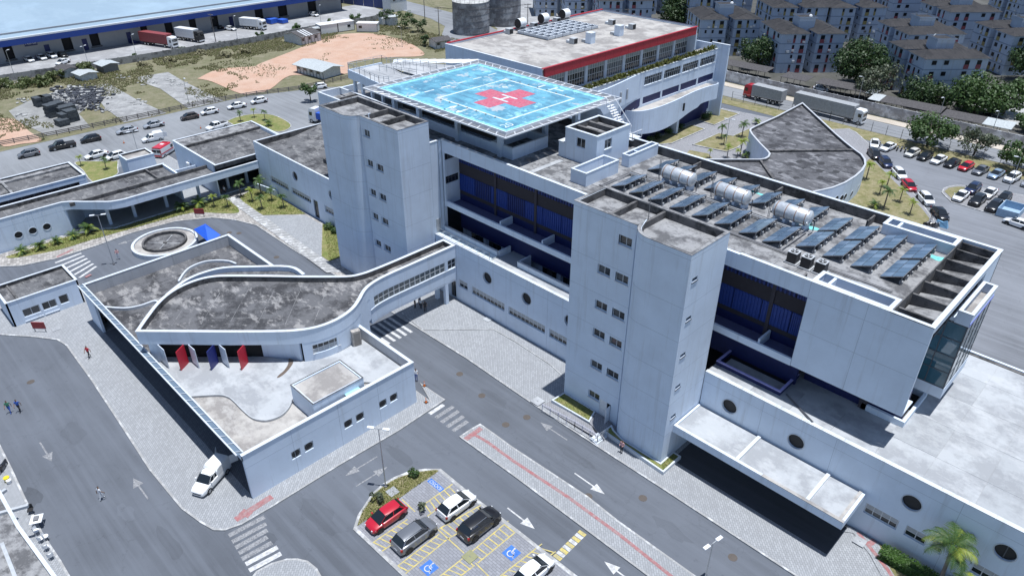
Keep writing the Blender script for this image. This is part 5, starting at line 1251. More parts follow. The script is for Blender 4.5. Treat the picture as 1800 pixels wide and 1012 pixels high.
MB().box(-129.2, 41.7, 0, -123.5, 42, WZ).build('end_wall', M_WALL, ww); MB().box(-129, 38.6, WZ-.6, -123.6, 38.85, WZ-.05).build('roof_divider', M_INNER, ww)
MB().box(-129, 14.8, WZ-.6, -124.8, 15.0, WZ-.1).build('roof_divider', M_INNER, ww)
# pale court between the wing and the northern block
ct = sheet('court_paving', [(-138, 42.3), (-138, 48.8), (-123.3, 48.8), (-123.3, 42.3)], .14, M_ROOF_L)
for q in ((-136.5, 43.3, -134.6, 44.8), (-133.5, 44.6, -130.6, 46.2)): MB().box(*q[:2], .13, *q[2:], .2).build('grass_bed', M_GRASS, ct)

# ================================================================== northern block with sloped dark roof
nb = thing('northern_block', 'low white block with dark stained roof behind the colonnade wing', 'building', (-130, 56, 0))
NZ = 6.2; nq = ccw([(-137.0, 47.1), (-119.6, 47.1), (-119.6, 63.2), (-137.0, 63.2)])
MB().wall([(-137, 47.1), (-120.6, 47.1)], 0, NZ, .25, [(6.0, 6.5, 2.6, 3.5), (8.2, 8.7, 2.6, 3.5), (10.4, 10.9, 2.6, 3.5)]).build('side_wall', M_WALL, nb)
for u in (6, 8.2, 10.4): window(nb, Face((-137, 47.1), (1, 0)), u, u+.5, 2.6, 3.5, .12, 1, (1,), fm=M_FRAME_D)
MB().box(-131.6, 46.6, 2.9, -130.6, 47.05, 3.6).build('air_conditioner', M_METAL_W, nb)
MB().wall([(-119.35, 62.9), (-136.7, 63.2), (-137, 63.2), (-137, 47.12)], 0, NZ, .25).build('wall', M_WALL, nb)
roof_tray(nb, nq, NZ-.6, NZ, .25, M_ROOF_M)
MB().box(-133.4, 47.4, NZ-.62, -133.0, 62.9, NZ-.1).build('roof_upstand', M_INNER, nb)
MB().add([(-136.7, 47.4, NZ-.08), (-133.4, 47.4, NZ-.25), (-133.4, 62.9, NZ-.25), (-136.7, 62.9, NZ-.08)], [(0, 1, 2, 3)]).build('roof_apron', M_ROOF, nb)

# ================================================================== left service block and gas box
lb = thing('service_block', 'low dark fronted block with two roof bays at the left edge', 'building', (-140, 22, 0))
lq = ccw([(-144.1, -6), (-135.7, -6), (-135.7, 30.8), (-144.1, 30.8)]); LZ = 4.5
MB().wall([(-144.1, 30.8), (-144.1, -6)], 0, LZ, .25).build('wall', M_WALL, lb); MB().wall([(-135.7, 30.8), (-144.1, 30.8)], 0, LZ, .25).build('wall', M_WALL, lb)
MB().box(-135.95, -6, LZ-.9, -135.7, 30.5, LZ).build('fascia', M_WALL, lb)
MB().box(-137.4, -6, 0, -137.2, 30.5, LZ-.9).build('shopfront', plain('dark_navy_front', (.012, .014, .03), .3), lb)
for k in range(10): MB().box(-135.96, 28-k*1.9, 0, -135.86, 28.15-k*1.9, LZ-.9).build('post', M_FRAME_D, lb)
MB().box(-136, 29.5, 0, -135.72, 30.79, LZ-.9).build('pier', M_WALL, lb)
roof_tray(lb, lq, LZ-.5, LZ, .25, M_ROOF_M)
for y in (19.6, 12): MB().box(-143.8, y-.2, LZ-.5, -136, y+.2, LZ-.08).build('roof_divider', M_ROOF, lb)
MB().box(-143.6, -5, LZ-.5, -142.4, 30.4, LZ-.15).build('roof_step', M_ROOF, lb)
sbx = thing('pump_house', 'small white windowless box on the lawn beside the ambulance', 'building', (-140.7, 41.4, 0))
sq = ccw([(-142.9, 38.85), (-138.9, 38.85), (-138.9, 43.85), (-142.9, 43.85)])
MB().wall(sq, 0, 4.0, .2, closed=True).build('wall', M_WALL, sbx); roof_tray(sbx, sq, 3.65, 4.0, .2, M_ROOF_B)
vt = thing('roof_ventilator', 'dark hipped ventilator standing behind the service block', 'ventilator', (-146.5, 27.8, 0))
MB().add([(-148.6, 25.8, 0), (-144.6, 25.8, 0), (-144.6, 29.8, 0), (-148.6, 29.8, 0), (-147.9, 26.6, 3.2), (-145.3, 26.6, 3.2), (-145.3, 29.0, 3.2), (-147.9, 29.0, 3.2)], [(0,1,5,4),(1,2,6,5),(2,3,7,6),(3,0,4,7),(4,5,6,7)]).build('hood', plain('olive_dark', (.045, .05, .04), .6), vt)

# ================================================================== bottom left building
bl = thing('corner_building', 'flat concrete roof of the building cut by the bottom left corner', 'building', (-58, -2, 0))
r0 = [G(-120, 700, 4.2), G(0, 862, 4.2), G(35, 925, 4.2), G(100, 1014, 4.2), G(160, 1100, 4.2), G(-200, 1100, 4.2), G(-320, 800, 4.2)]
r0 = ccw(r0)
MB().wall(r0, 0, 4.2, .2, closed=True).build('wall', M_WALL, bl); MB().prism(offset(r0, .2), 3.6, 3.9, False).build('roof', M_ROOF, bl); coping(bl, r0, .2, 4.2, mat=M_COPE)
for x0, y0, x1, y1 in ((-3, 905, 51, 890), (5, 957, 30, 1020), (-3, 872, 12, 862)): p, q = G(x0, y0, 3.9), G(x1, y1, 3.9); MB().obox(((p[0]+q[0])/2, (p[1]+q[1])/2), (q[0]-p[0], q[1]-p[1]), math.dist(p, q)/2, .14, 3.9, 4.18).build('roof_divider', M_PANEL_G, bl)

# ================================================================== round fountain and blue awning
ft = thing('round_basin', 'round concrete basin with dark inner ring on the inner road', 'fountain', (-108.7, 32.6, 0))
fc = (-109.2, 32.6)
def annulus(r0, r1, z0, z1, n=48):
    m_ = MB()
    for k in range(n):
        a0, a1 = 2*math.pi*k/n, 2*math.pi*(k+1)/n
        q = [(fc[0]+r*math.cos(a), fc[1]+r*math.sin(a)) for r in (r0, r1) for a in (a0, a1)]
        m_.add([(*q[0], z1), (*q[1], z1), (*q[3], z1), (*q[2], z1)], [(0, 1, 2, 3)]); m_.add([(*q[2], z0), (*q[3], z0), (*q[3], z1), (*q[2], z1)], [(0, 1, 2, 3)]); m_.add([(*q[0], z0), (*q[1], z0), (*q[1], z1), (*q[0], z1)], [(0, 1, 2, 3)])
    return m_
annulus(4.45, 4.85, 0, .75).build('outer_wall', M_COPE, ft); annulus(3.3, 4.45, 0, .5).build('gravel_ring', M_ROOF_B, ft); annulus(3.0, 3.3, 0, .95).build('inner_wall', M_INNER, ft)
MB().cyl(fc, 3.0, 0, .45, 48).build('floor', M_ROOF_M, ft)
for a in (.75, 2.35): line_w('floor_seam', ft, (fc[0]-2.7*math.cos(a), fc[1]-2.7*math.sin(a)), (fc[0]+2.7*math.cos(a), fc[1]+2.7*math.sin(a)), .12, .456, M_ROOF_L)
MB().cyl(fc, .3, .45, .6, 12).build('nozzle', M_INNER, ft)
aw = thing('blue_marquee', 'bright blue pyramid canopy beside the round basin', 'canopy', (-107.5, 39.2, 0))
q = [G(340, 403, 2.4), G(361, 393, 2.4), G(388, 413, 2.4), G(366, 425, 2.4)]; cq = Vector((sum(p[0] for p in q)/4, sum(p[1] for p in q)/4))
m_ = MB().add([(*p, 2.4) for p in q]+[(cq.x, cq.y, 3.6)], [(0, 1, 4), (1, 2, 4), (2, 3, 4), (3, 0, 4)]); m_.build('canvas', plain('blue_canvas', (.02, .11, .62), .5), aw)
for p in q: MB().bar((*p, 0), (*p, 2.4), .07).build('leg', M_STEEL, aw)

# ================================================================== entrance canopy along the podium
ec = thing('entrance_canopy', 'long white concrete canopy over the entrance beside the near tower', 'canopy', (-18, 52, 0))
CX0, CX1, CY0, CY1, CZ0, CZ1 = -26.65, -9.45, 49.75, 54.3, 3.85, 4.7
MB().box(CX0, CY0, CZ0, CX1, CY0+.25, CZ1).build('fascia', M_WALL, ec); MB().box(CX1-.25, CY0+.26, CZ0, CX1, CY1, CZ1).build('fascia', M_WALL, ec); MB().box(CX0, CY0+.26, CZ0, CX0+.2, CY1, CZ1).build('fascia', M_WALL, ec)
for a, b in ((CX0+.21, -19.95), (-19.6, -13.0), (-12.65, -10.0)): MB().box(a, CY0+.26, CZ0+.2, b, CY1, CZ1-.12).build('roof_panel', M_ROOF_L, ec)
[MB().box(x-.17, CY0+.26, CZ0+.2, x+.17, CY1, CZ1+.08).build('roof_joint', M_COPE, ec) for x in (-19.77, -12.82)]; MB().box(-9.98, CY0+.26, CZ0+.2, CX1-.26, CY1, CZ1+.06).build('roof_joint', M_ROOF_B, ec)
n = 9
for i in range(n): MB().box(CX0+i*17.2/n+.01, CY0-.03, CZ1+.002, CX0+(i+1)*17.2/n-.01, CY0+.32, CZ1+.05).build('coping', M_COPE if i < 5 else M_ROOF_B, ec)
for x in (-25.9, -18.1): MB().box(x-.2, 53.6, .1, x+.2, 54.0, CZ0+.2).build('column', M_WALL, ec)

# steps, ramp and planters at the foot of the near tower
def planter(label, pts, z0=.1, z1=.55, mat=M_GRASS):
    p = ccw(pts); t = thing('planter', label, 'planter', (p[0][0], p[0][1], 0), 'planters at the tower foot')
    MB().ring(p, .18, z0, z1).build('wall', M_COPE, t); MB().prism(offset(p, .18), z0, z1-.06, False).build('grass', mat, t)
planter('grassy planter left of the tower door', [G(969, 703, .5), (-40.9, 49.75), (-36.3, 49.75), G(1036, 742, .5)])
planter('narrow grass planter wrapping the rounded tower foot', [G(1060, 757, .5), (-33.7, 49.3), (-33.0, 48.8), (-31.5, 48.35), (-26.7, 48.35), (-26.7, 50.6), (-25.7, 50.6), (-25.7, 47.45)], mat=M_GRASS)
rm = thing('ramp_and_steps', 'access ramp with steel railing and steps to the tower door', 'ramp', (-35.5, 47.8, 0))
MB().prism(ccw([G(1036, 743, .4), (-36.2, 49.75), (-33.9, 49.6), G(1060, 758, .4), G(1062, 772, .4)]), .1, .45, False).build('landing', M_PAVE2, rm)
MB().add([(*G(952, 712, .15), .13), (*G(968, 704, .15), .14), (*G(1040, 748, .45), .45), (*G(1050, 770, .45), .45)], [(0, 1, 2, 3)]).build('ramp', M_PAVE2, rm)
a, b = G(1053, 776, .1), G(1066, 766, .1)
for k in range(3): MB().obox(((a[0]+b[0])/2-.3*k, (a[1]+b[1])/2), (b[0]-a[0], b[1]-a[1]), 1.2, .18, .1, .22+.11*k).build('step', M_COPE, rm)
rail(rm, [(*G(953, 722, .15), .15), (*G(1010, 752, .3), .3), (*G(1050, 776, .4), .4)], 1.0, 1.2, plain('lilac_rail', (.5, .5, .62), .4)); rail(rm, [(*G(1050, 776, .4), .4), (*G(1068, 764, .4), .4)], 1.0, 1.0)

# ================================================================== red roofed rear wing
rw_ = thing('red_roofed_wing', 'white rear wing with red roof fascia, planted terrace and wavy balconies', 'building', (-98, 122, 0))
RX, RT = -84.0, 15.0
FR = Face((RX, 95), (0, 1))
rows = []
wy = [122.4+i*6.85 for i in range(4)]
holes = [(y-95, y-95+6.2, 12.2, 13.95) for y in wy]
blues = [(y-95, y-95+6.3, 8.35, 9.85) for y in wy]
low = [(y-95, y-95+5.5, 1.9, 3.1) for y in (121.5, 128.0)]
MB().wall([(RX, 95), (RX, 149.8)], 0, RT, .35, holes+blues+low).build('facade', M_WALL, rw_)
for a, b, c, d in holes: window(rw_, FR, a, b, c, d, .2, 8, (1, .6), sill=.1)
for a, b, c, d in low: window(rw_, FR, a, b, c, d, .2, 7, (1, .6))
for a, b, c, d in blues: mb = MB(); FR.slab(mb, a, b, c, d, .12, .2); mb.build('blue_panel', M_NAVY, rw_)
mb = MB(); pts = [(112.5, 7.2), (114.5, 8.2), (117, 9.2), (119.5, 9.75), (121.4, 9.9)]
for (y0, z0), (y1, z1) in zip(pts, pts[1:]): mb.add([(RX+.02, y0, 7.3), (RX+.02, y1, 8.3 if y1 > 113 else 7.3), (RX+.02, y1, z1), (RX+.02, y0, z0)], [(0, 1, 2, 3)])
mb.build('blue_panel', M_NAVY, rw_)
for y in (112, 115): window(rw_, FR, y-95, y-95+4.2 if y > 113 else y-95+2.4, 3.4, 6.4, -.03, 2, (1,), gm=glass('green_glass', (.03, .06, .04), .1), fm=M_COPE)
mb = MB(); FR.slab(mb, 26.0, 53.5, .1, 1.7, -.05, .0); mb.build('navy_band', M_NAVY, rw_)
mb = MB(); FR.slab(mb, 40.0, 54.0, 1.7, 3.8, -.04, .0); mb.build('navy_band', M_NAVY, rw_)
for y in (95+38,): MB().box(RX, y-.4, .1, RX+2.4, y+.4, 4.1).build('pier', M_WALL, rw_)
# wavy balcony
wav = [(-83.9, 116.5), (-82.2, 117.2), (-81.0, 119), (-80.4, 122), (-80.3, 126), (-80.6, 131), (-81.2, 137), (-81.2, 142), (-80.9, 146.8), (-83.8, 146.9)]
ws = smoothpath(wav, 4)
bw_ = MB(); k0 = 0; nW = len(ws)
for i, (x, y) in enumerate(ws):
    t = (y-116.5)/30; zt = 8.55; zb = 4.0-.7*math.sin(t*5.2)+(.5 if t > .8 else 0)
    bw_.v += [(x, y, zb), (x, y, zt), (x-.2, y+.02, zt), (x-.2, y+.02, zb)]
for i in range(nW-1):
    for e in range(4): h = (e+1) % 4; bw_.f.append((i*4+e, (i+1)*4+e, (i+1)*4+h, i*4+h))
bw_.build('wavy_balcony', M_WALL, rw_); MB().prism(ccw([(x-.15, y) for x, y in ws]+[(RX+.02, 146.5), (RX+.02, 117)]), 7.7, 7.9, True).build('balcony_floor', M_ROOF_B, rw_)
mb = MB(); mb.box(-80.3, 132.0, 5.7, -80.1, 132.5, 7.3); mb.build('slot', M_DARK, rw_)
# upper wavy parapet at the left
wav2 = smoothpath([(-83.9, 101), (-82.4, 103.5), (-82.0, 107), (-82.6, 112), (-83.4, 117), (-83.9, 120.5)], 4)
MB().ring(list(wav2), .25, 10.2, 15.05, False).build('wavy_parapet', M_WALL, rw_); MB().prism(ccw([(x-.1, y) for x, y in wav2]+[(RX+.02, 120), (RX+.02, 101)]), 13.8, 14.0, False).build('balcony_floor', M_ROOF_B, rw_)
for y in (112.6, 115.2): MB().box(-82.6 if y < 114 else -83.05, y, 11.2, -82.4 if y < 114 else -82.85, y+.35, 13.2).build('slot', M_PANEL_G, rw_)
MB().box(RX-1.8, 149.81, 0, -81.4, 150.3, 16.1).build('end_fin', M_WALL, rw_); MB().box(RX-1.85, 149.77, 16.102, -81.35, 150.35, 16.2).build('coping', M_COPE, rw_)
MB().box(-113, 149.85, 0, RX-1.81, 150.2, 15.9).build('end_wall', M_WALL, rw_)
# terrace with planter
MB().box(-88.5, 95.3, 14.0, RX-.36, 149.8, 14.3).build('terrace_floor', M_ROOF_B, rw_)
MB().box(RX-1.25, 97, 14.3, RX-1.05, 149.7, 15.2).build('planter_wall', M_WALL, rw_); MB().box(RX-1.3, 97, 15.202, RX-1.0, 149.7, 15.26).build('coping', M_COPE, rw_)
MB().box(RX-1.04, 97, 14.3, RX-.36, 149.7, 14.85).build('planter_soil', plain('planter_soil', (.07, .05, .035), .9), rw_); MB().box(RX-.38, 95, RT+.002, RX+.04, 149.78, RT+.06).build('coping', M_COPE, rw_)
# set-back top floor
UX = -88.2
top = [(97.5+i*5.9, 97.5+i*5.9+5.1) for i in range(8)]
MB().wall([(UX, 95.2), (UX, 145)], 14.3, 18.8, .3, [(a-95.2, b-95.2, 14.5, 18.2) for a, b in top]).build('top_wall', M_WALL, rw_)
FU = Face((UX, 95.2), (0, 1))
for k, (a, b) in enumerate(top): window(rw_, FU, a-95.2, b-95.2, 14.5, 18.2, .15, 7, (1, .8, .8), gm=M_GLASS if k % 3 else glass('grey_glass', (.12, .14, .16), .15), upper=glass('pale_glass', (.3, .35, .38), .2), fw=.09)
MB().box(UX, 144.0, 14.3, -86.4, 144.2, 18.7).build('wing_wall', M_WALL, rw_)
rq = ccw([(-112.6, 94.3), (-86.3, 94.9), (-86.3, 143.5), (-112.6, 143.8)])
MB().box(-86.62, 94.9, 18.7, -86.3, 143.5, 20.28).build('red_fascia', M_RED, rw_)
for i in range(20): MB().box(-86.31, 95+i*2.42, 18.7, -86.285, 95.03+i*2.42, 20.27).build('fascia_joint', plain('fascia_joint', (.25, .02, .03), .5), rw_)
MB().box(-112.6, 94.4, 0, -86.63, 94.7, 20.28).build('side_wall', M_WALL, rw_); MB().box(-112.6, 94.7, 0, -112.3, 143.8, 20.28).build('back_wall', M_WALL, rw_); MB().box(-112.3, 143.5, 10, -86.3, 143.8, 20.3).build('side_wall', M_WALL, rw_)
MB().box(-112.3, 94.7, 19.6, -86.63, 143.5, 19.98).build('roof', M_ROOF_B, rw_)
MB().box(-86.7, 94.35, 20.302, -86.22, 143.85, 20.36).build('coping', M_RED, rw_); MB().box(-112.66, 94.35, 20.3, -86.72, 94.75, 20.36).build('coping', M_COPE, rw_); MB().box(-112.66, 94.76, 20.3, -112.24, 143.45, 20.5).build('coping', M_RED, rw_); MB().box(-112.66, 143.46, 20.302, -86.72, 143.9, 20.37).build('coping', plain('dark_coping', (.06, .06, .1), .5), rw_)
# lattice of concrete openings on the roof
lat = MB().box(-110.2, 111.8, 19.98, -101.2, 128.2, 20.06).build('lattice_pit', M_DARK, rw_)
for i in range(7):
    for j in range(5):
        x, y = -109.9+j*1.75, 112+i*2.32; c = MB()
        c.ring(ccw([(x, y), (x+1.65, y), (x+1.65, y+2.15), (x, y+2.15)]), .16, 20.06, 20.6)
        c.add([(x+.2, y+.2, 20.1), (x+1.55, y+.2, 20.7), (x+1.55, y+.45, 20.7), (x+.2, y+.45, 20.1), (x+.2, y+1.9, 20.7), (x+1.55, y+1.9, 20.1), (x+1.55, y+2.1, 20.1), (x+.2, y+2.1, 20.7)], [(0, 1, 2, 3), (4, 5, 6, 7)])
        c.build('lattice_cell', M_COPE, lat)
for (x, y, s, h, mt) in ((-93.8, 116.4, .7, 2.0, M_WALL), (-93.9, 125.8, .7, 2.0, M_WALL)):
    t = thing('roof_shaft', 'white ventilation shaft on the buff roof, %s the lattice' % ('nearer end of' if y < 120 else 'far end of'), 'shaft', (x, y, 19.98), 'shafts on the rear wing')
    MB().box(x-s, y-s, 19.98, x+s, y+s, 19.98+h).build('body', mt, t); MB().box(x-s-.08, y-s-.08, 19.98+h, x+s+.08, y+s+.08, 20.08+h).build('cap', M_COPE, t); MB().box(x-s-1.2, y-.5, 19.98, x-s-.05, y+.5, 20.5).build('duct', M_PANEL_G, t)
for k, (x, y) in enumerate(((-95.8, 113.6), (-101.4, 133.0), (-95.6, 132.6), (-110.9, 110.6), (-111.2, 118.4), (-111.2, 125.8))):
    t = thing('rooftop_ac_unit', ('box air conditioner %s' % ('before the first shaft', 'in the pair at the far end, left', 'in the pair at the far end, right', 'by the nearest dish fan', 'by the middle dish fan', 'by the far dish fan')[k])+' on the rear wing roof', 'air conditioner', (x, y, 19.98), 'units on the rear wing roof')
    MB().box(x-.6, y-.6, 20.02, x+.6, y+.6, 21.1).build('cabinet', M_PANEL_G, t); MB().box(x+.6, y-.5, 20.1, x+.63, y+.5, 21.0).build('grille', M_VENT, t); MB().box(x-1.6, y-.4, 20.02, x-.7, y+.4, 20.5).build('duct', M_COPE, t)
for k, (x, y) in enumerate(((-111.5, 114.6), (-111.5, 121.8), (-111.5, 128.8))):
    t = thing('exhaust_fan', 'white drum exhaust fan with black mouth, %s along the red coping' % ('nearest', 'middle', 'farthest')[k], 'fan', (x, y, 20), 'drum fans on the rear wing')
    zc = 21.5; nn = 20; m_ = MB()
    for (yy, q) in ((y-.9, 1.0), (y+.9, 1.0)): m_.v += [(x+q*math.cos(2*math.pi*k_/nn), yy, zc+q*math.sin(2*math.pi*k_/nn)) for k_ in range(nn)]
    m_.f += [(k_, (k_+1) % nn, nn+(k_+1) % nn, nn+k_) for k_ in range(nn)]+[tuple(nn+k_ for k_ in range(nn))]
    m_.build('drum', M_METAL_W, t, smooth=False)
    MB().add([(x+.95*math.cos(2*math.pi*k_/nn), y-.91, zc+.95*math.sin(2*math.pi*k_/nn)) for k_ in range(nn)], [tuple(range(nn))]).build('mouth', M_VENT, t); MB().box(x-.8, y-.7, 20, x+.8, y+.7, 20.65).build('stand', M_GREYST, t)

# ================================================================== teardrop shaped building on the right
qb = thing('teardrop_building', 'curved single storey building with dark mottled roof by the car park', 'building', (-52, 135, 0))
QZ = 4.8
W6 = lambda x, y: (1230+x/4.4, 150+y/4.4)
qo = [W6(*p) for p in ((795, 135), (600, 238), (420, 320), (388, 338), (384, 352), (400, 380), (460, 450), (520, 510), (535, 530), (525, 552), (500, 566), (460, 572), (60, 572), (-40, 575), (300, 900), (600, 920), (760, 870), (880, 828), (1030, 795), (1130, 755), (1210, 705), (1260, 660), (1287, 615), (1283, 575), (1255, 535), (1205, 500), (1130, 440), (1060, 380), (930, 260))]
qw = ccw([G(*p, QZ) for p in qo])
MB().ring(qw, .3, 0, QZ).build('wall', M_WALL, qb); roof_tray(qb, qw, QZ-.45, QZ, .3, roof_concrete('roof_mottled', (.1, .1, .108), (.04, .04, .045), (.27, .27, .285), .45, .25, light_amt=.6), cope=False)
coping(qb, qw, .3, QZ, .1, .02, white_wall('grey_coping', (.45, .47, .5), .4))
a, b = G(*W6(535, 512), QZ-.3), G(*W6(1200, 505), QZ-.3); MB().obox(((a[0]+b[0])/2, (a[1]+b[1])/2), (b[0]-a[0], b[1]-a[1]), math.dist(a, b)/2, .22, QZ-.45, QZ-.05).build('roof_divider', M_INNER, qb)
a, b = G(*W6(465, 580), QZ-.3), G(*W6(570, 730), QZ-.3); MB().obox(((a[0]+b[0])/2, (a[1]+b[1])/2), (b[0]-a[0], b[1]-a[1]), math.dist(a, b)/2, .2, QZ-.45, QZ-.05).build('roof_divider', M_INNER, qb)
rr = random.Random(3)
for x, y in ((778, 210), (822, 266), (688, 303), (835, 353), (925, 356), (575, 350), (660, 413), (570, 465), (912, 420), (988, 410), (1075, 490), (915, 542), (775, 588), (940, 602), (805, 638), (620, 676), (745, 715), (930, 716), (1055, 668), (1135, 578), (930, 660)):
    p = Vector(G(*W6(x, y), QZ-.44)); s = rr.uniform(.35, .75); n = 13
    MB().sheet([(p.x+s*rr.uniform(.5, 1.3)*math.cos(2*math.pi*k/n), p.y+s*rr.uniform(.9, 1.9)*math.sin(2*math.pi*k/n)) for k in range(n)], QZ-.445).build('roof_blister', plain('blister_black', (.035, .035, .038), .8), qb)
# portholes on the curved wall
for x, y in ((1057, 878), (1097, 872), (1125, 860), (1175, 838), (1223, 803)):
    d = _ray(*W6(x, y)); best = None
    for i in range(len(qw)):
        A, B = Vector(qw[i]), Vector(qw[(i+1) % len(qw)]); e = B-A; den = d.x*e.y-d.y*e.x
        if abs(den) < 1e-9: continue
        t = (A.x*e.y-A.y*e.x)/den; s = (A.x*d.y-A.y*d.x)/den
        if 0 <= s <= 1 and t > 0 and (best is None or t < best[0]): best = (t, A, B, s)
    if best:
        t, A, B, s = best; F = Face(A, B-A); porthole(qb, F, s*(B-A).length, max(1.4, min(3.6, CAM_H+d.z*t)), .55, -.01)
# ================================================================== warehouse beyond the vacant lot
wh = thing('warehouse', 'huge pale blue roofed warehouse with blue fascia and dock doors', 'building', (-260, 90, 0))
M_WHW = white_wall('warehouse_wall', (.30, .31, .33), .5)
M_WHROOF = roof_concrete('sheet_roof_blue', (.27, .36, .43), (.23, .31, .38), (.31, .4, .47), .2, .02, light_amt=.3)
docks = [(46.6, 49), (61.9, 64.6), (69.7, 72.3), (84.9, 87.0), (92.5, 95.0), (100.5, 102.8), (107.9, 110.5), (124, 127), (133, 136.5), (145, 148.5), (22, 25), (34, 37)]
MB().wall([(-250, -30), (-250, 159.5)], 0, 8.0, .3, [(a+30, b+30, .9, 5.0) for a, b in docks]).build('wall', M_WHW, wh)
for a, b in docks: MB().box(-250.6, a, .9, -250.5, b, 5.0).build('dock_door', M_DARK, wh)
for a, b in docks: MB().box(-249.98, a-.25, .5, -249.7, b+.25, .88).build('dock_bumper', M_INNER, wh)
for y in (68.0, 57.6, 81.0, 115.0): MB().box(-249.99, y-.7, .1, -249.9, y+.7, 3.4).build('door', M_NAVY, wh)
MB().box(-340, 159.2, 0, -250, 159.5, 9).build('side_wall', M_WHW, wh)
MB().box(-246.4, -30, 5.2, -246.0, 160, 6.9).build('blue_fascia', plain('cobalt_paint', (.02, .07, .33), .5), wh)
MB().box(-246.5, -30, 6.9, -245.7, 160, 7.35).build('gutter', plain('white_gutter', (.62, .65, .68), .5), wh)
MB().add([(-246.4, -30, 7.3), (-246.4, 160, 7.3), (-420, 160, 19), (-420, -30, 19)], [(0, 1, 2, 3)]).build('roof', M_WHROOF, wh)
MB().add([(-246.4, -30, 5.3), (-246.4, 160, 5.3), (-250, 160, 5.4), (-250, -30, 5.4)], [(0, 1, 2, 3)]).build('soffit', M_WHW, wh)
for y in (57.8, 81.4): 
    s = MB()
    for k in range(6): s.box(-249.6, y-.6+k*.5, .1, -248.6, y-.1+k*.5, .2+.2*(5-k))
    s.build('stair', M_NAVY, wh)
sgn = MB().box(-249.99, 52.2, 3.7, -249.86, 55.5, 5.3).build('sign_board', plain('sign_navy', (.012, .02, .09), .4), wh)
text_sheet('sign_lettering', 'Narda', (-249.84, 53.85, 4.5), (RAD(90), 0, RAD(90)), 1.15, plain('sign_white', (.7, .72, .78), .5), sgn)

# ------------------------------------------------------------------ walls and fences
def long_wall(name, label, pts, h, th, mat, cat='wall', panel=3.0, pm=None, cop=True):
    t = thing(name, label, cat, (pts[0][0], pts[0][1], 0))
    for a, b in zip(pts, pts[1:]):
        a, b = Vector(a), Vector(b); L = (b-a).length; n = max(1, round(L/panel)); d = (b-a)/n; u = d.normalized()
        for i in range(n):
            p = a+d*i; q = p+d; hh = h+random.uniform(-.04, .04)
            MB().obox(((p.x+q.x)/2, (p.y+q.y)/2), u, d.length/2-.03, th/2, -.05, hh).build('panel', mat, t)
            MB().obox((p.x, p.y), u, .11, th/2+.04, -.05, hh+.12).build('post', pm or mat, t)
    return t
M_BLOCKW = roof_concrete('grey_block_wall', (.3, .3, .3), (.12, .12, .12), (.42, .42, .41), .5, .5)
M_PALEW = roof_concrete('pale_block_wall', (.62, .64, .67), (.3, .3, .31), (.7, .7, .7), .3, .35)
long_wall('yard_wall', 'dark grey panel wall between the warehouse yard and the vacant lot', [(-229.6, 20), (-229.2, 41), (-226, 72), (-223.5, 109), (-224.5, 130), (-223.5, 155), (-230, 167)], 1.9, .16, M_BLOCKW)
long_wall('estate_wall', 'long pale weathered wall between the street and the housing estate', [(-165, 178.5), (-102, 177.6), (-60, 177.2), (-26, 176.8), (30, 176.2)], 2.7, .2, M_PALEW)
def mesh_fence(label, pts, h=2.0, sp=2.6):
    t = thing('mesh_fence', label, 'fence', (pts[0][0], pts[0][1], 0))
    for a, b in zip(pts, pts[1:]):
        a, b = Vector(a), Vector(b); n = max(1, round((b-a).length/sp))
        for i in range(n+1): p = a.lerp(b, i/n); MB().bar((p.x, p.y, 0), (p.x, p.y, h), .09).build('post', M_GREYST, t)
        w = MB()
        for k in range(4): w.bar((a.x, a.y, .2+k*(h-.3)/3), (b.x, b.y, .2+k*(h-.3)/3), .03)
        w.build('wire', M_GREYST, t)
    return t
mesh_fence('thin post and wire fence along the car park verge', [(-86, 163.6), (-62, 165.6), (-20, 163.2), (20, 161.5)], 2.2, 3.2)
low = thing('plank_fence', 'low weathered plank fence along the street beside the vacant lot', 'fence', (-175, 50, 0))
fp = [(-178.5, 15), (-176.8, 26.4), (-175.4, 37), (-174.6, 49), (-174.2, 61), (-173.8, 72), (-171.8, 82), (-168.5, 92), (-168.2, 107)]
M_PLANK = plain('weathered_plank', (.2, .18, .17), .9, var=.4)
for a, b in zip(fp, fp[1:]):
    a, b = Vector(a), Vector(b); n = round((b-a).length/2.6); u = (b-a).normalized()
    for i in range(n):
        p, q = a.lerp(b, i/n), a.lerp(b, (i+1)/n); MB().obox((p.x, p.y), u, .09, .09, 0, 1.15).build('post', M_PLANK, low)
        for k in range(3): MB().obox(((p.x+q.x)/2, (p.y+q.y)/2), u, (q-p).length/2, .03, .22+k*.33, .4+k*.33).build('plank', M_PLANK, low)

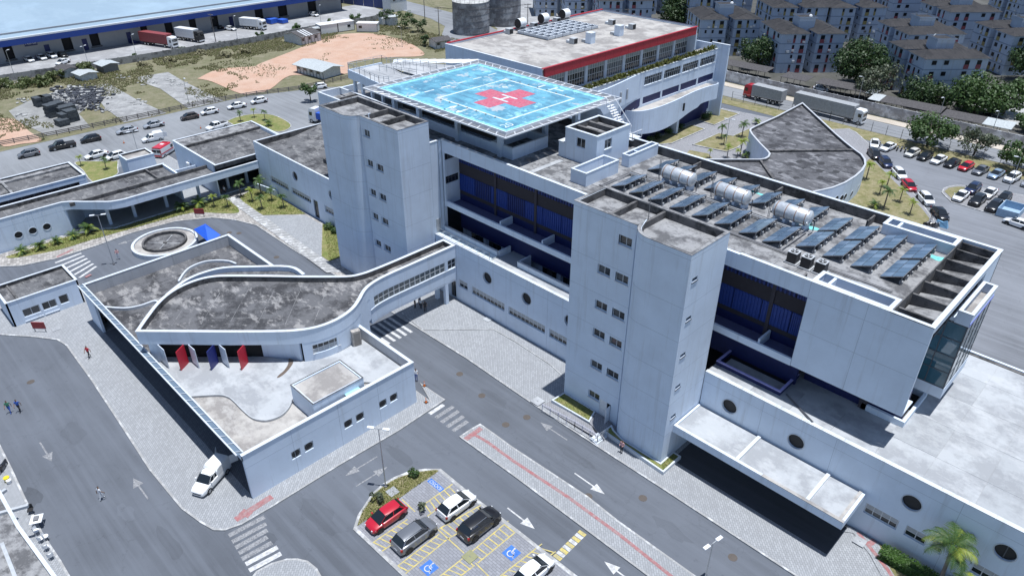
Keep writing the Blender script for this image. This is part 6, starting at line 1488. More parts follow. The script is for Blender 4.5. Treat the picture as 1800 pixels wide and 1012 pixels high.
# ------------------------------------------------------------------ sheds, cabins, tanks
M_SHEDW = plain('shed_white', (.6, .62, .64), .6, var=.25); M_TILE_D = plain('old_roof_sheet', (.075, .07, .072), .8, var=.5); M_SHEET = plain('fibre_cement', (.42, .45, .46), .7, var=.25)
def shed(label, c, ux, L, W, H, rise, roofm, wallm, posts=True, over=.5, stripes=0):
    t = thing('shed', label, 'shed', (c[0], c[1], 0), 'site sheds'); u = Vector(ux).normalized(); v = Vector((-u.y, u.x)); c = Vector(c)
    def P(a, b, z): q = c+u*a+v*b; return (q.x, q.y, z)
    MB().obox(tuple(c), u, L/2, W/2, 0, H).build('wall', wallm, t)
    r = MB(); l2, w2 = L/2+over, W/2+over
    for s in (1, -1):
        r.add([P(-l2, s*w2, H-.1), P(l2, s*w2, H-.1), P(l2, 0, H+rise), P(-l2, 0, H+rise), P(-l2, s*w2, H-.2), P(l2, s*w2, H-.2), P(l2, 0, H+rise-.1), P(-l2, 0, H+rise-.1)], [(0,1,2,3),(4,5,6,7),(0,1,5,4),(1,2,6,5),(0,3,7,4)])
    r.build('roof', roofm, t)
    for k in range(stripes):
        a = -L/4+k*1.1; MB().add([P(a, -w2, H-.085), P(a+.5, -w2, H-.085), P(a+.5, 0, H+rise+.015), P(a, 0, H+rise+.015)], [(0, 1, 2, 3)]).build('roof_sheet', M_SHEDW, t)
    g = MB()
    for s in (-1, 1): g.add([P(s*L/2, -W/2, H-.02), P(s*L/2, W/2, H-.02), P(s*L/2, 0, H+rise-.1)], [(0, 1, 2)])
    g.build('gable', wallm, t)
    if posts:
        n = int(L/1.3)
        for i in range(n+1):
            a = -L/2+L*i/n; p = P(a, -W/2-.03, 0); MB().obox(p[:2], u, .06, .04, 0, H-.15).build('post', M_FRAME_D, t)
            if i < n and i % 2 == 0: q = P(a+L/n/2, -W/2-.02, 0); MB().obox(q[:2], u, L/n*.3, .03, H*.45, H*.8).build('window', M_GLASS, t)
    return t
shed('white framed shed with striped dark roof by the yard wall', (-214.5, 121), (-.2, 1), 8, 8, 2.6, 1.0, M_TILE_D, M_SHEDW, True, .3, 3)
shed('long site shed with pale sheet roof on the red earth', (-178.5, 104.2), (1, .12), 11, 6, 2.3, .7, M_SHEET, M_SHEDW, True, .9)
shed('small shack with rusty dark roof behind the vacant lot', (-224, 54.5), (1, .1), 5, 3.5, 2.2, .5, M_TILE_D, M_SHEDW, False)
shed('lean-to with pale grey roof beside the shack', (-217.5, 57.0), (1, .1), 4.5, 4, 1.8, .4, M_SHEET, M_SHEDW, False)
shed('little roofed stall at the yard wall, right of the shack', (-221.5, 64), (1, .1), 4.5, 4, 2.2, .4, M_SHEET, M_GREYST, False)
shed('dark roofed hut beyond the red earth lot', (-178.5, 147.5), (.2, 1), 5, 4.5, 2.4, .7, M_TILE_D, M_SHEDW)
def cabin(label, c, ux, L, W, H, win):
    t = thing('site_cabin', label, 'cabin', (c[0], c[1], 0), 'white site cabins'); u = Vector(ux).normalized(); v = Vector((-u.y, u.x)); cv = Vector(c)
    MB().obox(c, u, L/2, W/2, .15, H).build('body', plain('cabin_white', (.74, .75, .76), .5, var=.1), t); MB().obox(c, u, L/2+.1, W/2+.1, H, H+.12).build('roof', plain('cabin_roof', (.68, .67, .66), .6), t)
    for s in (-1, 1): q = cv+u*s*(L/2-.02)-v*(W/2); MB().obox((q.x, q.y), u, .06, .06, 0, H).build('corner_post', M_FRAME_D, t)
    for a in win: q = cv+u*a-v*(W/2); MB().obox((q.x, q.y), u, .55, .04, 1.2, 2.0).build('window', M_GLASS, t)
cabin('white site cabin, left of the three beside the yard', (-219.8, 133.4), (.15, 1), 6, 4, 2.9, [])
cabin('white site cabin with one window, middle of the three', (-219.2, 139.6), (.12, 1), 6, 4, 2.9, [1.0])
cabin('white site cabin standing apart at the right', (-212.2, 144.6), (.75, .65), 7, 3.2, 2.7, [-2.2])
shed('boarded hut leaning on the left cabin', (-219.5, 128.5), (.15, 1), 2.5, 3, 2.4, .2, M_SHEET, M_PLANK, False, .2)
def silo(label, c, r, h):
    t = thing('storage_tank', label, 'tank', (c[0], c[1], 0), 'steel storage tanks')
    m_ = roof_concrete('tank_steel', (.33, .34, .355), (.16, .16, .17), (.42, .43, .44), .3, .3)
    MB().cyl(c, r, 0, h, 40).build('shell', m_, t)
    for k in range(5): MB().cyl(c, r+.05, .6+k*h/5.2, .68+k*h/5.2, 40).build('hoop', M_GREYST, t)
    MB().cyl(c, r+.08, h, h+.9, 40, .4).build('roof', roof_concrete('tank_roof', (.5, .5, .49), (.3, .3, .29), (.6, .6, .6), .3, .3), t)
    rr = MB()
    for k in range(24):
        a0, a1 = 2*math.pi*k/24, 2*math.pi*(k+1)/24; p, q = (c[0]+r*math.cos(a0), c[1]+r*math.sin(a0)), (c[0]+r*math.cos(a1), c[1]+r*math.sin(a1))
        rr.bar((*p, h+.05), (*p, h+1.1), .05); rr.bar((*p, h+1.1), (*q, h+1.1), .05)
    rr.build('guard_rail', M_GREYST, t); MB().cyl(c, .35, h+.85, h+1.5, 10).build('vent', M_GREYST, t)
    lad = MB()
    for k in range(24): lad.bar((c[0]-r*.7-.2, c[1]-r*.72, .4+k*h/24), (c[0]-r*.7+.3, c[1]-r*.72-.3, .4+k*h/24), .04)
    lad.build('ladder', M_GREYST, t)
silo('grey cylindrical storage tank, left of the pair behind the red wing', (-187, 168.5), 6.1, 10.0)
silo('grey cylindrical storage tank, right of the pair behind the red wing', (-189, 185.5), 6.1, 10.5)
gh = thing('gate_house', 'two storey white gate house beside the street', 'building', (-234, 172, 0))
MB().wall(ccw([(-237, 169), (-232, 169), (-232, 176.5), (-237, 176.5)]), 0, 6, .2, [(6.2, 7.4, 3.6, 4.8), (9.5, 10.7, 3.6, 4.8)], closed=True).build('wall', M_SHEDW, gh); MB().box(-237.3, 168.7, 6, -231.7, 176.8, 6.3).build('roof', M_TILE_D, gh)
for y in (170.3, 173.6): window(gh, Face((-232, y), (0, 1)), 0, 1.2, 3.6, 4.8, .05, 2, (1,))
tc = thing('round_kiosk', 'small white round kiosk behind the cabins', 'kiosk', (-214.5, 156.3, 0))
MB().cyl((-214.5, 156.3), 2.0, 0, 3.0, 20).build('wall', M_SHEDW, tc); MB().cyl((-214.5, 156.3), 2.3, 3.0, 3.6, 20, .4).build('roof', M_SHEET, tc); MB().box(-217.8, 153, 0, -215.6, 155.4, 2.4).build('annex', M_SHEDW, tc)
bt_ = thing('blue_hoarding', 'dark blue mesh hoarding along the side road', 'hoarding', (-252, 172, 0))
for k in range(5): MB().obox((-262+k*5, 166+k*1.2), (1, .24), 2.45, .08, 0, 3.2).build('panel', plain('blue_net', (.04, .06, .18), .7), bt_)
blk = thing('yard_block', 'grey block building at the end of the warehouse', 'building', (-275, 176, 0))
MB().box(-300, 170.5, 0, -262, 176, 5).build('wall', M_BLOCKW, blk); MB().box(-300.3, 170.2, 5, -261.7, 176.3, 5.3).build('roof', M_TILE_D, blk)

# stacks of dark pallet crates and rubble in the vacant lot
M_CRATE = plain('dark_crate', (.055, .065, .075), .7, var=.4)
cr = [((282, 712), 2.2), ((322, 705), 2.2), ((365, 785), 2.9), ((405, 762), 2.6), ((440, 780), 2.2), ((460, 825), 2.2), ((500, 815), 2.6), ((432, 845), 1.4), ((478, 758), 1.8)]
for k, (q, h) in enumerate(cr):
    x, y = G(q[0]/3.893, (q[1]+12)/3.893); pl_ = ('leftmost, standing apart in the rear pair', 'right one of the rear pair', 'tall front left one', 'behind the tall front left one', 'in the middle of the cluster', 'front right middle one', 'front right tall one', 'lowest, nearest the street', 'hindmost of the main cluster')[k]
    t = thing('crate_stack', 'stack of dark slabs in the vacant lot, '+pl_, 'pallet stack', (x, y, 0), 'dark stacks in the vacant lot')
    n = int(h/.45)
    for i in range(n):
        MB().obox((x+random.uniform(-.08, .08), y+random.uniform(-.08, .08)), (1, .15), 1.25, 1.15, i*h/n+.02, (i+1)*h/n-.02).build('slab', M_CRATE, t)
rb = MB(); rnd = random.Random(5); rb2 = MB()
for i in range(900):
    x = rnd.gauss(560, 70); y = rnd.gauss(655, 28)
    if i % 3 == 0: x, y = rnd.uniform(350, 700), rnd.uniform(600, 760)
    p = G(x/3.893, y/3.893); s = rnd.uniform(.1, .55); a = rnd.uniform(0, 3.1)
    (rb if rnd.random() < (.85 if x > 500 else .6) else rb2).obox(p, (math.cos(a), math.sin(a)), s, s*rnd.uniform(.3, .9), 0, rnd.uniform(.05, .5))
for q in ((1180, 550), (1010, 570), (1240, 580), (1430, 690), (1390, 670), (950, 705), (720, 755), (160, 790), (150, 690), (330, 790), (820, 535)):
    for i in range(12):
        p = G((q[0]+rnd.gauss(0, 26))/3.893, (q[1]+rnd.gauss(0, 8))/3.893); s = rnd.uniform(.1, .5); a = rnd.uniform(0, 3.1); rb2.obox(p, (math.cos(a), math.sin(a)), s, s*.6, 0, rnd.uniform(.04, .3))
o = rb.build('rubble', plain('slate_rubble', (.06, .065, .08), .8, var=.5), kind='stuff'); tag(o, 'dark slate rubble heap in the vacant lot', 'rubble')
o = rb2.build('rubble', plain('pale_rubble', (.4, .4, .39), .8, var=.5), kind='stuff'); tag(o, 'scattered pale concrete debris across the vacant lot', 'rubble')

# ================================================================== housing estate blocks
M_CONDO = white_wall('estate_wall_paint', (.43, .5, .61), .9)
M_CBAND = plain('estate_band', (.22, .27, .36), .7)
M_CROOF = roof_concrete('estate_roof_tile', (.036, .034, .036), (.02, .02, .023), (.065, .06, .06), .5, .5)  # roof colour near black: cloud shade put into the tile tone
M_CRED = plain('estate_red', (.26, .06, .075), .7, var=.3); M_CYEL = plain('estate_ochre', (.3, .24, .09), .7, var=.3); M_CWIN = glass('estate_glass', (.012, .014, .02), .3, .3)
def box_mesh(name, sx, sy, sz, mat):
    me = MB().box(-sx/2, -sy/2, 0, sx/2, sy/2, sz).mesh(name); me.materials.append(mat); return me
WIN_M = box_mesh('window', 1.1, .12, 1.0, M_CWIN); WIN_S = box_mesh('window', .55, .12, .9, M_CWIN)
PAN = {'r': (box_mesh('panel', 1.25, .1, 1.0, M_CRED), box_mesh('panel', .6, .1, 2.0, M_CRED)), 'y': (box_mesh('panel', 1.25, .1, 1.0, M_CYEL), box_mesh('panel', .6, .1, 2.0, M_CYEL))}
BAND = box_mesh('floor_band', 1, 1, .22, M_CBAND)
ACB = box_mesh('air_conditioner', .7, .35, .5, M_SHEDW); LAU = box_mesh('laundry', .9, .06, .8, plain('laundry', (.45, .46, .5), .8, var=.6, scale=1.5))
ST = 2.62; NF = 4
def wing_mesh(W, D):
    w = MB().box(-W/2, 0, 0, W/2, D, ST*NF).mesh('wall'); w.materials.append(M_CONDO); return w
def roof_mesh(W, D):
    m_ = MB(); o = .45; H = ST*NF; r = 1.35
    a = [(-W/2-o, -o, H), (W/2+o, -o, H), (W/2+o, D+o, H), (-W/2-o, D+o, H)]; n = 9
    m_.add(a+[(0, 1.9, H+r), (0, D-1.9, H+r)], [(0, 1, 4), (1, 2, 5, 4), (2, 3, 5), (3, 0, 4, 5), (0, 3, 2, 1)])
    for i in range(n*2):                      # tile ribs on both long slopes
        y = .4+(D-.8)*i/(n*2-1); yy = min(max(y, 1.9), D-1.9)
        for s in (1, -1): m_.add([(s*(W/2+o), y-.09, H+.03), (s*(W/2+o), y+.09, H+.03), (0, yy+.09, H+r+.06), (0, yy-.09, H+r+.06)], [(0, 1, 2, 3)])
    me = m_.mesh('roof'); me.materials.append(M_CROOF); return me
WM, RM = wing_mesh(7.6, 15.5), roof_mesh(7.6, 15.5)
TANK = MB().box(-2.2, -2.2, 0, 2.2, 2.2, 13.4).ring([(-2.5, -2.5), (2.5, -2.5), (2.5, 2.5), (-2.5, 2.5)], .25, 13.4, 13.7).mesh('stair_core'); TANK.materials.append(M_CONDO); TANK.materials.append(M_CROOF)
for _q in TANK.polygons: _q.material_index = 1 if _q.normal.z > .5 else 0
def estate_block(label, x, y, rot, col='r', detail=True, pat=0, z=0.0):
    """H-shaped walk-up block: two wings of four storeys joined by a stair core with water tank"""
    t = thing('apartment_block', label, 'apartment block', (x, y, z), 'housing estate blocks', RAD(rot))
    rn = random.Random(int(x*7+y*13))
    for s in (-1, 1):
        cx = s*4.95
        place(WM, 'wing', t, (cx, 0, 0)); place(RM, 'roof', t, (cx, 0, 0))
        for f in range(NF):
            zf = f*ST
            if f: place(BAND, 'floor_band', t, (cx, 7.75, zf-.11), 0, (7.68, 15.58, 1))
            if not detail and f < 2: continue
            for (dx, dy, r) in ((cx+s*-.4, 0, 0),):
                place(WIN_M, 'window', t, (cx-s*2.3, -.03, zf+1.15)); place(WIN_S, 'window', t, (cx+s*.1, -.03, zf+1.35))
                if rn.random() < .8: place(PAN[col][0], 'panel', t, (cx-s*2.3, -.02, zf+.12))
                if rn.random() < .8: place(PAN[col][1], 'panel', t, (cx+s*.1, -.015, zf+.2))
                if rn.random() < .5: place(WIN_S, 'window', t, (cx+s*2.2, -.03, zf+1.35))
            for yy in (2.2, 5.2, 10.3, 13.3):
                place(WIN_M, 'window', t, (s*8.78, yy, zf+1.15), RAD(90))
                if rn.random() < .6: place(PAN[col][0], 'panel', t, (s*8.77, yy, zf+.12), RAD(90))
            for yy in (2.5, 5.0): place(WIN_S, 'window', t, (s*1.12, yy, zf+1.3), RAD(90))
    for _ in range(5 if detail else 0):
        s = rn.choice((-1, 1)); place(ACB, 'air_conditioner', t, (s*4.95+rn.uniform(-3, 3), -.2, rn.randrange(NF)*ST+rn.choice((.3, .6))))
    for _ in range(3): place(LAU, 'laundry', t, (rn.choice((-1, 1))*4.95-1.5, -.12, rn.randrange(NF)*ST+.35), 0, (rn.uniform(.5, 1.4), 1, rn.uniform(.6, 1)))
    place(TANK, 'stair_core', t, (0, 7.8, 0))
    if detail: dsh = MB().cyl((0, 0), .45, 0, .1, 10, .2).mesh('satellite_dish'); dsh.materials.append(M_SHEDW); d = place(dsh, 'satellite_dish', t, (rn.uniform(-1.5, 1.5), 7.8-1.8, 13.9)); d.rotation_euler = (RAD(60), 0, RAD(rn.uniform(0, 360)))
    return t
A1 = 47.5
for (lab, x, y, r, c, z) in (
    ('red panelled block facing the car ports, nearest left of the big tree', -84.6, 200.6, A1, 'r', 0),
    ('ochre panelled block half hidden behind the rear wing fin', -110.0, 201.2, A1, 'y', 0),
    ('block just right of the storage tanks behind the red coping', -183.5, 209.0, A1, 'y', 0),
    ('pale block behind the red roof, second right of the tanks', -166.0, 205.0, A1, 'y', 0),
    ('pale block behind the red roof, left of the round tree', -149.5, 203.0, A1, 'r', 0),
    ('second row block, first left above the ochre block', -131.0, 228.0, A1, 'y', 0),
    ('second row block directly above the red panelled block', -104.0, 233.0, A1, 'y', 0),
    ('second row block with green awning, upper middle', -91.0, 246.0, A1, 'y', 0),
    ('third row block at the top edge, left of the upper right group', -118.0, 262.0, A1, 'r', 0),
    ('third row block at the top edge, far left of the round tree', -160.0, 238.0, A1, 'y', 0),
    ('fourth row block cut by the top edge above the tanks', -185.0, 236.0, A1, 'r', 0),
    ('third row block at the top edge above the ochre blocks', -143.0, 258.0, A1, 'y', 0),
    ('block with ribbed tile roof right of the big trees', -60.0, 200.0, A1+90-180, 'r', 0),
    ('tall white block at the right edge behind the ribbed roof', -52.0, 242.3, A1-90, 'y', 0),
    ('upper right block with long tiled roof, behind the ribbed roof', -74.8, 264.8, A1-90, 'r', 0),
    ('roof of the block between the big tree and the ribbed roof', -72.5, 224.0, A1-90, 'r', 0),
    ('block at the top right edge of the estate', -46.0, 290.0, A1-90, 'y', 0),
    ('block at the top edge, upper right middle', -98.0, 282.0, A1-90, 'r', 0),
    ('block at the top edge behind the upper right block', -66.0, 310.0, A1-90, 'y', 0),
    ('far block at the top right corner', -30.0, 262.0, A1-90, 'y', 0),
    ('far block between the top edge rows', -122.0, 296.0, A1, 'y', 0)):
    if r == A1: estate_block(lab, x, y, r, c)
    else:      # front corner given; gables face left
        estate_block(lab, x, y, A1+270-360, c)
# car ports of the estate
def carport(label, c, L, W, ang, dark):
    t = thing('car_port', label, 'car port', (c[0], c[1], 0), 'estate car ports'); u = Vector((math.cos(RAD(ang)), math.sin(RAD(ang)))); v = Vector((-u.y, u.x)); cv = Vector(c)
    n = int(L/2.4)
    for i in range(n):
        a0, a1 = -L/2+L*i/n, -L/2+L*(i+1)/n; m_ = MB(); q = [cv+u*a0-v*W/2, cv+u*a1-v*W/2, cv+u*a1+v*W/2, cv+u*a0+v*W/2]
        m_.add([(p.x, p.y, 2.4 if k < 2 else 2.7) for k, p in enumerate(q)]+[(p.x, p.y, 2.33 if k < 2 else 2.63) for k, p in enumerate(q)], [(0, 1, 2, 3), (7, 6, 5, 4), (0, 4, 5, 1), (1, 5, 6, 2), (2, 6, 7, 3), (3, 7, 4, 0)])
        m_.build('roof_sheet', (M_TILE_D if random.random() < dark else M_SHEET), t)
        for s in (-1, 1): p = cv+u*(a0+.2)+v*s*(W/2-.3); MB().bar((p.x, p.y, 0), (p.x, p.y, 2.45), .1).build('post', M_PLANK, t)
def T4(x, y): return (1350+x/3.893, y/3.893)
for lab, p, L, d in (('dark car port left of the red panelled block', (-98.5, 186.5), 20, .9), ('small car port in front of the red panelled block', (-80.5, 186.2), 7, .9), ('pale car port by the lamp post at the big tree', (-67.5, 187.3), 15, .75), ('long low dark roof behind the estate wall', (-52, 183.2), 16, .8), ('long low dark roof at the right end of the wall', (-36.5, 182.4), 14, .9)): carport(lab, p, L, 5, 3, d)
# ================================================================== vehicles
M_TYRE = plain('tyre_rubber', (.015, .015, .016), .85); M_RIM = plain('alloy_rim', (.42, .43, .45), .35, .7); M_CGLASS = glass('car_glass', (.012, .016, .02), .04, .8)
M_LAMP = plain('head_lamp', (.7, .72, .74), .15); M_TAIL = plain('tail_lamp', (.35, .01, .012), .2); M_TRIM = plain('black_trim', (.02, .02, .022), .6)
def paint(name, col, metal=.0, rough=.28): return plain('car_'+name, col, rough, metal, .05, 2.0, coat=.6)
CP = {'white': paint('white', (.78, .79, .8)), 'silver': paint('silver', (.52, .54, .57), .5), 'grey': paint('grey', (.2, .21, .23), .4), 'black': paint('black', (.012, .012, .014)), 'red': paint('red', (.45, .012, .03)), 'navy': paint('navy', (.014, .025, .075), .2), 'brown': paint('brown', (.075, .06, .055), .3), 'blue': paint('sky', (.35, .46, .6), .4), 'beige': paint('beige', (.6, .59, .55)), 'red2': paint('crimson', (.55, .02, .035))}
def loft(mb, rings, closed_ends=True):
    n = len(rings[0]); k = len(mb.v)
    for r in rings: mb.v += r
    for i in range(len(rings)-1): mb.f += [(k+i*n+j, k+i*n+(j+1) % n, k+(i+1)*n+(j+1) % n, k+(i+1)*n+j) for j in range(n)]
    if closed_ends: mb.f += [tuple(k+j for j in range(n)), tuple(k+(len(rings)-1)*n+j for j in range(n))]
def sharp(o, ang=35):
    for p in o.data.polygons: p.use_smooth = True
    o.data.set_sharp_from_angle(angle=RAD(ang)); return o
def body_ring(x, w, zt, zb=.24):
    zm = zb+(zt-zb)*.45; h = [(w*.9, zb), (w*1.0, zb+.12), (w*1.02, zm), (w*.97, zt-.06), (w*.86, zt)]
    return [(x, y, z) for y, z in h]+[(x, -y, z) for y, z in reversed(h)]
SPEC = {   # stations (x, half width, deck height); glasshouse: base front/rear, roof front/rear, half widths, heights
 'hatch': dict(L=3.95, st=[(1.98, .55, .58), (1.9, .70, .66), (1.6, .80, .76), (.95, .84, .90), (0, .855, .94), (-1.0, .855, .97), (-1.65, .82, .99), (-1.9, .74, .93), (-1.97, .66, .7)], g=(1.2, -1.88, .35, -1.3, .78, .56, .92, 1.45), wb=(1.25, -1.22), r=.32),
 'sedan': dict(L=4.4, st=[(2.2, .56, .58), (2.1, .72, .66), (1.75, .82, .75), (1.05, .86, .88), (0, .87, .92), (-1.1, .86, .95), (-1.5, .85, .98), (-2.05, .78, .96), (-2.2, .66, .75)], g=(1.2, -1.72, .35, -.95, .79, .56, .91, 1.43), wb=(1.35, -1.3), r=.32),
 'suv': dict(L=4.3, st=[(2.15, .6, .72), (2.05, .76, .82), (1.7, .86, .93), (1.05, .9, 1.03), (0, .91, 1.06), (-1.1, .91, 1.08), (-1.8, .88, 1.1), (-2.08, .8, 1.03), (-2.15, .72, .8)], g=(1.25, -2.04, .45, -1.5, .83, .62, 1.02, 1.6), wb=(1.32, -1.32), r=.36),
}
WHEEL_T = MB(); _n = 16
def wheel_meshes(r, w):
    t = MB(); k = 0
    for (y, q) in ((-w/2, r*.62), (-w/2, r*.93), (-w/2+.03, r), (w/2-.03, r), (w/2, r*.93), (w/2, r*.62)): t.v += [(q*math.cos(2*math.pi*j/_n), y, q*math.sin(2*math.pi*j/_n)) for j in range(_n)]
    for i in range(5): t.f += [(i*_n+j, i*_n+(j+1) % _n, (i+1)*_n+(j+1) % _n, (i+1)*_n+j) for j in range(_n)]
    a = t.mesh('tyre'); a.materials.append(M_TYRE)
    m_ = MB()
    for s in (-1, 1):
        m_.add([(r*.63*math.cos(2*math.pi*j/_n), s*(w/2-.02), r*.63*math.sin(2*math.pi*j/_n)) for j in range(_n)], [tuple(range(_n))])
        for j in range(5):
            a0 = 2*math.pi*j/5+.3; a1 = a0+.55; m_.add([(q*math.cos(a_), s*(w/2-.012), q*math.sin(a_)) for q, a_ in ((r*.2, a0), (r*.56, a0), (r*.56, a1), (r*.2, a1))], [(0, 1, 2, 3)])
    b = m_.mesh('rim'); b.materials.append(M_RIM); b.materials.append(M_TRIM)
    for i, p in enumerate(b.polygons): p.material_index = 1 if len(p.vertices) > 4 and False else 0
    return a, b
WT, WR = wheel_meshes(.32, .2); WTB, WRB = wheel_meshes(.5, .3)
def add_wheel(t, x, y, r, big=False):
    s = r/(.5 if big else .32); a = place(WTB if big else WT, 'wheel', t, (x, y, r), 0, (s, 1, s)); place(WRB if big else WR, 'rim', a, (0, 0, 0)); return a
PROTO = {}
def own(o, mat):
    o.material_slots[0].link = 'OBJECT'; o.material_slots[0].material = mat
def glasshouse(t, bf, br, rf, rr, wb, wr, zb, zr, mat, roofmat, rails=False):
    q = [(bf, wb*.93, zb-.02), (br, wb*.93, zb-.02), (rr, wr, zr-.03), (rf, wr, zr-.03)]
    g = MB().add([(x, y, z) for x, y, z in q]+[(x, -y, z) for x, y, z in q], [(0, 1, 2, 3), (7, 6, 5, 4), (0, 3, 7, 4), (1, 5, 6, 2), (3, 2, 6, 7)])
    glass_ = g.build('window_glass', M_CGLASS, t)
    ro = MB(); xs = [rf+.03, rf-.25, (rf+rr)/2, rr+.2, rr-.03]; hs = [zr-.035, zr-.005, zr+.015, zr+.0, zr-.035]
    loft(ro, [[(x, w_, z) for w_, z in ((wr+.03, h-.05), (wr*.8, h+.02), (0, h+.05), (-wr*.8, h+.02), (-wr-.03, h-.05), (0, h-.04))] for x, h in zip(xs, hs)])
    sharp(ro.build('roof', mat, t), 50)
    for s in (1, -1):
        for (xb, xr_, wd) in ((bf, rf, .09), ((bf+br)/2-.02, (rf+rr)/2-.02, .09), (br+.12, rr+.1, .22)):
            a = Vector((xb-wd/2, s*(wb*.93+.012), zb)); b = Vector((xb+wd/2, s*(wb*.93+.012), zb)); c = Vector((xr_+wd/2, s*(wr+.014), zr-.03)); d = Vector((xr_-wd/2, s*(wr+.014), zr-.03))
            MB().add([tuple(p) for p in (a, b, c, d)], [(0, 1, 2, 3)]).build('pillar', mat, t)
    if rails:
        for s in (1, -1): MB().bar((rf-.1, s*wr*.92, zr+.05), (rr+.1, s*wr*.92, zr+.05), .035).build('roof_rail', roofmat or M_RIM, t)
def car_proto(kind):
    s = SPEC[kind]; t = thing('car', 'x', 'car'); L = s['L']
    b = MB(); loft(b, [body_ring(x, w, z) for x, w, z in s['st']]); bo = sharp(b.build('body', CP['white'], t), 40)
    bf, br, rf, rr, wb, wr, zb, zr = s['g']; glasshouse(t, bf, br, rf, rr, wb, wr, zb, zr, CP['white'], None, kind == 'suv')
    w0 = s['st'][4][1]
    for x in s['wb']:
        for y in (1, -1):
            MB().add([(x+(s['r']+.07)*math.cos(RAD(a)), y*(w0*1.03+.002), max(.2, s['r']+(s['r']+.07)*math.sin(RAD(a)))) for a in range(-20, 201, 20)], [tuple(range(12))]).build('wheel_arch', M_TRIM, t)
            add_wheel(t, x, y*(w0-.07), s['r'])
    xf, wf, zf = s['st'][1]; xr2, wr2, zr2 = s['st'][-2]
    for y in (1, -1):
        MB().obox((xf-.06, y*(wf*.86)), (1, -y*.75), .2, .05, zf-.17, zf-.03).build('headlight', M_LAMP, t)
        MB().obox((xr2+.02, y*(wr2*.98)), (1, y*.3), .1, .06, zr2-.28, zr2-.02).build('tail_light', M_TAIL, t)
        MB().obox((bf-.28, y*(wb+.1)), (0, 1), .1, .06, zb+.02, zb+.16).build('mirror', CP['white'], t)
    MB().obox((s['st'][0][0]-.01, 0), (1, 0), .04, .42, .36, .5).build('grille', M_TRIM, t); MB().obox((s['st'][-1][0]+.01, 0), (1, 0), .03, .25, .48, .6).build('number_plate', M_LAMP, t)
    MB().box(s['st'][-2][0], -w0*.9, .16, s['st'][1][0], w0*.9, .3).build('underbody', M_TRIM, t)
    return t
CARG = 'parked cars'
def recolor(t, mat):
    for ch in _KIDS_live(t):
        if ch.name.split('.')[0] in ('body', 'roof', 'pillar', 'mirror', 'cargo_box'): own(ch, mat)
_LIVE = {}
def _KIDS_live(t): return [c for c in _LIVE.get(t.name, list(t.children))]
def copy_live(o, loc, rotz, label, group):
    c = o.copy(); COL.objects.link(c); c.parent = None; c.location = loc; c.rotation_euler = (0, 0, rotz); c['label'] = label; c['group'] = group; kids = []
    if o.name not in _KIDS: _KIDS[o.name] = list(o.children)
    for ch in _KIDS[o.name]: kids.append(copy_tree(ch, parent=c))
    _LIVE[c.name] = kids; return c
USED = set()
def put(kind, loc, head, col, label, group=CARG):
    if kind not in PROTO: PROTO[kind] = globals()['car_proto'](kind) if kind in SPEC else MAKERS[kind]()
    o = PROTO[kind]
    if kind not in USED:
        USED.add(kind); _KIDS[o.name] = list(o.children)
        for ch in list(o.children): _KIDS[ch.name] = list(ch.children)
        o.location = (loc[0], loc[1], loc[2] if len(loc) > 2 else 0); o.rotation_euler = (0, 0, RAD(head)); o['label'] = label; o['group'] = group; _LIVE[o.name] = _KIDS[o.name]; c = o
    else: c = copy_live(o, (loc[0], loc[1], loc[2] if len(loc) > 2 else 0), RAD(head), label, group)
    if col: recolor(c, CP[col])
    return c
# panel van, pick-up, ambulance
def van_proto():
    t = thing('van', 'x', 'van')
    b = MB(); loft(b, [body_ring(x, w, z) for x, w, z in ((2.15, .55, .62), (2.05, .72, .7), (1.7, .8, .82), (1.0, .84, .95), (.3, .85, .98), (-1.9, .84, 1.0), (-2.1, .82, .98))]); sharp(b.build('body', CP['white'], t), 40)
    glasshouse(t, 1.15, -.35, .5, -.3, .8, .64, .96, 1.52, CP['white'], None)
    c = MB(); loft(c, [[(x, s_*w, z) for s_, w, z in ((1, .83, .95), (1, .8, h-.15), (1, .66, h), (-1, .66, h), (-1, .8, h-.15), (-1, .83, .95))] for x, h in ((-.15, 1.55), (-.3, 1.8), (-.6, 1.88), (-1.9, 1.86), (-2.08, 1.8))]); sharp(c.build('cargo_box', CP['white'], t), 40)
    for x in (1.32, -1.35):
        for y in (1, -1): add_wheel(t, x, y*.78, .32)
    for y in (1, -1):
        MB().obox((1.98, y*.6), (1, -y*.75), .2, .05, .52, .68).build('headlight', M_LAMP, t); MB().obox((.9, y*.92), (0, 1), .1, .06, .98, 1.14).build('mirror', CP['white'], t); MB().box(-2.13, y*.72-.06, .9, -2.09, y*.72+.06, 1.3).build('tail_light', M_TAIL, t)
    MB().obox((2.12, 0), (1, 0), .04, .45, .36, .5).build('grille', M_TRIM, t); MB().box(-2.1, -.7, 1.0, -2.085, .7, 1.7).build('load_opening', M_DARK, t)
    for y, a in ((.8, 35), (-.8, -35)): MB().obox((-2.1-.38*math.cos(RAD(a)), y+.38*math.sin(RAD(a))), (math.cos(RAD(a)), -math.sin(RAD(a))), .4, .03, .75, 1.75).build('rear_door', CP['white'], t)
    return t
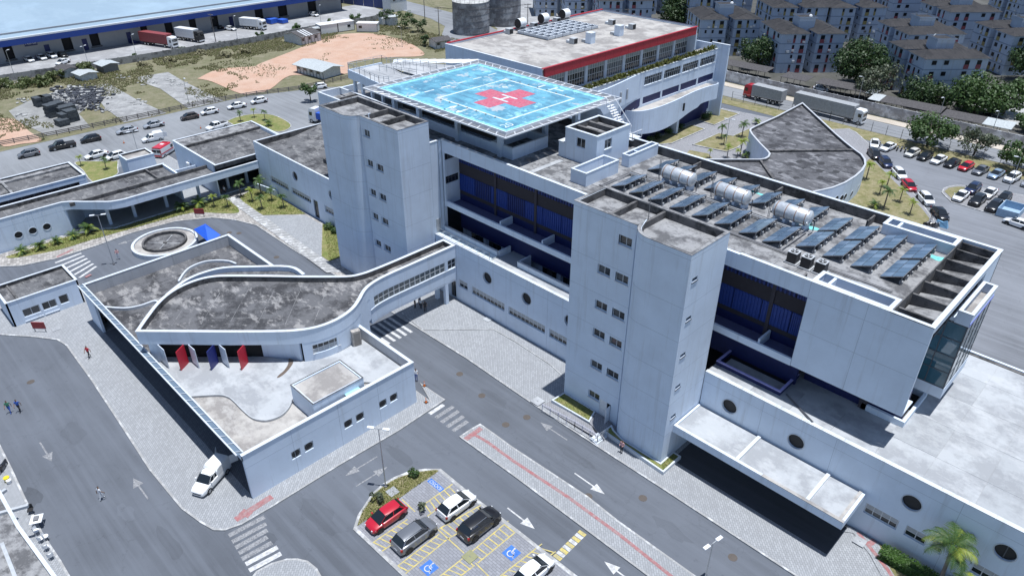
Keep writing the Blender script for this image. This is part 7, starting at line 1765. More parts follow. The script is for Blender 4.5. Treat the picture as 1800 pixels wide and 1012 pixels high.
def pickup_proto():
    t = thing('pickup', 'x', 'pickup truck')
    b = MB(); loft(b, [body_ring(x, w, z, .32) for x, w, z in ((2.5, .6, .72), (2.4, .78, .85), (2.0, .88, .95), (1.3, .91, 1.03), (-.5, .92, 1.06), (-2.4, .9, 1.06), (-2.5, .86, .95))]); sharp(b.build('body', CP['black'], t), 40)
    glasshouse(t, 1.4, -.75, .75, -.5, .84, .66, 1.04, 1.66, CP['black'], None)
    MB().box(-2.35, -.72, 1.03, -.85, .72, 1.068).build('load_bed', M_TRIM, t)
    for x in (1.55, -1.5):
        for y in (1, -1): add_wheel(t, x, y*.84, .38)
    for y in (1, -1): MB().obox((2.33, y*.66), (1, -y*.75), .2, .05, .66, .82).build('headlight', M_LAMP, t); MB().obox((1.1, y*.95), (0, 1), .1, .06, 1.06, 1.22).build('mirror', CP['black'], t); MB().box(-2.53, y*.8-.07, .7, -2.48, y*.8+.07, 1.02).build('tail_light', M_TAIL, t)
    return t
def ambulance_proto():
    t = thing('ambulance', 'x', 'ambulance')
    M_AW = CP['white']
    b = MB(); loft(b, [[(x, s_*w, z) for s_, w, z in ((1, .95, .4), (1, .98, 1.1), (1, .92, h), (-1, .92, h), (-1, .98, 1.1), (-1, .95, .4))] for x, h in ((2.7, .95), (2.55, 1.1), (1.9, 1.25), (1.15, 2.05), (.9, 2.1), (-2.6, 2.1), (-2.75, 2.05))]); sharp(b.build('body_shell', M_AW, t), 35)
    MB().add([(1.92, .82, 1.28), (1.92, -.82, 1.28), (1.2, -.78, 2.02), (1.2, .78, 2.02)], [(0, 1, 2, 3)]).build('windscreen', M_CGLASS, t)
    r_ = MB(); loft(r_, [[(x, y, z) for y, z in ((.93, 2.09), (.8, 2.34), (-.8, 2.34), (-.93, 2.09))] for x in (.95, .7, -2.5, -2.74)]); r_.build('red_roof', CP['red2'], t)
    for y in (1, -1): MB().box(-2.7, y*.985-.01, .95, 1.4, y*.985+.01, 1.15).build('red_stripe', CP['red2'], t); MB().box(.6, y*.97-.02, 1.3, 1.35, y*.97+.02, 1.85).build('window', M_CGLASS, t)
    for y in (.44, -.44): MB().box(-2.8, y-.36, 1.3, -2.74, y+.36, 1.85).build('rear_window', M_CGLASS, t); MB().box(-2.79, y*2-.1, .9, -2.74, y*2+.1, 1.9).build('tail_light', M_TAIL, t)
    MB().box(-2.79, -.9, .45, -2.75, .9, .8).build('rear_band', CP['red2'], t); MB().box(.4, -.5, 2.34, .7, .5, 2.46).build('light_bar', M_TAIL, t)
    MB().box(-.9, -.35, 2.342, -.2, .35, 2.36).build('roof_hatch', M_AW, t)
    for x in (1.75, -1.75):
        for y in (1, -1): add_wheel(t, x, y*.88, .36)
    return t
def truck_proto(L, boxcol, cabcol, H=3.9):
    t = thing('truck', 'x', 'truck')
    MB().box(-L, -1.25, 1.15, -1.0, 1.25, H).build('cargo_box', boxcol, t)
    n = int(L/1.1)
    for i in range(n): 
        for y in (-1.265, 1.255): MB().box(-L+.1+i*(L-1.2)/n, y, 1.2, -L+.2+i*(L-1.2)/n, y+.01, H-.05).build('side_rib', boxcol, t)
    c = MB(); loft(c, [[(x, s_*w, z) for s_, w, z in ((1, 1.18, .6), (1, 1.2, 1.6), (1, 1.05, h), (-1, 1.05, h), (-1, 1.2, 1.6), (-1, 1.18, .6))] for x, h in ((1.2, 2.5), (1.1, 3.1), (.7, 3.35), (-.75, 3.4))]); sharp(c.build('cab', cabcol, t), 40)
    MB().box(1.16, -1.02, 1.9, 1.2, 1.02, 2.75).build('windscreen', M_CGLASS, t)
    for y in (1.18, -1.2): MB().box(.1, y-.0, 1.8, .85, y+.03, 2.6).build('window', M_CGLASS, t)
    MB().box(1.2, -.9, .9, 1.24, .9, 1.5).build('grille', M_TRIM, t); MB().box(1.12, -1.15, .45, 1.3, 1.15, .75).build('bumper', M_LAMP, t)
    MB().box(-L+.2, -.5, .7, .6, .5, 1.12).build('chassis', M_TRIM, t)
    for x in (.5, -2.3, -L+3.2, -L+1.9): 
        for y in (1.05, -1.05): add_wheel(t, x, y, .5, True)
    return t
MAKERS = {'van': van_proto, 'pickup': pickup_proto, 'ambulance': ambulance_proto}
# ---- foreground bays
PF = 'cars in the disabled bays'
def at(px, z=.6): return G(px[0], px[1], z)
put('hatch', (*at((679, 908)), .11), -91, 'red', 'red hatchback parked nose out beside the planted island corner', PF)
put('suv', (*at((729, 941)), .11), 90, 'grey', 'dark grey crossover with silver roof rails in the hatched bays', PF)
put('hatch', (*at((803, 887)), .11), 90, 'white', 'white hatchback in the hatched bays next to the road', PF)
put('suv', (*at((843, 921)), .11), 90, 'black', 'black crossover in the hatched bays next to the road', PF)
put('hatch', (*at((938, 1004)), .11), 90, 'white', 'white hatchback cut by the bottom edge of the picture', PF)
vn = put('van', (*at((371, 840)), .13), -63, 'white', 'white pick-up van with open rear doors beside the emergency pavilion', 'delivery vans')
# ---- street beside the vacant lot
SG = 'cars along the street by the vacant lot'
for k, px, hd, col, lab in (('hatch', (50, 270), -96, 'grey', 'dark grey hatchback at the left end of the street'), ('hatch', (159, 244), -97, 'black', 'black hatchback parked behind the black pick-up'),
    ('sedan', (223, 229), -97, 'silver', 'silver saloon, left of the two on the street'), ('sedan', (270, 219), -97, 'silver', 'silver saloon, right of the two on the street'), ('hatch', (333, 205), -97, 'brown', 'dark brown hatchback on the street by the concrete slab'),
    ('hatch', (368, 196), -97, 'white', 'white hatchback on the street right of the brown one'), ('sedan', (416, 186), -98, 'white', 'white saloon on the street below the red earth'), ('hatch', (455, 177), -98, 'white', 'white hatchback last in the street row'),
    ('sedan', (169, 272), -88, 'white', 'white saloon parked by the lawn and pump house'), ('hatch', (203, 274), -85, 'white', 'white car half hidden by the pump house'), ('hatch', (561, 152), -110, 'white', 'white car beyond the plank fence by the red earth')):
    put(k, at(px), hd, col, lab, SG)
put('pickup', at((109, 256)), -96, 'black', 'black pick-up truck on the street at left', SG)
put('pickup', at((381, 222)), -80, 'white', 'white pick-up with open load bed beside the northern block', SG)
put('van', at((268, 243)), -97, 'white', 'white delivery van with open rear doors on the street', 'delivery vans')
put('ambulance', at((290, 262), 1.1), 125, None, 'red roofed white ambulance beside the pump house', 'ambulances')
# ---- warehouse yard
WG = 'cars in the warehouse yard'
for k, px, hd, col, lab in (('sedan', (51, 104.5), 5, 'white', 'white car, leftmost at the warehouse wall'), ('sedan', (73, 101), 5, 'white', 'white car, second from left at the warehouse wall'), ('suv', (91, 98), 5, 'white', 'white car, third from left at the warehouse wall'),
    ('hatch', (110, 96.5), 5, 'black', 'black car at the warehouse wall'), ('sedan', (110, 109), -60, 'white', 'white car standing out in the warehouse yard'), ('sedan', (405, 50.5), 20, 'white', 'white car by the far dock doors'), ('suv', (383, 47.5), 10, 'black', 'black car by the far dock doors'), ('hatch', (552, 26), 10, 'white', 'white car at the far end of the warehouse')):
    put(k, at(px), hd, col, lab, WG)
M_CRED2 = plain('container_red', (.24, .05, .055), .6, var=.2); M_TW = plain('truck_white', (.7, .71, .72), .4); M_TG = plain('trailer_grey', (.34, .35, .36), .5, var=.2)
def truck(label, L, boxcol, cabcol, loc, head, H=3.9):
    t = truck_proto(L, boxcol, cabcol, H); t['label'] = label; t['group'] = 'lorries'; t.location = (loc[0], loc[1], 0); t.rotation_euler = (0, 0, RAD(head)); return t
truck('red container lorry with white cab backed to a dock', 12.5, M_CRED2, M_TW, (-234.8, 88.0), 20, 4.0)
truck('white box lorry backed to a dock right of the red container', 9, M_TW, M_TRIM, (-236.5, 97.2), 18, 3.8)
truck('white lorry at the far docks of the warehouse', 8, M_TW, M_TW, (-238.5, 120.0), 25, 3.6)
truck('long grey trailer lorry with white cab on the street behind the teardrop building', 15.5, M_TG, M_TW, (-56.6, 168.2), -2, 4.0)
truck('second grey trailer on the street, left, with red cab', 9, M_TG, CP['red2'], (-84.0, 168.6), 178, 3.7)
tb = truck('white lorry with blue tarpaulin load by the inner street', 7.5, plain('blue_tarp', (.02, .10, .5), .6), M_TW, (0, 0), 0, 2.6)
_p = at((549, 196), 1.2); tb.location = (_p[0]+4, _p[1]-1.5, 0); tb.rotation_euler = (0, 0, RAD(200))
for k, (x, y, s) in enumerate(((-246, 127.5, 1), (-243.5, 130.5, .8))):
    t = thing('covered_pallet', 'blue tarpaulin covered load in the yard, %s' % ('left one' if k == 0 else 'right one'), 'pallet', (x, y, 0), 'covered loads'); MB().obox((x, y), (1, .2), 1.9*s, 1.6*s, 0, 1.7*s).build('load', plain('blue_tarp', (.02, .10, .5), .6), t); MB().obox((x, y), (1, .2), 2.0*s, 1.7*s, 0, .2).build('pallet', M_PLANK, t)
# ---- right hand car park
RG = 'cars along the car park fence'
row = [('sedan', 'white', -48.2), ('sedan', 'white', -45.4), ('hatch', 'beige', -40.6), ('hatch', 'black', -38.1), ('sedan', 'white', -35.5), ('sedan', 'black', -33.0), ('hatch', 'red2', -30.5), ('sedan', 'grey', -27.9), ('sedan', 'blue', -25.2), ('suv', 'white', -22.5), ('sedan', 'silver', -19.6)]
names = ['white saloon at the left end of the fence row', 'white saloon beside the parked motorcycles', 'beige hatchback in the shade of the fence tree', 'black hatchback right of the beige one', 'white saloon between two black cars', 'black saloon left of the red car', 'red hatchback in the fence row', 'grey saloon right of the red car', 'pale blue saloon in the fence row', 'white crossover in the fence row under the small tree', 'silver car cut by the right edge']
for (k, c, x), nm in zip(row, names): put(k, (x, 156.4), -97 if x > -47 else -70, c, nm, RG)
DG = 'cars along the diagonal kerb'
for k, c, x, y, nm in (('suv', 'black', -45.6, 149.8, 'black estate car first along the diagonal kerb'), ('suv', 'navy', -42.4, 147.0, 'navy crossover second along the diagonal kerb'), ('suv', 'white', -38.3, 143.1, 'white crossover third along the diagonal kerb'), ('hatch', 'red', -34.9, 138.8, 'red hatchback along the diagonal kerb'), ('suv', 'white', -30.6, 134.7, 'white crossover below the red hatchback'), ('sedan', 'black', -26.8, 130.4, 'black saloon nearest the main block on the diagonal kerb')):
    put(k, (x, y), -50, c, nm, DG)
IG = 'cars on the parking island'
for k, c, x, y, nm in (('sedan', 'white', -26.6, 140.4, 'white saloon at the front left of the parking island'), ('suv', 'navy', -26.1, 145.3, 'navy crossover at the rear left of the parking island'), ('suv', 'black', -23.9, 140.4, 'black crossover in the front middle of the parking island'), ('sedan', 'white', -23.4, 145.4, 'white saloon in the rear middle of the parking island'), ('suv', 'black', -21.1, 139.8, 'black crossover at the front right of the parking island'), ('hatch', 'black', -20.9, 145.0, 'black hatchback at the rear right of the parking island')):
    put(k, (x, y, .12), -92, c, nm, IG)
put('sedan', at((1790, 392)), 170, 'white', 'white saloon at the right edge below the parking island', RG)
put('hatch', at((1733, 204)), -60, 'grey', 'dark car under the big estate trees', RG)
put('hatch', at((1443, 156)), 10, 'white', 'white car under the pale estate car port', RG)
# ---- motorcycles
def moto_proto():
    t = thing('motorcycle', 'x', 'motorcycle')
    for x in (.62, -.62):
        a = place(WT, 'wheel', t, (x, 0, .3), 0, (.94, .6, .94)); place(WR, 'rim', a, (0, 0, 0))
    b = MB(); loft(b, [[(x, y, z) for y, z in ((w, .55), (w, h-.08), (0, h), (-w, h-.08), (-w, .55))] for x, w, h in ((.45, .08, .85), (.25, .16, .98), (-.05, .17, .9), (-.35, .14, .82), (-.85, .09, .88))]); b.build('tank_and_seat', CP['black'], t)
    MB().box(-.25, -.14, .25, .25, .14, .6).build('engine', M_GREYST, t); MB().tube([(.62, .08, .3), (.42, .08, 1.0)], .03, 6).tube([(.62, -.08, .3), (.42, -.08, 1.0)], .03, 6).tube([(.36, -.36, 1.06), (.42, 0, 1.02), (.36, .36, 1.06)], .022, 6).build('fork_and_handlebar', M_GREYST, t)
    MB().cyl((.58, 0), .1, .82, .98, 8).build('headlight', M_LAMP, t); MB().tube([(-.1, -.16, .3), (-.8, -.18, .36)], .05, 6).build('exhaust', M_GREYST, t)
    return t
MAKERS['motorcycle'] = moto_proto
MG = 'motorcycles'
for px, hd, nm in (((179, 559), 15, 'dark motorcycle standing in the shade of the pavilion arcade'), ((1546, 252), -60, 'motorcycle between the two white saloons by the fence'), ((1578, 261), -80, 'motorcycle in the shaded row, left'), ((1585, 262), -80, 'motorcycle in the shaded row, second'), ((1592, 264), -80, 'motorcycle in the shaded row, right'), ((1630, 394), 60, 'motorcycle below the lawn tip, left one'), ((1638, 396), 40, 'motorcycle below the lawn tip, middle one'), ((1645, 398), 70, 'motorcycle below the lawn tip, right one'), ((4, 822), -40, 'motorcycle on the pavement at the left edge')):
    put('motorcycle', at(px, .4), hd, None, nm, MG)
bk = thing('covered_motorcycle', 'motorcycle under a blue cover below the lawn tip', 'motorcycle', (*at((1655, 394), .4), 0), MG); x, y = bk.location[:2]
MB().add([(x-1.1, y-.4, 0), (x+1.1, y-.4, 0), (x+1.1, y+.4, 0), (x-1.1, y+.4, 0), (x-.8, y-.1, 1.0), (x+.1, y-.2, .85), (x+.7, y-.1, 1.25), (x+.7, y+.1, 1.25), (x+.1, y+.2, .85), (x-.8, y+.1, 1.0)], [(0, 1, 6, 5, 4), (2, 3, 9, 8, 7), (1, 2, 7, 6), (3, 0, 4, 9), (4, 5, 8, 9), (5, 6, 7, 8)]).build('cover', plain('blue_cover', (.16, .33, .5), .5), bk)
# ================================================================== vegetation
M_LEAF_D = foliage('leaf_dark', (.022, .05, .016), (.045, .085, .022), (.07, .12, .035)); M_LEAF_M = foliage('leaf_mid', (.035, .075, .018), (.065, .12, .03), (.11, .17, .05))
M_LEAF_G = foliage('leaf_grey', (.06, .08, .045), (.1, .12, .07), (.16, .18, .12)); M_PALM = foliage('palm_leaf', (.03, .08, .018), (.06, .13, .03), (.2, .21, .06), 1.6); M_PALM_Y = foliage('palm_yellow', (.16, .24, .03), (.26, .32, .05), (.4, .36, .08), 1.6)
M_BARK = plain('bark', (.09, .07, .055), .9, var=.4); M_PTRUNK = plain('palm_trunk', (.17, .15, .13), .85, var=.35)
M_SCRUB = foliage('scrub', (.2, .19, .1), (.27, .245, .14), (.33, .3, .2), .3); M_HEDGE = foliage('hedge_leaf', (.035, .085, .015), (.06, .13, .02), (.1, .19, .03), 1.2)
def leafcloud(mb, c, r, n, size, rnd, squash=.8, shell=.55):
    for _ in range(n):
        d = Vector((rnd.gauss(0, 1), rnd.gauss(0, 1), rnd.gauss(0, 1))).normalized(); q = r*(shell+(1-shell)*rnd.random())
        p = Vector(c)+Vector((d.x*q, d.y*q, d.z*q*squash)); a = (d+Vector((rnd.uniform(-.7, .7), rnd.uniform(-.7, .7), rnd.uniform(-.3, .9)))).normalized(); u = a.orthogonal().normalized(); u.rotate(Matrix.Rotation(rnd.uniform(0, 6.28), 3, a)); v = a.cross(u); s = size*rnd.uniform(.6, 1.3)
        mb.add([tuple(p-u*s), tuple(p+v*s*.6), tuple(p+u*s), tuple(p-v*s*.6)], [(0, 1, 2, 3)])
def tree(label, base, h, rad, seed, mat, n=26, leaves=90, size=.3, group='trees', trunk_r=.28, squash=.75, low=.35):
    rnd = random.Random(seed); t = thing('tree', label, 'tree', (base[0], base[1], 0), group)
    tr = MB(); fork = Vector((base[0], base[1], h*low)); tr.tube([(base[0], base[1], -.1), (base[0]+.1, base[1], h*low*.5), tuple(fork)], trunk_r, 8, True, trunk_r*.75)
    cr = MB(); cz = h-rad*squash*.95
    for i in range(n):
        d = Vector((rnd.gauss(0, 1), rnd.gauss(0, 1), rnd.gauss(0, .8))).normalized(); q = rad*(.35+.5*rnd.random()**.6)
        p = Vector((base[0], base[1], cz))+Vector((d.x*q, d.y*q, d.z*q*squash)); p.z = max(p.z, h*low*.9)
        leafcloud(cr, p, rad*rnd.uniform(.26, .42), leaves, size, rnd)
        if i % 2 == 0: m_ = fork.lerp(p, .5)+Vector((0, 0, .3)); tr.tube([tuple(fork), tuple(m_), tuple(p)], trunk_r*.5, 6, True, trunk_r*.12)
    tr.build('trunk', M_BARK, t); cr.build('crown', mat, t); return t
EG = 'trees of the housing estate'
def T4g(x, y): return G(1350+x/3.893, y/3.893)
tree('big round dark tree in front of the red panelled block', T4g(600, 590), 11.5, 7.2, 1, M_LEAF_D, 52, 150, .34, EG, .4, .8, .3)
tree('grey green loose tree right of the round dark tree', T4g(740, 680), 9.5, 5.4, 2, M_LEAF_G, 26, 80, .3, EG, .3, .9)
tree('bright broad tree at the estate road', T4g(1405, 785), 9.5, 6.8, 3, M_LEAF_M, 50, 130, .36, EG, .35, .75)
tree('clipped dark round tree left of the broad tree', T4g(1060, 720), 7.0, 5.8, 4, M_LEAF_D, 46, 150, .28, EG, .35, .75, .2)
tree('tree at the right edge of the estate road', T4g(1610, 780), 8.5, 5.2, 5, M_LEAF_M, 28, 100, .34, EG)
tree('dark tree at the far right edge behind the road tree', T4g(1740, 560), 11.0, 6.0, 6, M_LEAF_D, 30, 110, .34, EG)
tree('small bushy tree cut by the right edge', T4g(1760, 890), 5.0, 3.6, 7, M_LEAF_M, 20, 90, .28, EG)
tree('round dark tree behind the red roofed wing', G(1196, 45), 11.0, 7.5, 8, M_LEAF_D, 50, 140, .36, EG, .4, .85, .2)
tree('dark tree by the rear wing fin and the car ports', G(1330, 118), 9.5, 5.6, 9, M_LEAF_D, 30, 110, .32, EG, .3, .85, .2)
tree('bush tree between the ochre panelled blocks', G(1246, 90), 6.5, 4.0, 10, M_LEAF_M, 18, 90, .3, EG)
CG = 'trees along the car park fence'
tree('large leafy tree by the car park fence', T4g(1085, 1000), 7.6, 4.9, 11, M_LEAF_M, 34, 90, .3, CG, .25, .8, .3)
tree('sparse grey green tree by the car park fence', T4g(1405, 1062), 6.6, 3.9, 12, M_LEAF_G, 20, 75, .26, CG, .2, .85, .4)
tree('leafy tree at the right end of the car park fence', G(1787, 298), 6.4, 4.0, 13, M_LEAF_M, 24, 85, .28, CG, .2)
LG = 'young trees by the street'
tree('young tree standing by the blue tarpaulin lorry', G(546, 178), 5.0, 2.2, 14, M_LEAF_M, 14, 70, .24, LG, .14)
for k, (x, y, h, r) in enumerate(((735, 52, 5, 3.4), (712, 44, 5.5, 3.6), (680, 38, 5.5, 3.0), (626, 34, 3.6, 2.2), (585, 42, 3, 2.0), (523, 52, 3, 1.8), (748, 75, 3.2, 1.6), (458, 62, 2.4, 1.6), (322, 86, 1.8, 1.4), (238, 100, 1.8, 1.3), (392, 76, 1.6, 1.3))):
    tree(('scrubby green bush %s' % ('right of the round kiosk', 'beside the round kiosk', 'behind the round kiosk', 'behind the middle cabin', 'between yard and left cabin', 'at the yard wall above the striped shed', 'beside the dark hut', 'at the yard wall right of the lorries', 'at the yard wall below the white lorry', 'at the yard wall by the lamp', 'at the yard wall under the utility pole')[k]), G(x, y+6), h, r, 30+k, M_LEAF_M if k % 2 else M_LEAF_D, 12, 60, .28, 'bushes along the yard wall', .12, .8, .15)
for k, (x, y, h, r) in enumerate(((102, 136, 3.2, 2.6), (153, 128, 3.4, 2.2), (8, 150, 3.0, 3.2), (40, 148, 2.6, 3.0), (75, 146, 2.6, 2.6), (350, 92, 1.5, 2.2), (395, 96, 1.6, 2.4), (430, 90, 1.6, 2.2), (300, 106, 1.4, 2.0), (255, 112, 1.4, 2.0))):
    tree(('wild bush in the vacant lot %s' % ('left of the shack', 'over the small lean-to roof', 'at the left edge', 'second from the left edge', 'below the left lamp', 'above the red earth mound', 'above the mound, middle one', 'above the mound, right one', 'left of the mound', 'right of the stall')[k]), G(x, y+4), h, r, 60+k, foliage('lot_bush', (.07, .1, .03), (.11, .14, .045), (.18, .19, .08), .5) if k < 5 else M_SCRUB, 10, 70, .3, 'bushes in the vacant lot', .1, .6, .1)
# ---- palms
def palm_parts(t, h, nf, L, seed, mat, dead=0, tr=.11, leaf_n=14, lw=.05, droop=1.0):
    rnd = random.Random(seed); tk = MB(); bend = rnd.uniform(-.2, .2)
    pts = [(bend*(i/5)**2*h*.3, 0, -.05+h*i/5) for i in range(6)]; tk.tube(pts, tr*1.35, 8, True, tr); tk.build('trunk', M_PTRUNK, t)
    top = Vector(pts[-1])
    for k in range(nf):
        az = 2*math.pi*k/nf+rnd.uniform(-.25, .25); el = RAD(rnd.choice((65, 48, 30, 12))+rnd.uniform(-8, 8)); d = Vector((math.cos(az), math.sin(az), 0)); f = MB(); ln = L*rnd.uniform(.8, 1.1)
        m = 8; P = []
        p = top.copy(); e = el
        for i in range(m+1):
            P.append(p.copy()); p = p+(d*math.cos(e)+Vector((0, 0, 1))*math.sin(e))*(ln/m); e -= RAD(9.5*droop+i*2.2*droop)
        f.tube(P, .025*max(1, L/2), 4, False, .008)
        side = Vector((-d.y, d.x, 0))
        for i in range(leaf_n):
            s_ = .12+.88*i/(leaf_n-1); j = min(int(s_*m), m-1); q = P[j].lerp(P[j+1], s_*m-j); tang = (P[j+1]-P[j]).normalized(); ll = ln*.34*math.sin(math.pi*min(1, .2+s_*.85))+.05
            for sg in (1, -1):
                tip = q+(side*sg*.8+tang*.65+Vector((0, 0, -.35-.2*rnd.random()))).normalized()*ll; w_ = tang*lw
                f.add([tuple(q-w_), tuple(q+w_), tuple(tip)], [(0, 1, 2)])
        f.build('frond', mat if not (dead and k % dead == 0) else M_PALM_Y, t)
def palm_proto(h, nf, L, seed, mat, **kw):
    t = thing('palm_tree', 'x', 'palm'); palm_parts(t, h, nf, L, seed, mat, **kw); return t
pal = {'young': palm_proto(2.2, 11, 1.3, 3, M_PALM, tr=.07, leaf_n=9, lw=.07), 'yellow': palm_proto(1.9, 9, 1.05, 5, M_PALM_Y, tr=.06, leaf_n=8, lw=.07), 'bush': palm_proto(.7, 14, 1.5, 8, M_PALM, tr=.08, leaf_n=10, lw=.08, dead=4, droop=.8), 'mid': palm_proto(3.4, 13, 1.9, 11, M_PALM, tr=.1, leaf_n=11, lw=.08)}
_pu = set()
def palm(kind, px, label, group, sc=1.0, z=.16, loc=None):
    x, y = loc if loc else G(px[0], px[1], z); o = pal[kind]
    if kind not in _pu:
        _pu.add(kind); _KIDS[o.name] = list(o.children); o.location = (x, y, z); o.scale = (sc,)*3; o['label'] = label; o['group'] = group; return o
    return copy_tree(o, (x, y, z), random.uniform(0, 6.2), label, None, sc, group)
PG = 'palms in front of the colonnade'
for k, (px, kd, sc, nm) in enumerate((((40, 446), 'bush', .9, 'bushy palm nearest the left edge below the portholes'), ((72, 437), 'bush', 1.0, 'bushy palm second from left below the portholes'), ((102, 428), 'bush', .85, 'bushy palm third from left on the strip lawn'), ((130, 419), 'bush', .9, 'bushy palm fourth from left on the strip lawn'), ((158, 409), 'bush', 1.25, 'large bushy palm by the tall lamp post'), ((322, 369), 'bush', 1.15, 'dark bushy palm left of the red sign board'), ((351, 363), 'bush', 1.2, 'bushy palm behind the red sign board'), ((377, 363), 'yellow', 1.0, 'thin palm right of the red sign board'), ((401, 364), 'young', .9, 'thin palm at the end of the footpath'),
    ((424, 345), 'young', 1.15, 'palm on the corner lawn, first from the footpath'), ((444, 354), 'yellow', 1.1, 'yellowish palm on the corner lawn'), ((459, 341), 'young', 1.25, 'tall palm against the podium corner'), ((461, 367), 'young', 1.0, 'palm at the front of the corner lawn'), ((478, 352), 'young', .95, 'small palm in the middle of the corner lawn'), ((499, 365), 'young', 1.0, 'palm at the right tip of the corner lawn'))): palm(kd, px, nm, PG, sc)
GG = 'young palms in the rear garden'
W6p = lambda x, y: (1230+x/4.4, 150+y/4.4); W7p = lambda x, y: (1500+x/4.6, 180+y/4.6)
for px, kd, sc, nm in ((W6p(165, 410), 'young', 1.2, 'palm on the long garden lawn, left'), (W6p(185, 460), 'young', .9, 'small palm on the long garden lawn beside the lamp'), (W6p(325, 398), 'young', 1.3, 'palm on the long garden lawn, right'), (W6p(440, 300), 'bush', .9, 'bushy palm behind the teardrop building corner'), (W6p(310, 545), 'yellow', 1.6, 'tall yellow palm beside the garden steps'), (W6p(210, 560), 'yellow', 1.2, 'yellow palm at the garden wall'), (W6p(285, 570), 'yellow', .9, 'low yellow plant at the teardrop wall'), (W6p(355, 560), 'bush', .9, 'low green plant at the teardrop wall'), (W6p(430, 560), 'bush', 1.3, 'big green plant at the teardrop wall'), (W6p(75, 560), 'yellow', .8, 'yellow plant at the left of the garden'),
    (W7p(103, 620), 'yellow', 1.5, 'yellowish palm beside the curved wall of the teardrop building'), (W7p(210, 742), 'yellow', 1.2, 'yellow palm in the triangular lawn, left'), (W7p(268, 685), 'yellow', 1.3, 'yellow palm in the triangular lawn, top'), (W7p(245, 855), 'mid', .95, 'large green palm in the triangular lawn'), (W7p(373, 803), 'yellow', 1.2, 'thin yellow palm in the triangular lawn, middle'), (W7p(455, 905), 'yellow', 1.2, 'thin yellow palm near the lawn tip'), (W7p(165, 850), 'bush', .9, 'low bush palm beside the large green palm')): palm(kd, px, nm, GG, sc)
for px, sc, nm in (((1548, 330), .0, ''),):
    pass
NG = 'young trees on the northern lawns'
for px, kd, nm in (((143, 291), 'yellow', 'small palm at the left of the pump house lawn'), ((187, 297), 'young', 'small palm in the pump house lawn'), ((423, 213), 'young', 'small palm at the left of the street lawn'), ((447, 206), 'yellow', 'small palm in the middle of the street lawn'), ((466, 211), 'young', 'small palm at the right of the street lawn'), ((472, 221), 'bush', 'low bush on the street lawn')): palm(kd, px, nm, NG, .9)
# big foreground palms with individual fronds
for (bx, by, h, L, nf, seed, nm) in ((-1.75, 52.6, 5.6, 3.0, 18, 21, 'tall palm against the podium wall at the lower right'), (.2, 51.0, 3.6, 2.7, 16, 22, 'shorter palm cut by the bottom edge at the lower right')):
    t = thing('palm_tree', nm, 'palm', (0, 0, 0), 'large palms by the podium'); palm_parts(t, h, nf, L, seed, M_PALM, dead=5, tr=.13, leaf_n=26, lw=.05); t.location = (bx, by, .2)
# hedge below the podium wall
hd = thing('hedge', 'clipped green hedge along the podium wall at the lower right', 'hedge', (-2, 53.3, .2)); hm = MB(); rnd = random.Random(9)
MB().box(-6.4, 52.75, .15, 6, 53.75, 1.0).build('core', M_LEAF_D, hd)
for _ in range(5200):
    x = rnd.uniform(-6.6, 6.1); f = rnd.random(); y, z = (rnd.uniform(52.6, 53.9), 1.05+rnd.uniform(-.05, .18)) if f < .55 else (52.66+rnd.uniform(-.12, .06), rnd.uniform(.2, 1.1))
    a = Vector((rnd.uniform(-.6, .6), rnd.uniform(-1, .2), rnd.uniform(.2, 1))).normalized(); u = a.orthogonal().normalized(); v = a.cross(u); s = rnd.uniform(.05, .12); p = Vector((x, y, z)); hm.add([tuple(p-u*s), tuple(p+v*s*.6), tuple(p+u*s), tuple(p-v*s*.6)], [(0, 1, 2, 3)])
hm.build('leaves', M_HEDGE, hd)
bed = sheet('lawn', gp([(1545, 955), (1580, 968), (1605, 1000), (1640, 1040), (1590, 1040), (1560, 990)], .22), .215, M_DRY)
# planting on the rear wing terrace: plants nobody could tell apart
def tuft_mesh(seed, n, L, name='leaves'):
    rnd = random.Random(seed); m_ = MB()
    for k in range(n):
        az = rnd.uniform(0, 6.28); el = rnd.uniform(.35, 1.3); d = Vector((math.cos(az)*math.cos(el), math.sin(az)*math.cos(el), math.sin(el))); s = Vector((-d.y, d.x, 0)).normalized()*L*.09; q = d*L*rnd.uniform(.6, 1.1); md = q*.55+Vector((0, 0, L*.12)); q.z -= L*.12
        m_.add([(0, 0, 0), tuple(md+s), tuple(q), tuple(md-s)], [(0, 1, 2, 3)])
    return m_.mesh(name)
tufts = []
for k in range(3): me = tuft_mesh(40+k, 46, .95, 'foliage'); me.materials.append(foliage('terrace_plant', (.05, .07, .015), (.1, .12, .025), (.3, .24, .06), 2.5)); tufts.append(me)
for i in range(34):
    o = bpy.data.objects.new('terrace_plant', tufts[i % 3]); COL.objects.link(o); o.location = (RX-.7, 98.2+i*1.52+random.uniform(-.2, .2), 14.85); o.rotation_euler = (0, 0, random.uniform(0, 6)); o.scale = (random.uniform(1.3, 1.75),)*3
    tag(o, 'spiky yellow green plant in the terrace planter of the rear wing', 'plant', 'plants in the rear wing planter')
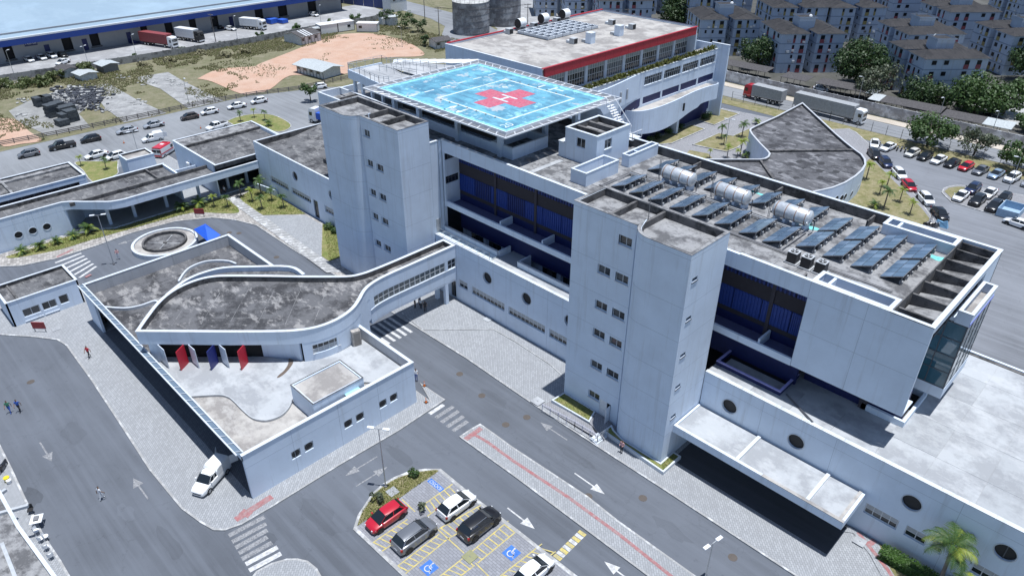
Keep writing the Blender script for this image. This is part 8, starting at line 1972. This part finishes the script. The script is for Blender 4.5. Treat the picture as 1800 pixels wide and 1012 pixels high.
# shrubs in the front island
def shrub(px, r, seed, nm, mat, z=.12):
    x, y = G(px[0], px[1], z); t = thing('shrub', nm, 'shrub', (x, y, z), 'shrubs in the parking island'); rnd = random.Random(seed); m_ = MB(); s_ = MB()
    for k in range(7):
        a = rnd.uniform(0, 6.28); p = Vector((x+math.cos(a)*r*.55, y+math.sin(a)*r*.55, z+r*rnd.uniform(.6, 1.3))); s_.tube([(x, y, z), tuple(p)], .025, 5); leafcloud(m_, p, r*.45, 26, .13, rnd)
    s_.build('stem', M_BARK, t); m_.build('leaves', mat, t)
shrub((663, 882), .75, 1, 'shrub with pale flowers beside the red hatchback', M_LEAF_G); shrub((728, 835), .6, 2, 'leafy shrub at the top of the parking island', M_LEAF_M); shrub((737, 899), .7, 3, 'bare grey shrub with stones between the parked cars', M_LEAF_G, .11)
# bushes by facade
for px, nm, r in (((578, 402), 'small dark bush at the podium foot by the far tower', .9), ((588, 409), 'second dark bush at the podium foot by the far tower', .7)):
    x, y = G(*px, .2); t = thing('shrub', nm, 'shrub', (x, y, .16), 'bushes at the podium foot'); m_ = MB(); leafcloud(m_, (x, y, .7), r, 260, .16, random.Random(4), .8, .3); m_.build('leaves', M_LEAF_M, t); MB().tube([(x, y, .1), (x, y, .7)], .06, 6).build('stem', M_BARK, t)
for k, y in enumerate((124.5, 127.2, 131.5, 136.0, 145.8, 147.4)):
    t = thing('shrub', 'shrub at the foot of the rear wing, %s from the left' % ('first', 'second', 'third', 'fourth', 'fifth', 'sixth')[k], 'shrub', (-82.6, y, .2), 'shrubs along the rear wing'); m_ = MB(); leafcloud(m_, (-82.6, y, .9), 1.0, 200, .2, random.Random(70+k), .8, .3); m_.build('leaves', M_LEAF_D if k % 2 else M_LEAF_M, t); MB().tube([(-82.6, y, .1), (-82.6, y, .8)], .06, 6).build('stem', M_BARK, t)
# ---- wild grass of the vacant lot: nobody could count it
rnd = random.Random(12); wg = MB(); wg2 = MB()
def inlot(x, y): return -228 < x < -174 and 12 < y < 158
from mathutils import noise as mnoise
cnt = 0
while cnt < 19000:
    x, y = rnd.uniform(-228, -174), rnd.uniform(10, 158); v = mnoise.noise(Vector((x*.06, y*.06, 0)))+.45*mnoise.noise(Vector((x*.25, y*.25, 3)))
    red = (-208 < x < -176 and 88 < y < 143)
    near_wall = x < -212
    if v < (.28 if red else (-.12 if near_wall else .08)): continue
    if red and rnd.random() < .75: continue
    slab = (-205 < x < -178 and 38 < y < 84)
    if slab and v < .22: continue
    h = rnd.uniform(.1, .38)*(1.5 if near_wall else 1); a = rnd.uniform(0, 6.28); m_ = wg if rnd.random() < .6 else wg2
    for k in range(3):
        b = a+k*2.1; w_ = .16; m_.add([(x+math.cos(b)*w_, y+math.sin(b)*w_, -.02), (x-math.cos(b)*w_, y-math.sin(b)*w_, -.02), (x+math.cos(b+1.57)*h*.6, y+math.sin(b+1.57)*h*.6, h)], [(0, 1, 2)])
    cnt += 1
o = wg.build('wild_grass', M_SCRUB, kind='stuff'); tag(o, 'dry straw coloured wild grass over the vacant lot', 'grass')
o = wg2.build('wild_grass', foliage('wild_green', (.16, .18, .07), (.21, .22, .09), (.27, .26, .13), .25), kind='stuff'); tag(o, 'green weeds among the dry grass of the vacant lot', 'grass')
# lawn blades of the nearer lawns
lg = MB()
def blades(poly, n, z, h0=.08):
    xs = [p[0] for p in poly]; ys = [p[1] for p in poly]
    def ins(x, y):
        c = False
        for i in range(len(poly)):
            (x0, y0), (x1, y1) = poly[i-1], poly[i]
            if (y0 > y) != (y1 > y) and x < (x1-x0)*(y-y0)/(y1-y0)+x0: c = not c
        return c
    k = 0; g = 0
    while k < n and g < n*8:
        g += 1; x, y = rnd.uniform(min(xs), max(xs)), rnd.uniform(min(ys), max(ys))
        if not ins(x, y): continue
        k += 1; h = h0*rnd.uniform(.6, 1.8); a = rnd.uniform(0, 6.28); w_ = .06; lg.add([(x+math.cos(a)*w_, y+math.sin(a)*w_, z), (x-math.cos(a)*w_, y-math.sin(a)*w_, z), (x+math.cos(a+1.5)*h*.6, y+math.sin(a+1.5)*h*.6, z+h)], [(0, 1, 2)])
blades(gp([(628, 924), (638, 896), (660, 866), (700, 839), (748, 827), (771, 827), (705, 873), (660, 902)], .12), 2600, .12)
blades([G(969, 703, .5), (-40.9, 49.75), (-36.3, 49.75), G(1036, 742, .5)], 900, .47); blades([(-26.6, 48.4), (-25.9, 47.7), (-25.9, 50.4), (-26.6, 50.4)], 300, .47)
blades(gp([(10, 451), (51, 438), (121, 415), (180, 404), (308, 369), (402, 349), (421, 371), (341, 373), (231, 402), (103, 439)], .15), 5000, .155, .12); blades(gp([(420, 346), (458, 326), (537, 376), (463, 378)], .16), 2500, .16, .12); blades(gp([(567, 393), (592, 402), (598, 452), (579, 459)], .16), 900, .16, .12)
o = lg.build('lawn_grass', foliage('lawn_blade', (.17, .2, .05), (.24, .25, .08), (.3, .28, .12), .4), kind='stuff'); tag(o, 'short green grass blades on the lawns and planters', 'grass')
# ================================================================== people
M_SKIN = plain('skin', (.3, .17, .11), .6); M_HAIR = plain('hair', (.02, .015, .012), .7); M_SHOE = plain('shoe', (.03, .03, .03), .6)
def cloth(n, c): return plain('cloth_'+n, c, .8)
def figure(pose):
    """one skinned body: joints with radii, grown by Skin + Subdivision and baked to a mesh"""
    st = 1 if pose == 'walk' else .12
    V = [(0, 0, .96, .13), (0, 0, 1.14, .125), (0, 0, 1.34, .145), (0, 0, 1.47, .06), (.01, 0, 1.56, .085), (.015, 0, 1.66, .09), (.0, 0, 1.74, .05)]; E = [(0, 1), (1, 2), (2, 3), (3, 4), (4, 5), (5, 6)]
    def chain(par, pts):
        for x, y, z, r in pts: V.append((x, y, z, r)); E.append((par, len(V)-1)); par = len(V)-1
        return par
    for s in (1, -1):
        d = s*.24*st
        chain(0, [(.0, s*.1, .9, .095), (d*.55+.03, s*.1, .5, .062), (d*1.0-.02, s*.1, .1, .045), (d+.13, s*.11, .04, .04)])
        a = -s*.17*st; el = (a*.7-.02, s*.27, 1.1, .045)
        w = chain(2, [(0, s*.19, 1.4, .06), el, ((a*1.3+.06, s*.27, .88, .032) if pose != 'hold' else (.2, s*.16, 1.12, .032))])
        x, y, z, r = V[w]; p = chain(w, [(x+.01, y, z-.07, .03)])
        for k in range(4): chain(p, [(x+.03-.02*k, y-s*.005, z-.12-.006*(k in (1, 2)), .009), (x+.035-.02*k, y-s*.02, z-.15-.01*(k in (1, 2)), .008)])
        chain(w, [(x+.045, y-s*.01, z-.07, .01), (x+.05, y-s*.02, z-.1, .009)])
    me = bpy.data.meshes.new('figure'); me.from_pydata([v[:3] for v in V], E, []); o = bpy.data.objects.new('figure', me); COL.objects.link(o)
    m = o.modifiers.new('skin', 'SKIN'); lay = me.skin_vertices[0]
    for i, v in enumerate(V): lay.data[i].radius = (v[3], v[3]); lay.data[i].use_root = (i == 0)
    sb = o.modifiers.new('sub', 'SUBSURF'); sb.levels = 1; sb.render_levels = 1
    out = bpy.data.meshes.new_from_object(o.evaluated_get(bpy.context.evaluated_depsgraph_get())); bpy.data.objects.remove(o)
    out.materials.clear()
    for q in (M_SKIN, M_HAIR, M_SHOE, M_SKIN, M_SKIN): out.materials.append(q)          # 3 shirt, 4 trousers (set per person)
    for f in out.polygons:
        c = f.center; f.use_smooth = True
        if c.z > 1.49: k = 1 if (c.z > 1.68 or c.x < -.02) else 0
        elif c.z < .09: k = 2
        elif c.z < .98 and abs(c.y) < .225: k = 4
        elif abs(c.y) > .2 and c.z < 1.22: k = 0
        else: k = 3 if c.z < 1.46 else 0
        f.material_index = k
    return out
FIG = {k: figure(k) for k in ('stand', 'walk', 'hold')}
for k in FIG: FIG[k].name = 'body_'+k
def person(px, pose, head, shirt, trousers, label, z=0.0, loc=None):
    x, y = loc if loc else G(px[0], px[1], z); o = bpy.data.objects.new('person', FIG[pose]); COL.objects.link(o); o.location = (x, y, z); o.rotation_euler = (0, 0, RAD(head)); tag(o, label, 'person', 'people on the grounds')
    for i, m in ((3, shirt), (4, trousers)): o.material_slots[i].link = 'OBJECT'; o.material_slots[i].material = m
    return o
cr_, cg, cb, cw, ck, cp = cloth('red', (.5, .03, .05)), cloth('green', (.05, .2, .12)), cloth('blue', (.03, .1, .4)), cloth('white', (.75, .76, .78)), cloth('black', (.02, .02, .025)), cloth('pink', (.6, .35, .35))
person((158, 628), 'walk', -60, cr_, ck, 'person in a red shirt walking on the pavement by the pavilion', .12)
person((19, 725), 'walk', -30, cg, cb, 'person in a green top and blue trousers on the left road'); person((36, 723), 'walk', -40, cb, ck, 'person in a blue top beside the one in green')
person((180, 877), 'walk', 100, cw, cw, 'person in white clothes crossing the road'); person((209, 455), 'hold', -20, cp, cw, 'person in pink and white by the tall lamp post', .05)
person((730, 542), 'stand', 40, ck, ck, 'person in black under the bridge, left of the group', .12); person((738, 536), 'stand', 200, ck, ck, 'person in black under the bridge, rear of the group', .12); person((740, 543), 'stand', 120, cw, ck, 'person in a white shirt under the bridge', .12); person((748, 548), 'stand', 160, ck, ck, 'person in black under the bridge, right of the group', .12)
person((1092, 795), 'hold', -90, cp, ck, 'person in a pale top on the pavement beside the near tower', .12); person((1637, 386), 'stand', -60, ck, cloth('grey', (.1, .1, .12)), 'person in dark clothes at the tip of the triangular lawn', .12)
person((388, 343), 'walk', -90, ck, ck, 'person in black in the colonnade', .17); person((396, 342), 'walk', -90, cw, ck, 'person in a white shirt in the colonnade', .17); person((732, 668), 'hold', -45, cw, cb, 'worker at the corner of the pavilion', .12)

# ================================================================== lamps, poles, signs and small things
def lamp(label, base, h, arms=2, ang=0.0, hz=None):
    t = thing('street_lamp', label, 'street lamp', (base[0], base[1], 0), 'lamp posts'); x, y = base
    MB().tube([(x, y, 0), (x, y, h)], .075, 8, True, .045).build('pole', M_STEEL, t); MB().cyl((x, y), .16, 0, .25, 10).build('base', M_GREYST, t)
    for k in range(arms):
        a = ang+k*math.pi; d = Vector((math.cos(a), math.sin(a))); b = MB().tube([(x, y, h-.05), (x+d.x*.5, y+d.y*.5, h+.05)], .035, 6).build('arm', M_STEEL, t)
        MB().obox((x+d.x*.75, y+d.y*.75), tuple(d), .33, .15, h-.0, h+.1).build('lamp_head', M_METAL_W, t)
lamp('double lamp post at the corner of the parking island', G(678, 855, .1), 7.7, 2, RAD(35)); lamp('double lamp post rising from the bottom edge', G(1238, 1022, 0), 5.0, 2, RAD(80)); lamp('tall double lamp post behind the booth', G(200, 464, .1), 8.2, 2, RAD(60)); lamp('double lamp post by the pump house', G(251, 297), 7.5, 2, RAD(80))
for px, h, nm in (((28, 140), 7.5, 'lamp post in the yard at the left edge'), ((155.4, 113), 5, 'double lamp post in the yard behind the shack'), ((242.7, 109.2), 7.5, 'lamp post at the yard wall, middle'), ((417.4, 69.4), 7, 'lamp post at the yard wall by the far docks'), ((564.5, 42), 6, 'lamp post at the end of the yard')): lamp(nm, G(*px), h, 1 if 'double' not in nm else 2, RAD(120))
lamp('double lamp post in the rear garden', G(1274, 262, .2), 6.5, 2, RAD(20)); lamp('lamp post behind the parking island', G(1770, 340, .1), 7, 1, RAD(200)); lamp('lamp post at the estate wall, left', (-61.5, 179.0), 7.5, 1, RAD(200)); lamp('lamp post at the estate wall, middle', (-43.5, 179.3), 6.5, 1, RAD(250)); lamp('lamp post at the estate wall, right', (-32.5, 179.3), 6.0, 1, RAD(250)); lamp('lamp post by the plank fence', (-176, 66.5), 6.5, 1, RAD(0)); lamp('round headed lamp beside the dark hut', (-186.5, 139), 6, 1, RAD(200))
def pole(label, base, h, ang):
    t = thing('utility_pole', label, 'utility pole', (base[0], base[1], 0), 'utility poles'); x, y = base; d = (math.cos(ang), math.sin(ang))
    MB().tube([(x, y, 0), (x, y, h)], .15, 8, True, .1).build('pole', M_PLANK, t)
    for z in (h-.4, h-1.3): MB().obox((x, y), d, 1.1, .06, z, z+.12).build('cross_arm', M_PLANK, t)
    for s in (-1, -.5, .5, 1): MB().cyl((x+d[0]*s, y+d[1]*s), .05, h-.28, h-.1, 6).build('insulator', M_STEEL, t)
    return (x, y, h-.15), d
P_ = [pole('utility pole with cross arms at the yard wall', G(379.5, 74), 8.5, .3), pole('utility pole beside the far street, left', (-214, 170.5), 9, 1.2), pole('utility pole beside the storage tanks', (-190, 157), 9, .8), pole('utility pole right of the tanks', (-170, 178), 10, .8)]
pole('utility pole at the right estate block', (-52.5, 205), 10, .8); pole('utility pole among the pale estate blocks', (-139, 190), 11, .8)
wr = thing('overhead_wires', 'overhead wires between the utility poles by the tanks', 'wires', (-200, 160, 8))
for (a, d), (b, e) in zip(P_[1:], P_[2:]):
    for s in (-1, -.5, .5, 1):
        A, B = Vector((a[0]+d[0]*s, a[1]+d[1]*s, a[2])), Vector((b[0]+e[0]*s, b[1]+e[1]*s, b[2])); MB().tube([tuple(A.lerp(B, i/8)-Vector((0, 0, 1.2*math.sin(math.pi*i/8)))) for i in range(9)], .02, 4).build('wire', M_TRIM, wr)
def board(px, label, z=.12, ang=0.6):
    x, y = G(*px, z); t = thing('sign_board', label, 'sign', (x, y, z), 'red sign boards'); d = (math.cos(ang), math.sin(ang))
    MB().obox((x, y), d, .85, .05, z+.55, z+1.5).build('board', plain('sign_red', (.3, .035, .04), .5), t); MB().obox((x, y), d, .88, .04, z+.46, z+.54).build('board_frame', M_COPE, t)
    for s in (-.7, .7): MB().obox((x+d[0]*s, y+d[1]*s), d, .04, .03, z, z+.6).build('leg', M_GREYST, t)
board((72, 583), 'dark red sign board in front of the booth', .12, .75); board((352, 381), 'dark red sign board by the inner road', .12, .75)
def cone(px, label, z=.12):
    x, y = G(*px, z); t = thing('traffic_cone', label, 'traffic cone', (x, y, z), 'traffic cones'); MB().box(x-.2, y-.2, z, x+.2, y+.2, z+.04).build('base', M_TRIM, t); MB().cyl((x, y), .14, z+.04, z+.36, 12, .085).build('body', plain('cone_orange', (.75, .17, .02), .5), t); MB().cyl((x, y), .085, z+.36, z+.5, 12, .055).build('band', M_COPE, t); MB().cyl((x, y), .055, z+.5, z+.72, 12, .02).build('tip', plain('cone_orange', (.75, .17, .02), .5), t)
cone((749, 707), 'orange traffic cone at the pavilion corner'); cone((746, 678), 'orange traffic cone near the worker'); cone((218, 252), 'orange traffic cone on the street by the silver saloon', 0); cone((353, 226), 'orange traffic cone on the street by the white pick-up', 0)
# plastic furniture on the bottom left pavement
c5 = lambda x, y: (x/3.72, 740+y/3.72)
M_PLAS = plain('white_plastic', (.76, .77, .78), .4)
for k, (x, y) in enumerate(((238, 715), (297, 752), (265, 768), (300, 822), (330, 878))):
    p = G(*c5(x, y), .5); t = thing('plastic_chair', 'white plastic chair on the corner pavement, %s' % ('nearest the table', 'second, by the kerb', 'second, by the wall', 'fourth from the table', 'farthest from the table')[k], 'chair', (*p, .12), 'white plastic chairs'); a = .9+k*.5; d = Vector((math.cos(a), math.sin(a))); n_ = Vector((-d.y, d.x))
    MB().cyl(p, .25, .52, .57, 14).build('seat', M_PLAS, t)
    b = MB()
    for i in range(7):
        q0, q1 = a+math.pi-1.3+i*2.6/7, a+math.pi-1.3+(i+1)*2.6/7; b.add([(p[0]+.27*math.cos(q), p[1]+.27*math.sin(q), z) for z in (.55, .95) for q in (q0, q1)], [(0, 1, 3, 2)])
    b.build('backrest', M_PLAS, t)
    for sx in (-.17, .17):
        for sy in (-.17, .17): MB().tube([(p[0]+sx, p[1]+sy, .12), (p[0]+sx*.9, p[1]+sy*.9, .53)], .02, 5).build('leg', M_PLAS, t)
p = G(*c5(238, 640), .8); t = thing('folding_table', 'white table with a black case on top on the corner pavement', 'table', (*p, .12)); MB().obox(p, (1, -.5), .55, .5, .8, .85).build('table_top', M_PLAS, t)
for sx in (-.4, .4):
    for sy in (-.35, .35): MB().tube([(p[0]+sx, p[1]+sy, .12), (p[0]+sx, p[1]+sy, .8)], .025, 5).build('leg', M_STEEL, t)
cs = thing('black_case', 'black case lying on the white table', 'case', (p[0], p[1], .85)); MB().obox(p, (1, -.5), .26, .2, .855, .97).build('case_body', M_TRIM, cs); MB().obox(p, (1, -.5), .27, .21, .97, .99).build('case_lid', M_GREYST, cs)
p = G(*c5(198, 580), .5); t = thing('office_chair', 'black chair beside the white table', 'chair', (*p, .12)); MB().obox(p, (1, -.4), .24, .24, .5, .57).build('seat', M_TRIM, t); MB().obox((p[0]-.22, p[1]+.09), (.4, 1), .22, .03, .57, 1.05).build('backrest', M_TRIM, t); MB().tube([(*p, .14), (*p, .5)], .04, 6).build('stem', M_GREYST, t); MB().obox(p, (1, 0), .26, .04, .12, .16).obox(p, (0, 1), .26, .041, .121, .161).build('foot', M_GREYST, t)
p = G(*c5(45, 378), .4); t = thing('yellow_bucket', 'yellow bucket on the pavement at the left edge', 'bucket', (*p, .12)); MB().cyl(p, .2, .12, .6, 14, .26).build('pail', plain('bucket_yellow', (.7, .55, .03), .4), t); MB().cyl(p, .28, .6, .64, 14).build('rim', plain('bucket_yellow', (.7, .55, .03), .4), t)
p = G(*c5(60, 395), .3); t = thing('white_bucket', 'white bucket beside the yellow one', 'bucket', (*p, .12)); MB().cyl(p, .18, .12, .5, 14, .22).build('pail', M_PLAS, t); MB().cyl(p, .24, .5, .53, 14).build('rim', M_PLAS, t)
# utility boxes on the island and inspection covers on the pavements
def slab_cover(px, s, label, z, mat):
    x, y = G(*px, z); t = thing('utility_cover', label, 'cover', (x, y, z), 'concrete covers'); MB().box(x-s, y-s, z-.02, x+s, y+s, z+.05).build('slab', mat, t); MB().box(x-s*.15, y-.03, z+.05, x+s*.15, y+.03, z+.07).build('lifting_handle', M_GREYST, t)
slab_cover((690, 864), .5, 'pale concrete cover on the island lawn', .13, M_ROOF_L); slab_cover((1511, 951), .5, 'pale concrete cover on the red tactile pavement', .22, M_ROOF_L); slab_cover((826, 978), .55, 'moss green drain cover in the hatched bays', .12, plain('moss_concrete', (.25, .25, .14), .9)); slab_cover((98, 578), .45, 'pale cover on the pavement beside the red board', .13, M_ROOF_L); slab_cover((945, 705), .6, 'pale cover at the ramp foot', .22, M_ROOF_L); slab_cover((858, 561), .5, 'pale cover on the raised paving', .22, M_ROOF_L)
# gas box and shed at the right edge of the car park
bx_ = thing('blue_skip', 'pale blue open skip at the right end of the parking island', 'skip', (*G(1776, 372, .5), .1)); x, y = bx_.location[:2]
MB().ring(ccw([(x-1.6, y-2.4), (x+1.6, y-2.4), (x+1.6, y+2.4), (x-1.6, y+2.4)]), .12, .12, 1.5).build('side', plain('skip_blue', (.3, .42, .55), .6), bx_); MB().box(x-1.45, y-2.25, .12, x+1.45, y+2.25, .3).build('floor', plain('skip_blue', (.3, .42, .55), .6), bx_)
